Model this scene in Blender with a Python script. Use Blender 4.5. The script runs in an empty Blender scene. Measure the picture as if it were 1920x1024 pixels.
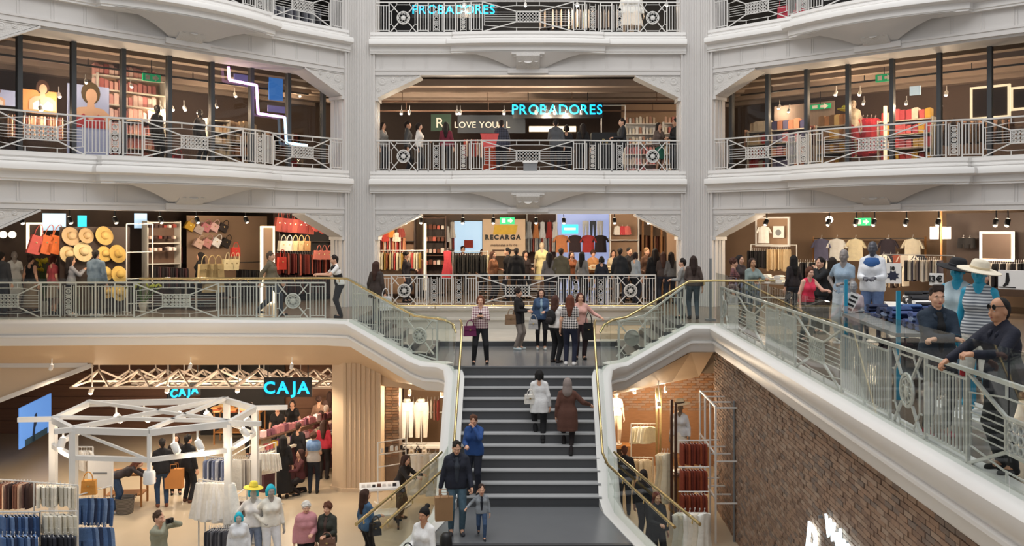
import bpy, bmesh, math, random
import numpy as np
from mathutils import Vector, Matrix
random.seed(7)
SC = bpy.context.scene
COL = SC.collection
# ------------------------------------------------------------------ camera, world, lights, exposure
FPX, CX, CY, EYE = 1700.0, 990.0, 430.0, 7.1      # focal length and principal point in photo pixels, eye height in metres
cam_d = bpy.data.cameras.new('camera'); cam = bpy.data.objects.new('camera', cam_d); COL.objects.link(cam)
cam_d.sensor_width = 36.0; cam_d.lens = FPX * 36.0 / 1920.0
cam_d.shift_x = -(CX - 960.0) / 1920.0; cam_d.shift_y = -(512.0 - CY) / 1920.0
cam_d.clip_start = .1; cam_d.clip_end = 300
cam.location = (0, 0, EYE); cam.rotation_euler = (math.pi / 2, 0, 0)
SC.camera = cam
w = bpy.data.worlds.new('sky'); SC.world = w; w.use_nodes = True
w.node_tree.nodes['Background'].inputs[0].default_value = (.97, .98, 1.0, 1)
w.node_tree.nodes['Background'].inputs[1].default_value = .5
sl = bpy.data.lights.new('skylight', 'AREA'); sl.shape = 'RECTANGLE'; sl.size = 20; sl.size_y = 20; sl.energy = 3600; sl.color = (1.0, .985, .97)
so = bpy.data.objects.new('skylight', sl); COL.objects.link(so); so.location = (0, 15, 24)
SC.view_settings.view_transform = 'Standard'; SC.view_settings.look = 'None'
SC.view_settings.exposure = 0.0; SC.view_settings.gamma = 1.0; SC.view_settings.use_curve_mapping = False
SC.cycles.transparent_max_bounces = 24
SC.cycles.max_bounces = 6

# ------------------------------------------------------------------ helpers
PI = math.pi
def lin(c):
    if isinstance(c, str):
        c = [int(c[i:i + 2], 16) / 255 for i in (0, 2, 4)]
    return tuple(x / 12.92 if x <= .04045 else ((x + .055) / 1.055) ** 2.4 for x in c[:3])
MATS = {}
def mat(name, col='888888', rough=.55, metal=0, var=.12, scale=6, bump=0, bscale=40, emit=0, kind=None, col2=None, spec=.5, stretch=None):
    """procedural material: base colour broken up by noise; kind selects a pattern"""
    if name in MATS: return MATS[name]
    m = bpy.data.materials.new(name); m.use_nodes = True; nt = m.node_tree; N = nt.nodes; L = nt.links
    b = N['Principled BSDF']; MATS[name] = m
    c = lin(col)
    b.inputs['Roughness'].default_value = rough; b.inputs['Metallic'].default_value = metal
    b.inputs['Specular IOR Level'].default_value = spec
    tc = N.new('ShaderNodeTexCoord'); src = tc.outputs['Object']
    if stretch:
        mp = N.new('ShaderNodeMapping'); mp.inputs['Scale'].default_value = stretch; L.new(src, mp.inputs[0]); src = mp.outputs[0]
    if emit:
        b.inputs['Emission Color'].default_value = (*c, 1); b.inputs['Emission Strength'].default_value = emit
        b.inputs['Base Color'].default_value = (*c, 1)
        return m
    if kind in ('checker', 'plaid', 'stripe', 'brickish'):
        c2 = lin(col2 or '222222')
        if kind == 'checker':
            t = N.new('ShaderNodeTexChecker'); t.inputs['Scale'].default_value = scale; L.new(src, t.inputs['Vector'])
            t.inputs['Color1'].default_value = (*c, 1); t.inputs['Color2'].default_value = (*c2, 1); out = t.outputs['Color']
        elif kind == 'stripe':
            t = N.new('ShaderNodeTexWave'); t.wave_type = 'BANDS'; t.bands_direction = 'Z'; t.inputs['Scale'].default_value = scale
            L.new(src, t.inputs['Vector']); mx = N.new('ShaderNodeMix'); mx.data_type = 'RGBA'; L.new(t.outputs['Fac'], mx.inputs['Factor'])
            mx.inputs['A'].default_value = (*c, 1); mx.inputs['B'].default_value = (*c2, 1); out = mx.outputs['Result']
        else:
            a = N.new('ShaderNodeTexWave'); a.bands_direction = 'Z'; a.inputs['Scale'].default_value = scale; L.new(src, a.inputs['Vector'])
            d = N.new('ShaderNodeTexWave'); d.bands_direction = 'X'; d.inputs['Scale'].default_value = scale; L.new(src, d.inputs['Vector'])
            g = [N.new('ShaderNodeMath') for _ in range(2)]
            for q, e in zip(g, (a, d)): q.operation = 'GREATER_THAN'; q.inputs[1].default_value = .5; L.new(e.outputs['Fac'], q.inputs[0])
            r = N.new('ShaderNodeMath'); r.operation = 'MULTIPLY_ADD'; r.inputs[1].default_value = .5; L.new(g[0].outputs[0], r.inputs[0])
            s = N.new('ShaderNodeMath'); s.operation = 'MULTIPLY'; s.inputs[1].default_value = .5; L.new(g[1].outputs[0], s.inputs[0]); L.new(s.outputs[0], r.inputs[2])
            mx = N.new('ShaderNodeMix'); mx.data_type = 'RGBA'; L.new(r.outputs[0], mx.inputs['Factor'])
            mx.inputs['A'].default_value = (*c2, 1); mx.inputs['B'].default_value = (*c, 1); out = mx.outputs['Result']
        L.new(out, b.inputs['Base Color'])
    else:
        n = N.new('ShaderNodeTexNoise'); n.inputs['Scale'].default_value = scale; n.inputs['Detail'].default_value = 4; L.new(src, n.inputs['Vector'])
        mx = N.new('ShaderNodeMix'); mx.data_type = 'RGBA'; L.new(n.outputs['Fac'], mx.inputs['Factor'])
        lo = lin(col2) if col2 else tuple(x * (1 - var) for x in c)
        hi = c if col2 else tuple(min(1, x * (1 + var)) for x in c)
        mx.inputs['A'].default_value = (*lo, 1); mx.inputs['B'].default_value = (*hi, 1)
        L.new(mx.outputs['Result'], b.inputs['Base Color'])
    if bump:
        n2 = N.new('ShaderNodeTexNoise'); n2.inputs['Scale'].default_value = bscale; n2.inputs['Detail'].default_value = 3; L.new(src, n2.inputs['Vector'])
        bp = N.new('ShaderNodeBump'); bp.inputs['Strength'].default_value = bump; bp.inputs['Distance'].default_value = .02
        L.new(n2.outputs['Fac'], bp.inputs['Height']); L.new(bp.outputs[0], b.inputs['Normal'])
    return m
def glass(name, tint, refl=.9, rough=.02):
    m = bpy.data.materials.new(name); m.use_nodes = True; nt = m.node_tree; N = nt.nodes; L = nt.links; N.clear()
    o = N.new('ShaderNodeOutputMaterial'); t = N.new('ShaderNodeBsdfTransparent'); t.inputs[0].default_value = (*lin(tint), 1)
    g = N.new('ShaderNodeBsdfGlossy'); g.inputs['Roughness'].default_value = rough; g.inputs[0].default_value = (refl,) * 3 + (1,)
    f = N.new('ShaderNodeFresnel'); f.inputs[0].default_value = 1.5; mx = N.new('ShaderNodeMixShader')
    ge = N.new('ShaderNodeNewGeometry'); iv = N.new('ShaderNodeMath'); iv.operation = 'SUBTRACT'; iv.inputs[0].default_value = 1; L.new(ge.outputs['Backfacing'], iv.inputs[1])
    mu = N.new('ShaderNodeMath'); mu.operation = 'MULTIPLY'; L.new(f.outputs[0], mu.inputs[0]); L.new(iv.outputs[0], mu.inputs[1])   # reflect at the outer surface only
    L.new(mu.outputs[0], mx.inputs[0]); L.new(t.outputs[0], mx.inputs[1]); L.new(g.outputs[0], mx.inputs[2]); L.new(mx.outputs[0], o.inputs[0])
    MATS[name] = m; return m
mat('paint', 'd3d0cd', .6, var=.04, scale=1.5, bump=.08, bscale=25)
mat('paint_smooth', 'e6e4e1', .42, var=.03, scale=1)
mat('ornament', 'd0cdc9', .65, var=.06, bump=.6, bscale=30)
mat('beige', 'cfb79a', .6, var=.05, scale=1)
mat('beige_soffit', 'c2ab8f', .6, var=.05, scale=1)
mat('steel', 'd8d6d2', .4, metal=.15, var=.05)
mat('gold', 'cfb984', .25, metal=.9, var=.08)
mat('riser', '48494c', .45, var=.1, scale=3)
mat('tread', 'b4b5b6', .3, var=.08, scale=3)
mat('landing', '6d6f72', .22, var=.06, scale=2)
mat('stone_pale', 'c9c4ba', .25, var=.12, scale=2)
mat('floor_ground', 'b5a68f', .35, var=.08, scale=.7)
mat('floor_upper', '76695d', .25, var=.15, scale=1)
mat('dark', '1d1a19', .6); mat('dark_brown', '3b2c25', .6, var=.2); mat('brown', '6a4f3f', .6, var=.2)
mat('black', '141416', .5); mat('white', 'eeece8', .5, var=.04); mat('offwhite', 'd9d4c8', .6); mat('frame_white', 'e4e2de', .4, var=.03)
mat('wood', 'a4713f', .5, var=.25, scale=3, stretch=(1, 1, 8)); mat('mullion', '44474a', .5); mat('grey', '808284', .5)
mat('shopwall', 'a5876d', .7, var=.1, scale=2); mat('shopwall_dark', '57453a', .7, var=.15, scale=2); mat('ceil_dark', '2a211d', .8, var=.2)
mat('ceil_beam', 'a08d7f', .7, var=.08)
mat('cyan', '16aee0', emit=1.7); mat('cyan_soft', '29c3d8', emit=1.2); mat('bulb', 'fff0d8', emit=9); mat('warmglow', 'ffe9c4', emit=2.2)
mat('neon_pink', 'e9b4ff', emit=3.0); mat('neon_blue', 'a9dcff', emit=3.0); mat('exit_green', '18a56c', emit=.8)
mat('screen_blue', '5d8fd8', emit=.75); mat('screen_pale', 'b6d4ea', emit=.9); mat('screen_lav', 'a9b6e0', emit=.6); mat('neon_white', 'd9f4ff', emit=4.0)
glass('glass', 'f5f8f6'); glass('glass_shop', 'd6d3cf', .8); glass('glass_green', 'f2f6f3')

def pxm(y): return FPX / y
def P(x, y, d):                      # world point seen at photo pixel (x, y) at depth d
    return Vector(((x - CX) * d / FPX, d, EYE - (y - CY) * d / FPX))
def PF(x, y, z):                     # world point on the horizontal plane z seen at pixel (x, y)
    d = (EYE - z) * FPX / (y - CY); return P(x, y, d)

class MB:
    """collects boxes, bars, tubes, lathes and lofts, then links them as one mesh object"""
    def __init__(s): s.v = []; s.f = []; s.mi = []; s.cur = 0
    def add(s, vs, fs):
        o = len(s.v); s.v += [tuple(p) for p in vs]; s.f += [tuple(i + o for i in f) for f in fs]; s.mi += [s.cur] * len(fs); return s
    def box(s, c, d, rz=0, M=None):
        x, y, z = (k / 2 for k in d)
        vs = [Vector((i * x, j * y, k * z)) for i in (-1, 1) for j in (-1, 1) for k in (-1, 1)]
        if rz: R = Matrix.Rotation(rz, 3, 'Z'); vs = [R @ v for v in vs]
        if M is not None: vs = [M @ v for v in vs]
        c = Vector(c)
        return s.add([v + c for v in vs], [(0, 1, 3, 2), (4, 6, 7, 5), (0, 4, 5, 1), (2, 3, 7, 6), (0, 2, 6, 4), (1, 5, 7, 3)])
    def mm(s, x0, x1, y0, y1, z0, z1): return s.box(((x0 + x1) / 2, (y0 + y1) / 2, (z0 + z1) / 2), (x1 - x0, y1 - y0, z1 - z0))
    def bar(s, a, b, wd, h=None):
        a = Vector(a); b = Vector(b); d = b - a; n = d.length
        if n < 1e-6: return s
        d.normalize(); up = Vector((0, 0, 1)) if abs(d.z) < .95 else Vector((0, 1, 0))
        r = d.cross(up).normalized(); u = r.cross(d); h = h or wd
        vs = [p + r * (i * wd / 2) + u * (j * h / 2) for p in (a, b) for i, j in ((-1, -1), (1, -1), (1, 1), (-1, 1))]
        return s.add(vs, [(0, 1, 2, 3), (7, 6, 5, 4), (0, 4, 5, 1), (1, 5, 6, 2), (2, 6, 7, 3), (3, 7, 4, 0)])
    def tube(s, pts, r, n=8, cap=True):
        pts = [Vector(p) for p in pts]; rs = r if isinstance(r, (list, tuple)) else [r] * len(pts); vs = []; fs = []
        for i, p in enumerate(pts):
            t = (pts[min(i + 1, len(pts) - 1)] - pts[max(i - 1, 0)]).normalized()
            up = Vector((0, 0, 1)) if abs(t.z) < .9 else Vector((0, 1, 0)); a = t.cross(up).normalized(); b = a.cross(t)
            vs += [p + (a * math.cos(2 * PI * k / n) + b * math.sin(2 * PI * k / n)) * rs[i] for k in range(n)]
        for i in range(len(pts) - 1):
            fs += [(i * n + k, i * n + (k + 1) % n, (i + 1) * n + (k + 1) % n, (i + 1) * n + k) for k in range(n)]
        if cap: fs += [tuple(range(n - 1, -1, -1)), tuple((len(pts) - 1) * n + k for k in range(n))]
        return s.add(vs, fs)
    def lathe(s, prof, c=(0, 0, 0), n=16, sx=1, sy=1, M=None):
        c = Vector(c); vs = []
        for r, z in prof:
            for k in range(n):
                v = Vector((r * sx * math.cos(2 * PI * k / n), r * sy * math.sin(2 * PI * k / n), z))
                vs.append((M @ v if M is not None else v) + c)
        fs = [(i * n + k, i * n + (k + 1) % n, (i + 1) * n + (k + 1) % n, (i + 1) * n + k) for i in range(len(prof) - 1) for k in range(n)]
        if prof[0][0] > 1e-5: fs.append(tuple(range(n - 1, -1, -1)))
        if prof[-1][0] > 1e-5: fs.append(tuple((len(prof) - 1) * n + k for k in range(n)))
        return s.add(vs, fs)
    def ball(s, c, r, n=10, m=6, M=None):
        r = r if isinstance(r, (tuple, list)) else (r, r, r)
        pr = [(math.sin(PI * i / m), -math.cos(PI * i / m)) for i in range(m + 1)]
        S = Matrix.Diagonal(r); S = (M @ S) if M is not None else S
        return s.lathe(pr, c, n, M=S)
    def prism(s, poly, d0, d1, plane='xz'):
        """extrude a 2-D polygon: plane 'xz' along y, 'xy' along z, 'yz' along x"""
        g = {'xz': lambda a, b, t: (a, t, b), 'xy': lambda a, b, t: (a, b, t), 'yz': lambda a, b, t: (t, a, b)}[plane]
        n = len(poly); vs = [g(a, b, d0) for a, b in poly] + [g(a, b, d1) for a, b in poly]
        return s.add(vs, [tuple(range(n)), tuple(range(2 * n - 1, n - 1, -1))] + [(i, i + n, (i + 1) % n + n, (i + 1) % n) for i in range(n)])
    def sweep(s, path, prof, closed=True):
        """sweep profile (outward offset, dz) along a path of (x, y, z); outward is to the right of travel"""
        path = [Vector(p) for p in path]; n = len(path); m = len(prof); vs = []
        for i, p in enumerate(path):
            d = []
            if i > 0: d.append((path[i] - path[i - 1]).to_2d().normalized())
            if i < n - 1: d.append((path[i + 1] - path[i]).to_2d().normalized())
            ns = [Vector((e.y, -e.x)) for e in d]; nn = ns[0] if len(ns) == 1 else (ns[0] + ns[1]).normalized()
            k = 1 if len(ns) == 1 else min(1.6, 1 / max(.3, nn.dot(ns[0])))
            vs += [(p.x + nn.x * o * k, p.y + nn.y * o * k, p.z + dz) for o, dz in prof]
        e = m if closed else m - 1
        fs = [(i * m + j, i * m + (j + 1) % m, (i + 1) * m + (j + 1) % m, (i + 1) * m + j) for i in range(n - 1) for j in range(e)]
        if closed: fs += [tuple(range(m - 1, -1, -1)), tuple((n - 1) * m + j for j in range(m))]
        return s.add(vs, fs)
    def mesh(s, name, smooth=None):
        me = bpy.data.meshes.new(name); me.from_pydata(s.v, [], s.f)
        bm = bmesh.new(); bm.from_mesh(me); bmesh.ops.recalc_face_normals(bm, faces=bm.faces); bm.to_mesh(me); bm.free()
        if any(s.mi): me.polygons.foreach_set('material_index', s.mi)
        if smooth is not None:
            me.polygons.foreach_set('use_smooth', [True] * len(me.polygons)); me.set_sharp_from_angle(angle=math.radians(smooth))
        me.update(); return me
    def build(s, name, m, parent=None, loc=(0, 0, 0), rz=0, smooth=None): return obj(name, s.mesh(name, smooth), m, parent, loc, rz)
def obj(name, me, m, parent=None, loc=(0, 0, 0), rz=0):
    """link a mesh object; materials live on the object so that meshes can be shared"""
    o = bpy.data.objects.new(name, me); COL.objects.link(o); o.parent = parent
    ms = m if isinstance(m, (list, tuple)) else [m]
    while len(me.materials) < len(ms): me.materials.append(None)
    for i, k in enumerate(ms):
        o.material_slots[i].link = 'OBJECT'; o.material_slots[i].material = MATS[k] if isinstance(k, str) else k
    o.location = loc; o.rotation_euler = (0, 0, rz) if not isinstance(rz, (tuple, list)) else rz
    return o
def tag(o, label, cat, group=None):
    o['label'] = label; o['category'] = cat
    if group: o['group'] = group
    return o
def thing(name, label, cat, loc=(0, 0, 0), rz=0, group=None):
    o = bpy.data.objects.new(name, None); COL.objects.link(o); o.location = loc
    o.rotation_euler = (0, 0, rz) if not isinstance(rz, (tuple, list)) else rz
    o.empty_display_size = .1
    return tag(o, label, cat, group)
def struct(name, mb=None, m=None, loc=(0, 0, 0), rz=0, smooth=None):
    if mb is None: o = bpy.data.objects.new(name, None); COL.objects.link(o); o.location = loc; o.rotation_euler = (0, 0, rz)
    else: o = mb.build(name, m, None, loc, rz, smooth)
    o['kind'] = 'structure'; return o
def dup(root, loc=None, rz=None, label=None, parent=None):
    r = root.copy(); COL.objects.link(r); r.parent = parent
    if loc is not None: r.location = loc
    if rz is not None: r.rotation_euler = (0, 0, rz) if not isinstance(rz, (tuple, list)) else rz
    if label: r['label'] = label
    for ch in list(root.children): dup(ch, parent=r)
    return r
def text_mesh(txt, size, depth, bold=0, shear=0, align='CENTER', sp=1.0):
    cu = bpy.data.curves.new('t', 'FONT'); cu.body = txt; cu.size = size; cu.extrude = depth; cu.offset = bold; cu.shear = shear
    cu.align_x = align; cu.space_character = sp; cu.resolution_u = 3
    o = bpy.data.objects.new('t', cu); COL.objects.link(o)
    me = bpy.data.meshes.new_from_object(o.evaluated_get(bpy.context.evaluated_depsgraph_get()))
    bpy.data.objects.remove(o); bpy.data.curves.remove(cu); me.materials.clear()
    R = Matrix.Rotation(PI / 2, 4, 'X'); me.transform(R); return me     # upright, facing -Y
# ------------------------------------------------------------------ the three faces of the octagonal atrium
# local frame of a face: x = along the face, y = inwards (away from the atrium), z = up
YF = 27.9; HW = 5.25; WS = 11.1; AL = math.radians(48); AR = math.radians(42.3)
FACE = {'far': (Vector((-HW, YF, 0)), 0.0), 'left': (Vector((-HW - WS * math.cos(AL), YF - WS * math.sin(AL), 0)), AL), 'right': (Vector((HW, YF, 0)), -AR)}
FW = {'far': 10.5, 'left': WS, 'right': WS}
def fpt(face, u, wi, z):             # local face coordinates -> world
    o, r = FACE[face]; return o + Vector((u * math.cos(r) - wi * math.sin(r), u * math.sin(r) + wi * math.cos(r), z))
def FP(face, x, y, wi):              # photo pixel seen on the plane wi metres behind the face -> world
    o, r = FACE[face]; n = Vector((-math.sin(r), math.cos(r), 0)); q = o + n * wi
    d = Vector(((x - CX) / FPX, 1, -(y - CY) / FPX)); t = n.dot(q) / n.dot(d); p = d * t; return Vector((p.x, p.y, p.z + EYE))
ZL1, ZL2, ZL3 = 4.75, 8.87, 13.13
def bow(u, extra=0, WF=10.5):        # shallow on the central face; how far the balcony edge stands out from the wall at u
    t = abs(u - WF / 2)
    k = .35 if WF == 10.5 else 1.0
    return extra + k * (.26 + .36 * (1 - (t / 2.2) ** 2) if t < 2.2 else 0)
CORN = [(-.3, 0), (.16, 0), (.16, -.08), (.13, -.09), (.13, -.13), (.17, -.15), (.17, -.19), (.14, -.20), (.16, -.23), (.36, -.25), (.38, -.30), (.38, -.40),
        (.34, -.43), (.22, -.45), (.22, -.60), (.19, -.62), (.19, -.66), (-.3, -.66)]
def face_meshes(WF):
    M = {}; c = WF / 2
    BOWPATH = [(.42, 0), (c - 2.22, 0), (c - 2.19, bow(c - 2.19, 0, WF))] + [(c - 2.2 + 4.4 * i / 20, bow(c - 2.2 + 4.4 * i / 20, 0, WF)) for i in range(1, 20)] + [(c + 2.19, bow(c + 2.19, 0, WF)), (c + 2.22, 0), (WF - .42, 0)]
    b = MB(); b.sweep([(u, -v, 0) for u, v in BOWPATH], CORN); M['cornice'] = b.mesh('cornice', 30)
    b = MB(); b.mm(.3, WF - .3, -.06, .55, -1.2, -.2)                       # frieze with reeds
    for i in range(14):
        u = .75 + i * (WF - 1.5) / 13
        if abs(u - WF / 2) > 1.2:
            for du in (-.035, .035): b.mm(u + du - .012, u + du + .012, -.075, -.05, -1.1, -.68)
    b.mm(.42, WF - .42, -.11, .2, -1.17, -1.11); b.mm(.42, WF - .42, -.09, .2, -1.3, -1.17)
    b.mm(WF / 2 - .62, WF / 2 + .62, -.15, .1, -1.25, -1.1)
    M['frieze'] = b.mesh('frieze')
    b = MB(); n = 18; vs = []                                              # shell under the bow
    for j in range(9):
        t = (j / 8) ** 1.5
        for i in range(n + 1):
            u = WF / 2 - 2.15 + 4.3 * i / n; c = WF / 2 + (u - WF / 2) * (1 - .78 * t ** .55); v = (bow(u, 0, WF) + .17) * (1 - t) ** .8 + .07; z = -.64 - .46 * t
            vs.append((c, -v, z))
    b.add(vs, [(j * (n + 1) + i, j * (n + 1) + i + 1, (j + 1) * (n + 1) + i + 1, (j + 1) * (n + 1) + i) for j in range(8) for i in range(n)])
    M['shell'] = b.mesh('shell', 40)
    b = MB(); c = WF / 2                                                   # console block with cap and rosette
    b.prism([(-.06, -1.14), (-.14, -1.14), (-.34, -1.0), (-.5, -.78), (-.5, -.72), (-.06, -.72)], c - .36, c + .36, 'yz')
    b.mm(c - .5, c + .5, -.62 if WF > 10.6 else -.46, 0, -.73, -.67); b.mm(c - .44, c + .44, -.58 if WF > 10.6 else -.42, 0, -.79, -.73)
    R = Matrix.Rotation(PI / 2 - .9, 3, 'X')
    b.lathe([(.13, 0), (.135, .008), (.1, .016), (.05, .012), (.0, .02)], (c, -.36, -.92), 12, M=R)
    for dx in (-.25, .25): b.lathe([(.07, 0), (.075, .006), (.03, .012), (0, .014)], (c + dx, -.36, -.92), 8, M=R)
    M['console'] = b.mesh('console', 35)
    for side in (0, 1):                                                    # chamfered corner of an opening, with relief
        X = (lambda u: u) if not side else (lambda u: WF - u)
        b = MB(); tri = [(X(.5), -.02), (X(1.92), -.02), (X(.5), -.72)]; b.prism(tri, -.06, .55)
        b.bar((X(.52), .24, -.74), (X(1.95), .24, -.045), .66, .05); b.mm(min(X(.5), X(.66)), max(X(.5), X(.66)), -.1, .55, -.82, -.72)
        for (uu, zz, r) in ((.78, -.2, .13), (1.12, -.16, .09), (.66, -.46, .07), (1.4, -.12, .06)):
            RR = Matrix.Rotation(PI / 2, 3, 'X'); b.lathe([(r, 0), (r, .008), (r * .7, .014), (r * .55, .006), (r * .25, .012), (0, .014)], (X(uu), -.06, zz), 10, M=RR)
        b.mm(min(X(.55), X(1.75)), max(X(.55), X(1.75)), -.075, 0, -.06, -.03)
        M['corner%d' % side] = b.mesh('corner', 30)
    b = MB()                                                               # fluted pilaster half and its jamb
    poly = [(0, .3), (0, -.15)]; k = 6
    for i in range(k):
        u0 = .05 + i * .47 / k; u1 = u0 + .47 / k
        poly += [(u0 + .012, -.15), (u0 + .02, -.115), (u1 - .02, -.115), (u1 - .012, -.15)]
    poly += [(.56, -.15), (.56, -.02), (.6, -.02), (.6, .12), (.57, .13), (.57, .2), (.6, .21), (.6, .28), (.57, .29), (.57, .36), (.6, .37), (.6, .55), (0, .55)]
    b.prism(poly, 0, 12.0, 'xy'); M['pil0'] = b.mesh('pilaster')
    b = MB(); b.prism([(WF - x, y) for x, y in poly][::-1], 0, 12.0, 'xy'); M['pil1'] = b.mesh('pilaster')
    return M
FMS = {10.5: face_meshes(10.5), WS: face_meshes(WS)}
WALLS = {}
for fc, (o0, r0) in FACE.items():
    W = struct('wall_' + fc, None, loc=o0, rz=r0); WALLS[fc] = W; FM = FMS[FW[fc]]
    for z in (ZL2, ZL3):
        obj('cornice', FM['cornice'], 'paint_smooth', W, (0, 0, z)); obj('frieze', FM['frieze'], 'paint', W, (0, 0, z))
        obj('balcony_soffit', FM['shell'], 'paint', W, (0, 0, z)); obj('console', FM['console'], 'ornament', W, (0, 0, z))
        obj('opening_corner', FM['corner0'], 'ornament', W, (0, 0, z - 1.28)); obj('opening_corner', FM['corner1'], 'ornament', W, (0, 0, z - 1.28))
    obj('pilaster', FM['pil0'], 'paint', W, (0, 0, ZL1)); obj('pilaster', FM['pil1'], 'paint', W, (0, 0, ZL1))
# slabs, ceilings and back walls of the shops behind the faces
SLABPOLY = [fpt('left', -1, .5, 0), fpt('left', WS, .5, 0), fpt('far', 0, .5, 0), fpt('far', 10.5, .5, 0), fpt('right', WS + 1, .5, 0), Vector((24, 19.5, 0)), Vector((24, 42, 0)), Vector((-24, 42, 0)), Vector((-24, 19.5, 0))]
def slab(name, z0, z1, m):
    b = MB(); b.prism([(p.x, p.y) for p in SLABPOLY], z0, z1, 'xy'); return struct(name, b, m)
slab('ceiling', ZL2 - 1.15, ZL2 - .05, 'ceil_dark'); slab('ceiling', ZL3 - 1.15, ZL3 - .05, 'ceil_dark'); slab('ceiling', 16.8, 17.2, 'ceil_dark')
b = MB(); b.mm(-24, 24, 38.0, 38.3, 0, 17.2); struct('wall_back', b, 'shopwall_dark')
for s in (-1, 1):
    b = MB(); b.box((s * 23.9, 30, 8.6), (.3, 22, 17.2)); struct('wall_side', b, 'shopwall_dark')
b = MB(); b.mm(-30, 30, -4, 42, -.3, 0); struct('floor', b, 'floor_ground')
# level 1 floor, with the stair well cut out
EDGE_R = lambda y: 4.1 + .5 * y / 22.2
b = MB()
b.prism([(-24, 23.3), (-16, 23.45), (-9, 23.78), (-6.5, 23.72), (-5.2, 23.6), (-4.55, 23.35), (-4.55, 28), (-24, 28)], 4.2, ZL1, 'xy')
b.prism([(-24, 28), (24, 28), (24, 42), (-24, 42)], 4.2, ZL1, 'xy')
b.prism([(EDGE_R(-4), -4), (24, -4), (24, 28), (3.95, 28), (3.95, 22.2), (4.6, 22.2)], 4.2, ZL1, 'xy')
struct('floor_upper', b, 'floor_upper')
# white fascia of the raised level behind the landing
b = MB(); b.sweep([(-4.55, 27.75, ZL1), (3.95, 27.75, ZL1)], [(-.3, 0), (.05, 0), (.12, -.04), (.12, -.12), (.05, -.16), (.05, -.34), (.09, -.36), (.09, -.42), (.03, -.45), (.03, -.74), (-.3, -.74)])
struct('trim_1', b, 'stone_pale', smooth=30)
b = MB(); b.mm(-4.55, 3.95, 24.75, 27.8, 3.6, 4.05); struct('floor_platform', b, 'stone_pale')
b = MB(); b.mm(-1.9, 1.9, 24.73, 24.76, 3.9, 4.03); b.mm(-4.5, -1.9, 24.73, 24.76, 3.9, 4.03); b.mm(1.9, 3.9, 24.73, 24.76, 3.9, 4.03); struct('trim_2', b, 'riser')
# the brow: white moulded edge of level 1, the side flights and the stair sides
BROW = [(-.25, .02), (.10, .02), (.17, -.01), (.20, -.06), (.19, -.14), (.14, -.26), (.07, -.34), (.05, -.37), (.11, -.385), (.11, -.43), (.06, -.45), (.05, -.47), (.03, -.62), (.0, -.66), (-.25, -.66)]
LPATH = [(-24, 23.0, ZL1), (-16, 23.25, ZL1), (-12.5, 23.42, ZL1), (-9, 23.6, ZL1), (-6.5, 23.55, ZL1), (-5.2, 23.45, ZL1), (-4.55, 23.2, ZL1), (-2.75, 21.95, 3.98), (-2.45, 21.75, 3.9), (-2.05, 21.6, 3.9), (-1.8, 21.3, 3.86), (-1.72, 20.9, 3.66), (-1.72, 20.4, 3.2), (-1.72, 19.6, 2.35), (-1.72, 18.8, 1.5), (-1.78, 18.3, 1.35), (-2.6, 14.5, 1.35)]
RPATH = [(2.6, 14.5, 1.35), (1.78, 18.3, 1.35), (1.72, 18.8, 1.5), (1.72, 19.6, 2.35), (1.72, 20.4, 3.2), (1.72, 20.9, 3.66), (1.8, 21.3, 3.86), (2.05, 21.6, 3.9), (2.3, 21.7, 3.92), (3.9, 22.2, 4.72), (4.0, 22.22, ZL1), (4.6, 22.2, ZL1), (4.28, 8.0, ZL1), (4.02, -3.5, ZL1)]
for nm, pth in (('trim_3', LPATH), ('trim_4', RPATH)):
    b = MB(); b.sweep(pth, BROW); struct(nm, b, 'paint_smooth', smooth=38)
# the raking beige soffits under the side flights, and the walls they run into
ZW, YW = 3.42, 24.6
b = MB(); n = 14
fr = [(-24, 23.2, 4.1)] + [(x, y + .12, z - .62) for x, y, z in LPATH[1:10]]
bk = [(-24, YW, ZW), (-16, YW, ZW), (-12.5, YW, ZW), (-9, YW, ZW), (-6.5, YW, ZW), (-5.2, YW, ZW), (-4.55, YW, ZW), (-3.6, YW, 2.95), (-2.5, YW, 2.8), (-1.9, YW, 2.7)]
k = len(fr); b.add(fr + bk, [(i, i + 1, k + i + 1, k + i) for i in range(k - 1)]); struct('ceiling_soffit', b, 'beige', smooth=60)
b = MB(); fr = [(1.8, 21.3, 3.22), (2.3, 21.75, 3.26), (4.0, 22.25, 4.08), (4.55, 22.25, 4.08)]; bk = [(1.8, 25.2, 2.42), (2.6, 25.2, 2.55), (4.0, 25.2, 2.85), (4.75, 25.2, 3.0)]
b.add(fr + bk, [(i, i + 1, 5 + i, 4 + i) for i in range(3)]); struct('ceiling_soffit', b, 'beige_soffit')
b = MB(); b.mm(-24, -5.3, YW, YW + .5, ZW, 4.25); b.prism([(-24, 3.45), (-11.8, 3.45), (-14.8, 2.3), (-24, 2.3)], YW - .03, YW + .45)
b.prism([(-4.0, 3.45), (-1.5, 3.0), (-1.5, 2.62), (-2.9, 2.72), (-4.0, 2.86)], YW, YW + .4)
struct('wall_ground', b, 'beige')
b = MB(); b.mm(-24, -11.9, YW - .1, YW - .02, 3.36, 3.5); b.bar((-11.8, YW - .06, 3.42), (-14.9, YW - .06, 2.24), .12, .12); struct('trim_5', b, 'paint')
b = MB(); pl = [(-5.35, YW + .9)] + [(-5.35, YW + .15), (-5.0, YW - .1)]
for i in range(7):
    u = -4.92 + i * .13; pl += [(u, YW - .1), (u + .02, YW - .07), (u + .09, YW - .07), (u + .11, YW - .1)]
pl += [(-3.98, YW - .1), (-3.98, YW + .9)]; b.prism(pl, 0, 3.75, 'xy'); b.prism([(-5.4, YW + .92), (-5.4, YW + .13), (-5.02, YW - .14), (-3.94, YW - .14), (-3.94, YW + .92)], 0, .1, 'xy')
struct('wall_pillar', b, 'beige')
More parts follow.
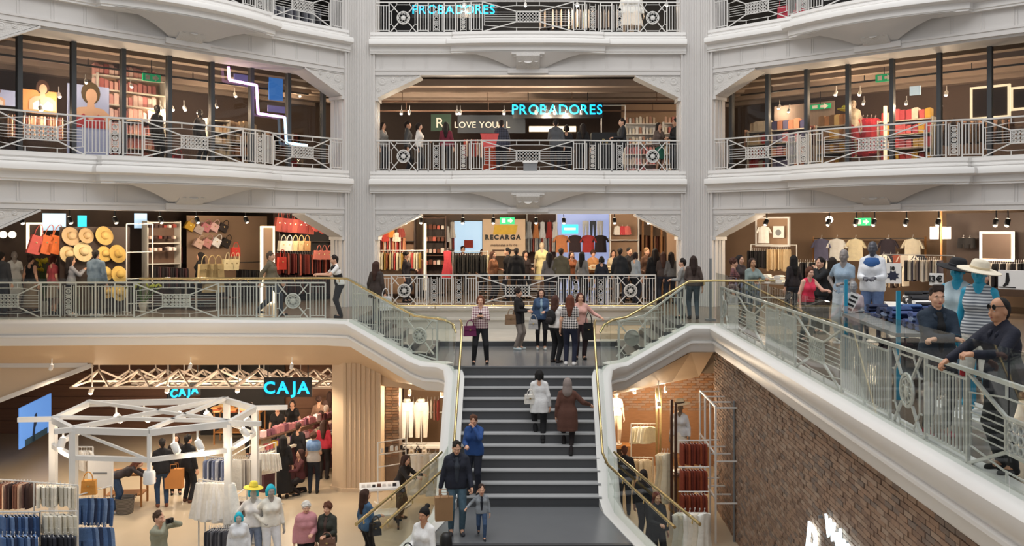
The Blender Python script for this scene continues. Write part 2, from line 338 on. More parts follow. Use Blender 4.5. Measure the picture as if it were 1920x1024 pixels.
b = MB(); b.mm(-3.98, -1.72, 29.0, 29.2, 0, 4.2); struct('wall_recess', b, 'shopwall')
b = MB(); b.mm(-1.72, 1.72, 24.3, 24.6, 0, 3.5); b.mm(-1.72, -1.6, 18.8, 24.4, 0, 1.4); b.mm(1.6, 1.72, 18.8, 24.4, 0, 1.4); struct('wall_stair', b, 'paint')
# ------------------------------------------------------------------ brick wall under the right-hand edge
bx = lambda y: EDGE_R(y) + .18
ang = math.atan2(.5, 22.2)
for i, (c, c2) in enumerate((('a58873', '8a6f5c'), ('a98f7b', '8a7260'), ('957a68', '735e50'), ('ae9684', '93806f'), ('8c7c70', '70625a'))):
    mat('brick%d' % i, c, .85, scale=9, col2=c2, bump=.5, bscale=30)
mat('mortar', '86766a', .9, var=.2, scale=6, bump=.4)
BW = struct('wall_right_brick', None)
b = MB(); b.prism([(bx(-4) + .006, -4), (bx(23.4) + .006, 23.4), (bx(23.4) + .4, 23.4), (bx(-4) + .4, -4)], 0, 4.25, 'xy'); b.build('mortar_backing', 'mortar', BW)
rb = MB(); rb.box((0, 0, 0), (.03, .235, .062)); brick_me = rb.mesh('brick')
rest = MB(); cnt = 0; rnd = random.Random(3); cand = []
for r in range(56):
    z = 4.16 - r * .075
    for c in range(66):
        y = 7.0 + c * .25 + (.125 if r % 2 else 0)
        if y > 23.3: continue
        px, py = CX + bx(y) * FPX / y, CY + (EYE - z) * FPX / y
        if px > 1960 or py > 1045: continue
        cand.append((y, z, r))
cand.sort()
for i, (y, z, r) in enumerate(cand):
    out = rnd.uniform(-.008, .012); k = rnd.choices(range(5), (4, 3, 4, 2, 2))[0]
    if i < 300:
        obj('brick', brick_me, 'brick%d' % k, BW, (bx(y) - out, y, z), -ang)
    else:
        rest.cur = k; rest.box((bx(y) - out, y, z), (.03, .235 + rnd.uniform(-.01, .005), .062), -ang)
o = rest.build('brick_courses', ['brick%d' % i for i in range(5)], BW); o['kind'] = 'stuff'
b = MB(); b.tube([(bx(20.6) - .06, 20.6, 3.2 - .5 * i) for i in range(8)], .03, 6); tag(b.build('wall_cable', 'grey'), 'grey conduit running down the old brick wall', 'conduit')
# ------------------------------------------------------------------ staircase
ST = thing('staircase', 'wide dark grey central staircase with pale treads between glass sides', 'staircase', (0, 0, 0))
NR = 12; RH = (3.9 - 1.35) / NR; RUN = 2.4 / (NR - 1)
b = MB(); b.mm(-1.53, 1.53, -.02, .35, -RH, -.03); st_r = b.mesh('step')
b = MB(); b.mm(-1.53, 1.53, -.035, .36, -.03, 0); st_t = b.mesh('tread')
for i in range(NR):
    s = obj('step', st_r, 'riser', ST, (0, 21.2 - i * RUN, 3.9 - i * RH))
    obj('tread', st_t, 'tread' if i else 'landing', s)
b = MB(); b.prism([(-1.72, 21.24), (1.72, 21.24), (1.95, 21.5), (2.4, 21.75), (2.4, 24.75), (-2.4, 24.75), (-2.4, 21.75), (-1.95, 21.5)], 3.7, 3.904, 'xy'); b.build('upper_landing', 'landing', ST)
b = MB(); b.prism([(-1.6, 18.85), (1.6, 18.85), (1.72, 18.3), (2.02, 16.6), (-2.02, 16.6), (-1.72, 18.3)], 1.2, 1.35, 'xy'); b.build('lower_landing', 'landing', ST)
b = MB(); b.prism([(-2.02, 16.61), (2.02, 16.61), (2.02, 16.5), (-2.02, 16.5)], 1.2, 1.352, 'xy'); b.build('landing_nosing', 'riser', ST)
for i in range(6):
    b = MB(); y = 16.5 - i * .3; hw = 2.02 + .06 * i; b.mm(-hw, hw, y - .32, y, 0, 1.35 - (i + 1) * .21); b.build('lower_step', 'riser', ST)
for sgn, x0 in ((-1, 4.55), (1, 3.95)):                      # side flights up to level 1
    for i in range(5):
        xa = 2.4 + i * (x0 - 2.4) / 5; xb = 2.4 + (i + 1) * (x0 - 2.4) / 5
        yf = (21.85 + (xb - 2.4) * .68) if sgn < 0 else (21.8 + (xb - 2.4) * .32)
        b = MB(); b.mm(min(sgn * xa, sgn * xb), max(sgn * xa, sgn * xb), yf, 24.75, 3.45 + i * .17, 3.9 + (i + 1) * .17 - .002 * (i == 4)); b.build('side_step', 'riser', ST)
# ------------------------------------------------------------------ steel railings with ornamental panels
RH_ = .95
def rail_meshes():
    M = {}
    b = MB(); b.box((0, 0, RH_ / 2), (.018, .018, RH_ - .16)); M['baluster'] = b.mesh('baluster')
    b = MB(); b.box((0, 0, RH_ / 2), (.035, .035, RH_)); M['post'] = b.mesh('post')
    b = MB(); q = .40; m = RH_ / 2                              # medallion panel (0.9 m): X bars, octagon
    for sx in (-1, 1):
        for sz in (-1, 1): b.bar((sx * .16, 0, m + sz * .16), (sx * q, 0, m + sz * .44), .03)
    oc = [(.2, .4), (.36, .2), (.36, -.2), (.2, -.4), (-.2, -.4), (-.36, -.2), (-.36, .2), (-.2, .4)]
    for i in range(8): b.bar((oc[i][0], 0, m + oc[i][1]), (oc[(i + 1) % 8][0], 0, m + oc[(i + 1) % 8][1]), .018)
    for x, z in oc: b.bar((x, 0, m + z), (x * 1.0 + (.07 if x > .3 else -.07 if x < -.3 else 0), 0, m + z + (.05 if z > .35 else -.05 if z < -.35 else 0)), .018)
    M['crossbars'] = b.mesh('crossbars')
    b = MB(); R = Matrix.Rotation(PI / 2, 3, 'X')
    b.lathe([(.2, -.015), (.21, 0), (.2, .015), (.17, .015), (.165, 0), (.17, -.015), (.2, -.015)], (0, 0, m), 16, M=R)
    for k in range(8):
        a = k * PI / 4; b.lathe([(.055, -.01), (.06, .0), (.055, .01), (.035, .01), (.035, -.01), (.055, -.01)], (.105 * math.cos(a), 0, m + .105 * math.sin(a)), 8, M=R)
    b.lathe([(.05, -.015), (.06, 0), (.05, .015), (0, .02)], (0, 0, m), 8, M=R)
    M['medallion'] = b.mesh('medallion')
    def rings(b, x0, x1, z0, z1, nx, nz, r):
        for i in range(nx):
            for j in range(nz):
                x = x0 + (x1 - x0) * (i + .5) / nx; z = z0 + (z1 - z0) * (j + .5) / nz
                b.lathe([(r, -.008), (r, .008), (r * .7, .008), (r * .7, -.008), (r, -.008)], (x, 0, z), 6, M=R)
                if (i + j) % 2 and nz > 4: b.bar((x - r, 0, z - r), (x + r, 0, z + r), .016); b.bar((x - r, 0, z + r), (x + r, 0, z - r), .016)
    def frame(b, x0, x1, z0, z1, t):
        for a, c in (((x0, z0), (x1, z0)), ((x1, z0), (x1, z1)), ((x1, z1), (x0, z1)), ((x0, z1), (x0, z0))): b.bar((a[0], 0, a[1]), (c[0], 0, c[1]), t)
    b = MB(); frame(b, -.36, .36, m - .16, m + .16, .03); rings(b, -.34, .34, m - .145, m + .145, 7, 3, .05); M['plaque'] = b.mesh('plaque')
    b = MB(); rings(b, -.08, .08, .12, RH_ - .16, 1, 5, .065); b.bar((-.09, 0, .06), (-.09, 0, RH_ - .06), .018); b.bar((.09, 0, .06), (.09, 0, RH_ - .06), .018)
    b.bar((-.09, 0, RH_ - .14), (.09, 0, RH_ - .14), .018); b.bar((-.09, 0, .1), (.09, 0, .1), .018); M['ornamental_strip'] = b.mesh('ornamental_strip')
    return M
RM = rail_meshes(); XCACHE = {}
def railing(label, path, panels, mname='steel', group=None):
    """path: function s -> world point (base of rail); panels: list of (kind, width)"""
    p0 = path(0); T = thing('balcony_railing', label, 'railing', p0, 0, group)
    tot = sum(wd for _, wd in panels); s = 0
    pts = [path(0)]
    for kind, wd in panels:
        a, c = path(s), path(s + wd); s += wd; pts.append(c)
        d = c - a; L = d.to_2d().length; rz = math.atan2(d.y, d.x); mid = (a + c) / 2 - p0
        slope = d.z
        def put(nm, me, x=0):
            q = mid + Vector((math.cos(rz) * x, math.sin(rz) * x, slope * x / max(L, .01))); return obj(nm, RM[me] if isinstance(me, str) else me, mname, T, q, rz)
        obj('post', RM['post'], mname, T, a - p0, rz)
        if kind == 'bars':
            n = max(2, round(L / .085))
            for i in range(1, n): put('baluster', 'baluster', -L / 2 + L * i / n)
            key = ('f', round(L, 2))
            if key not in XCACHE:
                b = MB(); b.bar((-L / 2, 0, 0), (L / 2, 0, 0), .02); XCACHE[key] = b.mesh('crossrail')
            for zz in (.09, RH_ - .1): put('crossrail', XCACHE[key]).location.z += zz
        elif kind == 'disc': put('crossbars', 'crossbars'); put('medallion', 'medallion')
        elif kind == 'strip':
            put('ornamental_strip', 'ornamental_strip')
            for e in (-1, 1): put('baluster', 'baluster', e * (L / 2 - .06))
        elif kind == 'X':
            key = ('x', round(L, 2))
            if key not in XCACHE:
                b = MB(); m = RH_ / 2
                for e in (-1, 1):
                    for z, zz in ((RH_ - .02, m + .16), (.02, m - .16)): b.bar((e * L / 2, 0, z), (e * .36, 0, zz), .03)
                    b.bar((e * L / 2 * .97, 0, m + .26), (e * .42, 0, RH_ - .14), .015); b.bar((e * L / 2 * .97, 0, m - .26), (e * .42, 0, .14), .015)
                    b.bar((e * (L / 2 - .06), 0, m - .27), (e * (L / 2 - .06), 0, m + .27), .018)
                b.bar((-.42, 0, RH_ - .14), (.42, 0, RH_ - .14), .015); b.bar((-.42, 0, .14), (.42, 0, .14), .015)
                for x in (-.35, .35): b.bar((x, 0, RH_ - .14), (x, 0, RH_), .02); b.bar((x, 0, 0), (x, 0, .14), .02)
                wv = MB(); hl = (L / 2 - .06 - .36) / 2; wv.bar((-hl, 0, 0), (hl, 0, 0), .012)
                XCACHE[key] = (b.mesh('diagonal_bars'), wv.mesh('horizontal_wire'))
            put('diagonal_bars', XCACHE[key][0]); put('plaque', 'plaque')
            for e in (-1, 1):
                for kz in range(-2, 3): put('horizontal_wire', XCACHE[key][1], e * (.36 + L / 2 - .06) / 2).location.z += RH_ / 2 + kz * .07
    obj('post', RM['post'], mname, T, pts[-1] - p0, rz)
    b = MB()
    for a, c in zip(pts[:-1], pts[1:]): b.bar(a - p0 + Vector((0, 0, RH_)), c - p0 + Vector((0, 0, RH_)), .045, .04)
    b.build('top_rail', mname, T)
    b = MB()
    for a, c in zip(pts[:-1], pts[1:]): b.bar(a - p0 + Vector((0, 0, .02)), c - p0 + Vector((0, 0, .02)), .035, .03)
    b.build('bottom_rail', mname, T); return T
PAN_FAR = [('bars', .42), ('disc', .9), ('bars', .34), ('strip', .5), ('bars', .36), ('strip', .5), ('bars', .36), ('X', 2.86), ('bars', .36), ('strip', .5), ('bars', .36), ('strip', .5), ('bars', .34), ('disc', .9), ('bars', .42)]
PAN_SIDE = [('bars', .42), ('X', 1.9), ('bars', .4), ('strip', .34), ('bars', .42), ('X', 2.66), ('bars', .42), ('strip', .34), ('bars', .4), ('X', 1.9), ('bars', .42)]
for fc, pan in (('far', PAN_FAR), ('left', PAN_SIDE), ('right', PAN_SIDE)):
    WF = FW[fc]; sc = (WF - 1.14) / sum(p[1] for p in pan); pan = [(k, wd * sc) for k, wd in pan]
    for lv, z, word in ((2, ZL2, 'second'), (3, ZL3, 'third')):
        where = {'far': 'across the central bay', 'left': 'on the left-hand facade', 'right': 'on the right-hand facade'}[fc]
        lab = 'white metal ornamental railing %s, %s' % (where, 'above the shop-level arches' if lv == 2 else 'at the very top of the picture')
        railing(lab, lambda s, fc=fc, z=z, WF=WF: fpt(fc, .57 + s, -bow(.57 + s, .02, WF) * .9, z), pan)
pan = [(k, wd * (9.3 - .0) / sum(p[1] for p in PAN_FAR)) for k, wd in PAN_FAR]
railing('white metal ornamental railing behind the people on the stair landing', lambda s: Vector((-4.55 + s * 8.45 / 9.3, 27.72, ZL1)), pan)
def polyline(pts):
    pts = [Vector(p) for p in pts]; acc = [0]
    for a, c in zip(pts[:-1], pts[1:]): acc.append(acc[-1] + (c - a).length)
    def f(s):
        for i in range(len(pts) - 1):
            if s <= acc[i + 1] or i == len(pts) - 2:
                t = (s - acc[i]) / (acc[i + 1] - acc[i]); return pts[i].lerp(pts[i + 1], t)
    f.total = acc[-1]; return f
f = polyline([(-15.2, 23.75, ZL1), (-9, 23.85, ZL1), (-5.3, 23.72, ZL1)])
seq = [('bars', .5), ('X', 1.9), ('bars', .5), ('strip', .4), ('bars', .5), ('bars', .5), ('bars', .5), ('X', 2.2), ('bars', .5), ('bars', .5), ('bars', .5), ('disc', .9), ('bars', .4)]
sc = f.total / sum(p[1] for p in seq); railing('white metal ornamental railing along the left walkway behind glass', f, [(k, wd * sc) for k, wd in seq])
f = polyline([(4.66, 21.9, ZL1), (4.31, 5.9, ZL1)])
seq = [('disc', .9), ('bars', .8), ('X', 2.4), ('bars', .7), ('strip', .4), ('bars', .7), ('X', 2.2), ('bars', .8), ('bars', .8), ('disc', .95), ('bars', .9), ('X', 2.0), ('bars', .8)]
sc = f.total / sum(p[1] for p in seq); railing('white metal ornamental railing receding along the right walkway behind glass', f, [(k, wd * sc) for k, wd in seq])
for sgn, x0, y0 in ((-1, 4.5, 23.35), (1, 3.85, 22.35)):
    f = polyline([(sgn * x0, y0, ZL1), (sgn * 2.75, 22.1, 3.98), (sgn * 2.2, 21.95, 3.92)])
    seq = [('bars', .8), ('bars', .8), ('disc', .9)]; sc = f.total / sum(p[1] for p in seq)
    railing('white metal railing beside the %s side flight of steps' % ('left' if sgn < 0 else 'right'), f, [(k, wd * sc) for k, wd in seq])
# ------------------------------------------------------------------ glass balustrades and gold handrails
def glass_run(label, pts, h, rail=None, mname='glass', group=None, off=0):
    T = thing('glass_balustrade', label, 'balustrade', pts[0], 0, group); p0 = Vector(pts[0])
    for a, c in zip(pts[:-1], pts[1:]):
        a = Vector(a) - p0; c = Vector(c) - p0; d = (c - a).to_2d(); n = max(1, round(d.length / 2.2)); nn = Vector((-d.y, d.x, 0)).normalized() * .005
        for i in range(n):
            q0 = a.lerp(c, i / n + .0015); q1 = a.lerp(c, (i + 1) / n - .0015); up = Vector((0, 0, h))
            b = MB(); b.add([q0 - nn, q1 - nn, q1 - nn + up, q0 - nn + up, q0 + nn, q1 + nn, q1 + nn + up, q0 + nn + up], [(0, 1, 2, 3), (7, 6, 5, 4), (3, 2, 6, 7), (0, 4, 5, 1), (0, 3, 7, 4), (1, 5, 6, 2)])
            b.build('glass_panel', mname, T)
    return T
def handrail(label, pts, r=.028, brackets=True, drop=None):
    p0 = Vector(pts[0]); T = thing('handrail', label, 'handrail', p0)
    b = MB(); b.tube([Vector(p) - p0 for p in pts], r, 8); b.build('rail_tube', 'gold', T, smooth=60)
    if brackets:
        f = polyline(pts); n = max(2, int(f.total / 1.3)); br = MB(); br.tube([(0, 0, 0), (0, 0, -.09), (0, .07, -.1)], .012, 5); me = br.mesh('bracket')
        for i in range(n + 1): obj('bracket', me, 'gold', T, f(f.total * (i + .25) / (n + .5)) - p0)
    return T
glass_run('long glass balustrade along the left walkway edge', [(-15.5, 23.2, ZL1), (-9, 23.5, ZL1), (-5.2, 23.35, ZL1), (-4.6, 23.1, ZL1)], 1.08)
glass_run('sloping glass balustrade beside the left side flight', [(-4.55, 23.05, ZL1), (-2.65, 21.8, 3.95), (-1.95, 21.45, 3.9), (-1.68, 21.0, 3.72)], 1.12, mname='glass_green')
glass_run('sloping glass balustrade beside the right side flight', [(1.68, 21.0, 3.72), (1.95, 21.45, 3.9), (2.3, 21.6, 3.92), (3.95, 22.12, ZL1), (4.55, 22.1, ZL1)], 1.12, mname='glass_green')
glass_run('long glass balustrade receding along the right walkway edge', [(4.56, 22.0, ZL1), (4.25, 8.0, ZL1), (4.12, 2.5, ZL1)], 1.3)
for sgn, w_ in ((-1, 'left'), (1, 'right')):
    glass_run('glass side panel running down the %s of the central stairs' % w_, [(sgn * 1.66, 20.95, 3.66), (sgn * 1.66, 18.8, 1.45), (sgn * 1.74, 18.3, 1.36), (sgn * 2.5, 14.6, 1.36)], 1.15, mname='glass_green')
    handrail('gold handrail down the %s side of the central stairs' % w_, [(sgn * 1.62, 21.7, 4.92), (sgn * 1.56, 21.3, 4.9), (sgn * 1.54, 21.05, 4.7), (sgn * 1.54, 20.7, 4.32), (sgn * 1.55, 18.85, 2.45), (sgn * 1.62, 18.4, 2.32), (sgn * 2.36, 14.6, 2.3)])
    handrail('gold handrail outside the glass at the %s of the lower landing' % w_, [(sgn * 1.8, 18.9, 2.45), (sgn * 1.95, 18.3, 2.4), (sgn * 2.75, 14.5, 2.38)])
handrail('gold handrail from the left walkway down to the stair landing', [(-10, 23.35, 5.83), (-7, 23.4, 5.83), (-5.2, 23.25, 5.85), (-4.6, 23.0, 5.85), (-2.72, 21.75, 5.02), (-2.0, 21.5, 4.96), (-1.75, 21.3, 4.86), (-1.68, 21.1, 4.7)])
handrail('gold handrail from the right walkway down to the stair landing', [(6.0, 22.05, 5.85), (4.5, 22.05, 5.85), (3.9, 22.02, 5.83), (2.35, 21.5, 5.02), (2.0, 21.4, 4.96), (1.78, 21.25, 4.86), (1.68, 21.1, 4.7)])
handrail('gold handrail fixed along the fascia behind the landing', [(-4.4, 27.55, 4.78), (-2, 27.55, 4.78), (0, 27.55, 4.78), (3.8, 27.55, 4.78)], .022)
# ------------------------------------------------------------------ people: smooth-union fields meshed with surface nets
def cone(a, b, ra, rb=None, k=.03): return (np.array(a, float), np.array(b, float), ra, ra if rb is None else rb, k, None)
def ell(c, r, k=.02): return (np.array(c, float), None, np.array(r, float), None, k, None)
def field_mesh(prims, vox, clips=()):
    lo = np.full(3, 1e9); hi = -lo
    for a, b, ra, rb, k, _ in prims:
        m = np.max(ra) if b is None else max(ra, rb)
        for q in ((a,) if b is None else (a, b)): lo = np.minimum(lo, q - m - .02); hi = np.maximum(hi, q + m + .02)
    lo -= vox * 2; n = np.ceil((hi - lo) / vox).astype(int) + 3
    F = np.full(n, 1e3); ax = [lo[i] + np.arange(n[i]) * vox for i in range(3)]
    for a, b, ra, rb, k, _ in prims:
        m = (np.max(ra) if b is None else max(ra, rb)) + k + vox * 2.5; b2 = a if b is None else b
        i0 = np.maximum(((np.minimum(a, b2) - m - lo) / vox).astype(int), 0); i1 = np.minimum(((np.maximum(a, b2) + m - lo) / vox).astype(int) + 2, n)
        sl = tuple(slice(i0[i], i1[i]) for i in range(3))
        X, Y, Z = np.meshgrid(ax[0][sl[0]], ax[1][sl[1]], ax[2][sl[2]], indexing='ij')
        if b is None:
            q = np.sqrt(((X - a[0]) / ra[0]) ** 2 + ((Y - a[1]) / ra[1]) ** 2 + ((Z - a[2]) / ra[2]) ** 2); d = (q - 1) * np.min(ra)
        else:
            v = b - a; L = max(v @ v, 1e-9); t = np.clip(((X - a[0]) * v[0] + (Y - a[1]) * v[1] + (Z - a[2]) * v[2]) / L, 0, 1)
            d = np.sqrt((X - a[0] - t * v[0]) ** 2 + (Y - a[1] - t * v[1]) ** 2 + (Z - a[2] - t * v[2]) ** 2) - (ra + t * (rb - ra))
        S = F[sl]; kk = max(k, 1e-4); h = np.clip(.5 + .5 * (S - d) / kk, 0, 1); F[sl] = S * (1 - h) + d * h - kk * h * (1 - h)
    F = np.minimum(F, 1.0)
    if clips:
        X, Y, Z = np.meshgrid(*ax, indexing='ij')
        for nx, ny, nz, c in clips: F = np.maximum(F, nx * X + ny * Y + nz * Z - c)
    I = F < 0; cn = n - 1; cnt = np.zeros(cn, int); acc = np.zeros((*cn, 3)); num = np.zeros(cn)
    C = lambda A, i, j, k: A[i:i + cn[0], j:j + cn[1], k:k + cn[2]]
    corners = [(i, j, k) for i in (0, 1) for j in (0, 1) for k in (0, 1)]
    for c in corners: cnt += C(I, *c)
    act = (cnt > 0) & (cnt < 8)
    for c in corners:
        for axx in range(3):
            if c[axx]: continue
            e = list(c); e[axx] = 1; A = C(F, *c); B = C(F, *e); cr = (A < 0) != (B < 0)
            t = np.where(cr, A / np.where(cr, A - B, 1), 0); num += cr
            for q in range(3): acc[..., q] += cr * (c[q] + (t if q == axx else 0))
    idx = np.full(cn, -1); ii = np.argwhere(act); idx[act] = np.arange(len(ii))
    V = lo + (ii + acc[act] / num[act][:, None]) * vox; faces = []
    for axx in range(3):
        u, v = (axx + 1) % 3, (axx + 2) % 3
        A = [slice(1, -1)] * 3; A[axx] = slice(0, n[axx] - 1); B = list(A); B[axx] = slice(1, n[axx])
        A_, B_ = I[tuple(A)], I[tuple(B)]
        for cr, flip in ((A_ & ~B_, False), (~A_ & B_, True)):
            p = np.argwhere(cr)
            if not len(p): continue
            p = p + 1; p[:, axx] -= 1
            q = []
            for du, dv in ((0, 0), (1, 0), (1, 1), (0, 1)):
                r = p.copy(); r[:, u] -= du; r[:, v] -= dv; q.append(idx[r[:, 0], r[:, 1], r[:, 2]])
            q = np.stack(q, 1); faces.append(q[:, ::-1] if flip else q)
    return V, np.concatenate(faces)
def np_mesh(name, parts):
    vs = []; fs = []; o = 0
    for V, Fq in parts: vs.append(V); fs.append(Fq + o); o += len(V)
    V = np.concatenate(vs); Q = np.concatenate(fs); me = bpy.data.meshes.new(name)
    me.vertices.add(len(V)); me.vertices.foreach_set('co', V.ravel().astype(np.float32)); me.loops.add(Q.size); me.loops.foreach_set('vertex_index', Q.ravel().astype(np.int32))
    me.polygons.add(len(Q)); me.polygons.foreach_set('loop_start', np.arange(0, Q.size, 4, dtype=np.int32))
    me.polygons.foreach_set('use_smooth', np.ones(len(Q), bool)); me.update(calc_edges=True); return me
# canonical hand (left, fingers along -Z, palm towards -X, thumb towards -Y)
def make_hand(curl):
    pr = [cone((0, 0, .02), (0, 0, -.03), .024, .026, .02)]
    for i, (y, L) in enumerate(((-.030, .072), (-.010, .080), (.010, .074), (.029, .058))):
        base = np.array((0, y, -.085 + abs(y + .01) * .25)); pr.append(cone((0, y * .6, -.03), base, .016, .0125, .012))
        p = base; a = curl * .35
        for s in range(3):
            q = p + np.array((-math.sin(a), 0, -math.cos(a))) * L * (.45, .32, .25)[s]; pr.append(cone(p, q, .0098 - s * .0008, .0092 - s * .0008, .003)); p = q; a += curl * .55
    pr += [cone((-.004, -.02, -.03), (-.014, -.044, -.058), .0145, .0115, .012), cone((-.014, -.044, -.058), (-.024, -.052, -.088), .011, .009, .003)]
    return field_mesh(pr, .0068)
HANDS = {'relax': make_hand(.75), 'grip': make_hand(1.7)}
def make_head(vox, male):
    j = 1.06 if male else 1.0
    pr = [ell((0, .012, .135), (.076, .094, .098), .02), ell((0, -.022, .065), (.056 * j, .066, .072), .03), cone((0, .015, -.06), (0, .008, .05), .052 * j, .05, .03),
          ell((0, -.062, .018), (.026 * j, .022, .02), .02), cone((0, -.085, .112), (0, -.104, .072), .009, .0135, .012), ell((0, -.076, .126), (.05, .018, .012), .015),
          ell((0, -.083, .044), (.024, .012, .009), .008)]
    for s in (-1, 1): pr += [ell((s * .077, .016, .09), (.011, .02, .032), .008), ell((s * .036, -.062, .07), (.024, .024, .024), .02)]
    return field_mesh(pr, vox)
HEADS = {(v, m): make_head(v, m) for v in (.009, .014) for m in (0, 1)}
HAIRC = {}
def hair_mesh(style, vox=.011):
    if style in HAIRC: return HAIRC[style]
    cap = [ell((0, .016, .142), (.085, .1, .1), .02)]; clips = [(0, -.8, -.6, -.02)]
    if style == 'short':
        rr = random.Random(2); pr = [ell((0, .018, .14), (.081, .096, .096), .02), cone((0, .075, .12), (0, .07, .05), .05, .04)]
        for _ in range(26):
            a, e = rr.uniform(0, 2 * PI), rr.uniform(.25, 1.4); pr.append(ell((.074 * math.cos(a) * math.cos(e), .018 + .088 * math.sin(a) * math.cos(e), .145 + .085 * math.sin(e)), (.021,) * 3, .01))
        clips = [(0, -.75, -.66, -.045)]
    elif style == 'quiff':
        rr = random.Random(4); pr = [ell((0, .018, .138), (.08, .095, .094), .02), cone((0, .075, .12), (0, .07, .05), .048, .036)]
        for _ in range(30):
            a, e = rr.uniform(0, 2 * PI), rr.uniform(.35, 1.4); pr.append(ell((.07 * math.cos(a) * math.cos(e), .018 + .085 * math.sin(a) * math.cos(e), .148 + .085 * math.sin(e)), (.02,) * 3, .01))
        pr += [cone((-.045 + .018 * q, -.06, .185), (-.05 + .02 * q, -.035, .238), .014, .02, .012) for q in range(6)]; clips = [(0, -.72, -.69, -.072)]
    elif style == 'bald': pr = [ell((0, .02, .137), (.081, .097, .097), .02), cone((0, .08, .1), (0, .07, .05), .04)]; clips = [(0, -.95, -.3, -.05)]
    elif style == 'bob': pr = cap + [cone((s * .075, .02, .12), (s * .078, .02, .03), .034, .03) for s in (-1, 1)] + [cone((0, .08, .12), (0, .085, .03), .06, .05)]; clips = [(0, -.9, -.4, -.0)]
    elif style == 'curly':
        rr = random.Random(5); pr = [ell((0, .02, .145), (.093, .105, .1), .02)]
        for _ in range(40):
            a, e = rr.uniform(0, 2 * PI), rr.uniform(-.1, 1.4); pr.append(ell((.085 * math.cos(a) * math.cos(e), .02 + .1 * math.sin(a) * math.cos(e), .145 + .09 * math.sin(e)), (.026,) * 3, .012))
        clips = [(0, -.8, -.6, -.025)]
    elif style == 'bun': pr = cap + [ell((0, .1, .235), (.045, .045, .04), .015), cone((0, .075, .12), (0, .07, .06), .045, .035)]; clips = [(0, -.75, -.66, -.045)]
    elif style == 'scarf': pr = [ell((0, .012, .135), (.093, .108, .113), .03), cone((0, .03, .08), (0, .03, -.07), .1, .12, .04), ell((0, -.03, -.05), (.09, .07, .04), .03)]; clips = [(0, -1, -.35, .015)]; 
    else:                                                   # long hair falling over shoulders and back
        pr = cap + [cone((0, .075, .14), (0, .095, -.12), .075, .07, .03), cone((0, .095, -.1), (0, .105, -.26), .07, .045, .03)]
        pr += [cone((s * .075, .025, .13), (s * .09, .03, -.1), .033, .036, .03) for s in (-1, 1)]; clips = [(0, -.94, -.33, .0)]
        if style == 'wavy': pr += [ell((s * .1, .04, -.05 - .06 * q), (.035, .04, .04), .02) for s in (-1, 1) for q in range(3)]
    V, Q = field_mesh(pr, vox, clips); HAIRC[style] = np_mesh('hair', [(V, Q)]); return HAIRC[style]
b = MB(); b.ball((0, 0, 0), (.0105, .005, .0052), 8, 5); EYE_W = b.mesh('eye', 60)
b = MB(); b.ball((0, -.0035, 0), (.007, .004, .006), 8, 4); EYE_P = b.mesh('iris', 60)
b = MB(); b.tube([(-.018, .002, -.002), (0, -.003, .003), (.018, .004, -.002)], .004, 5); BROW_ME = b.mesh('eyebrow', 60)
b = MB(); b.ball((0, 0, .003), (.023, .006, .004), 8, 4); b.ball((0, .001, -.004), (.019, .006, .005), 8, 4); LIPS = b.mesh('lips', 60)
for k_, c_ in (('fair', 'd9a88c'), ('tan', 'c08d6d'), ('pink', 'e0b09a'), ('olive', 'b58868')): mat('skin_' + k_, c_, .5, var=.06, scale=12)
mat('lip', 'a85b55', .45); mat('eyewhite', 'cdc5bd', .3); mat('iris', '231a15', .2)
CLOTH = {}
def cloth(c, **kw):
    """a woven-cloth material of colour c; 'plaid:', 'stripe:' and 'denim:' prefixes give patterns"""
    key = 'cloth_' + c
    if key in MATS: return key
    if ':' in c:
        p, cc = c.split(':'); c1, c2 = (cc.split('-') + ['20202a'])[:2]
        if p == 'plaid': mat(key, c1, .8, kind='plaid', col2=c2, scale=5.5)
        elif p == 'stripe': mat(key, c1, .8, kind='stripe', col2=c2, scale=9)
        else: mat(key, c1, .85, scale=14, col2=c2, bump=.3, bscale=60)
    else: mat(key, c, .85, var=.18, scale=9, bump=.35, bscale=22)
    return key
def ik(a, t, l1, l2, pole):
    a = np.array(a, float); t = np.array(t, float); d = t - a; L = np.linalg.norm(d); mx = (l1 + l2) * .998
    if L > mx: d = d * mx / L; L = mx; t = a + d
    x = (l1 * l1 - l2 * l2 + L * L) / (2 * L); h = math.sqrt(max(l1 * l1 - x * x, 0)); u = d / L; pole = np.array(pole, float); pole = pole - u * (pole @ u); pole /= max(np.linalg.norm(pole), 1e-6)
    return a + u * x + pole * h, t
ARM = {'down': ((.1, -.02, -.52), (.35, 1, 0)), 'bent': ((-.06, -.3, -.28), (.5, .6, -1)), 'phone': ((-.1, -.34, -.06), (.7, .2, -1)), 'phone_low': ((-.12, -.3, -.16), (.7, .3, -1)),
       'camera': ((-.12, -.2, .16), (1, -.2, -.6)), 'hip': ((.02, -.04, -.38), (1, .8, 0)), 'fwd': ((.02, -.45, -.18), (.6, .2, -1)), 'side': ((.34, -.2, -.28), (.4, .8, -.6)), 'swingf': ((.09, -.2, -.48), (.2, 1, 0)),
       'swingb': ((.1, .2, -.47), (.2, 1, 0)), 'cross': ((-.26, -.24, -.24), (.9, -.2, -.6)), 'carry': ((.13, -.02, -.53), (.3, 1, 0)), 'up': ((.1, -.25, .3), (.8, -.3, -.5)), 'face': ((-.1, -.2, .08), (.8, 0, -1)), 'reach': ((.0, -.5, -.3), (.6, .2, -1))}
MESHC = {}
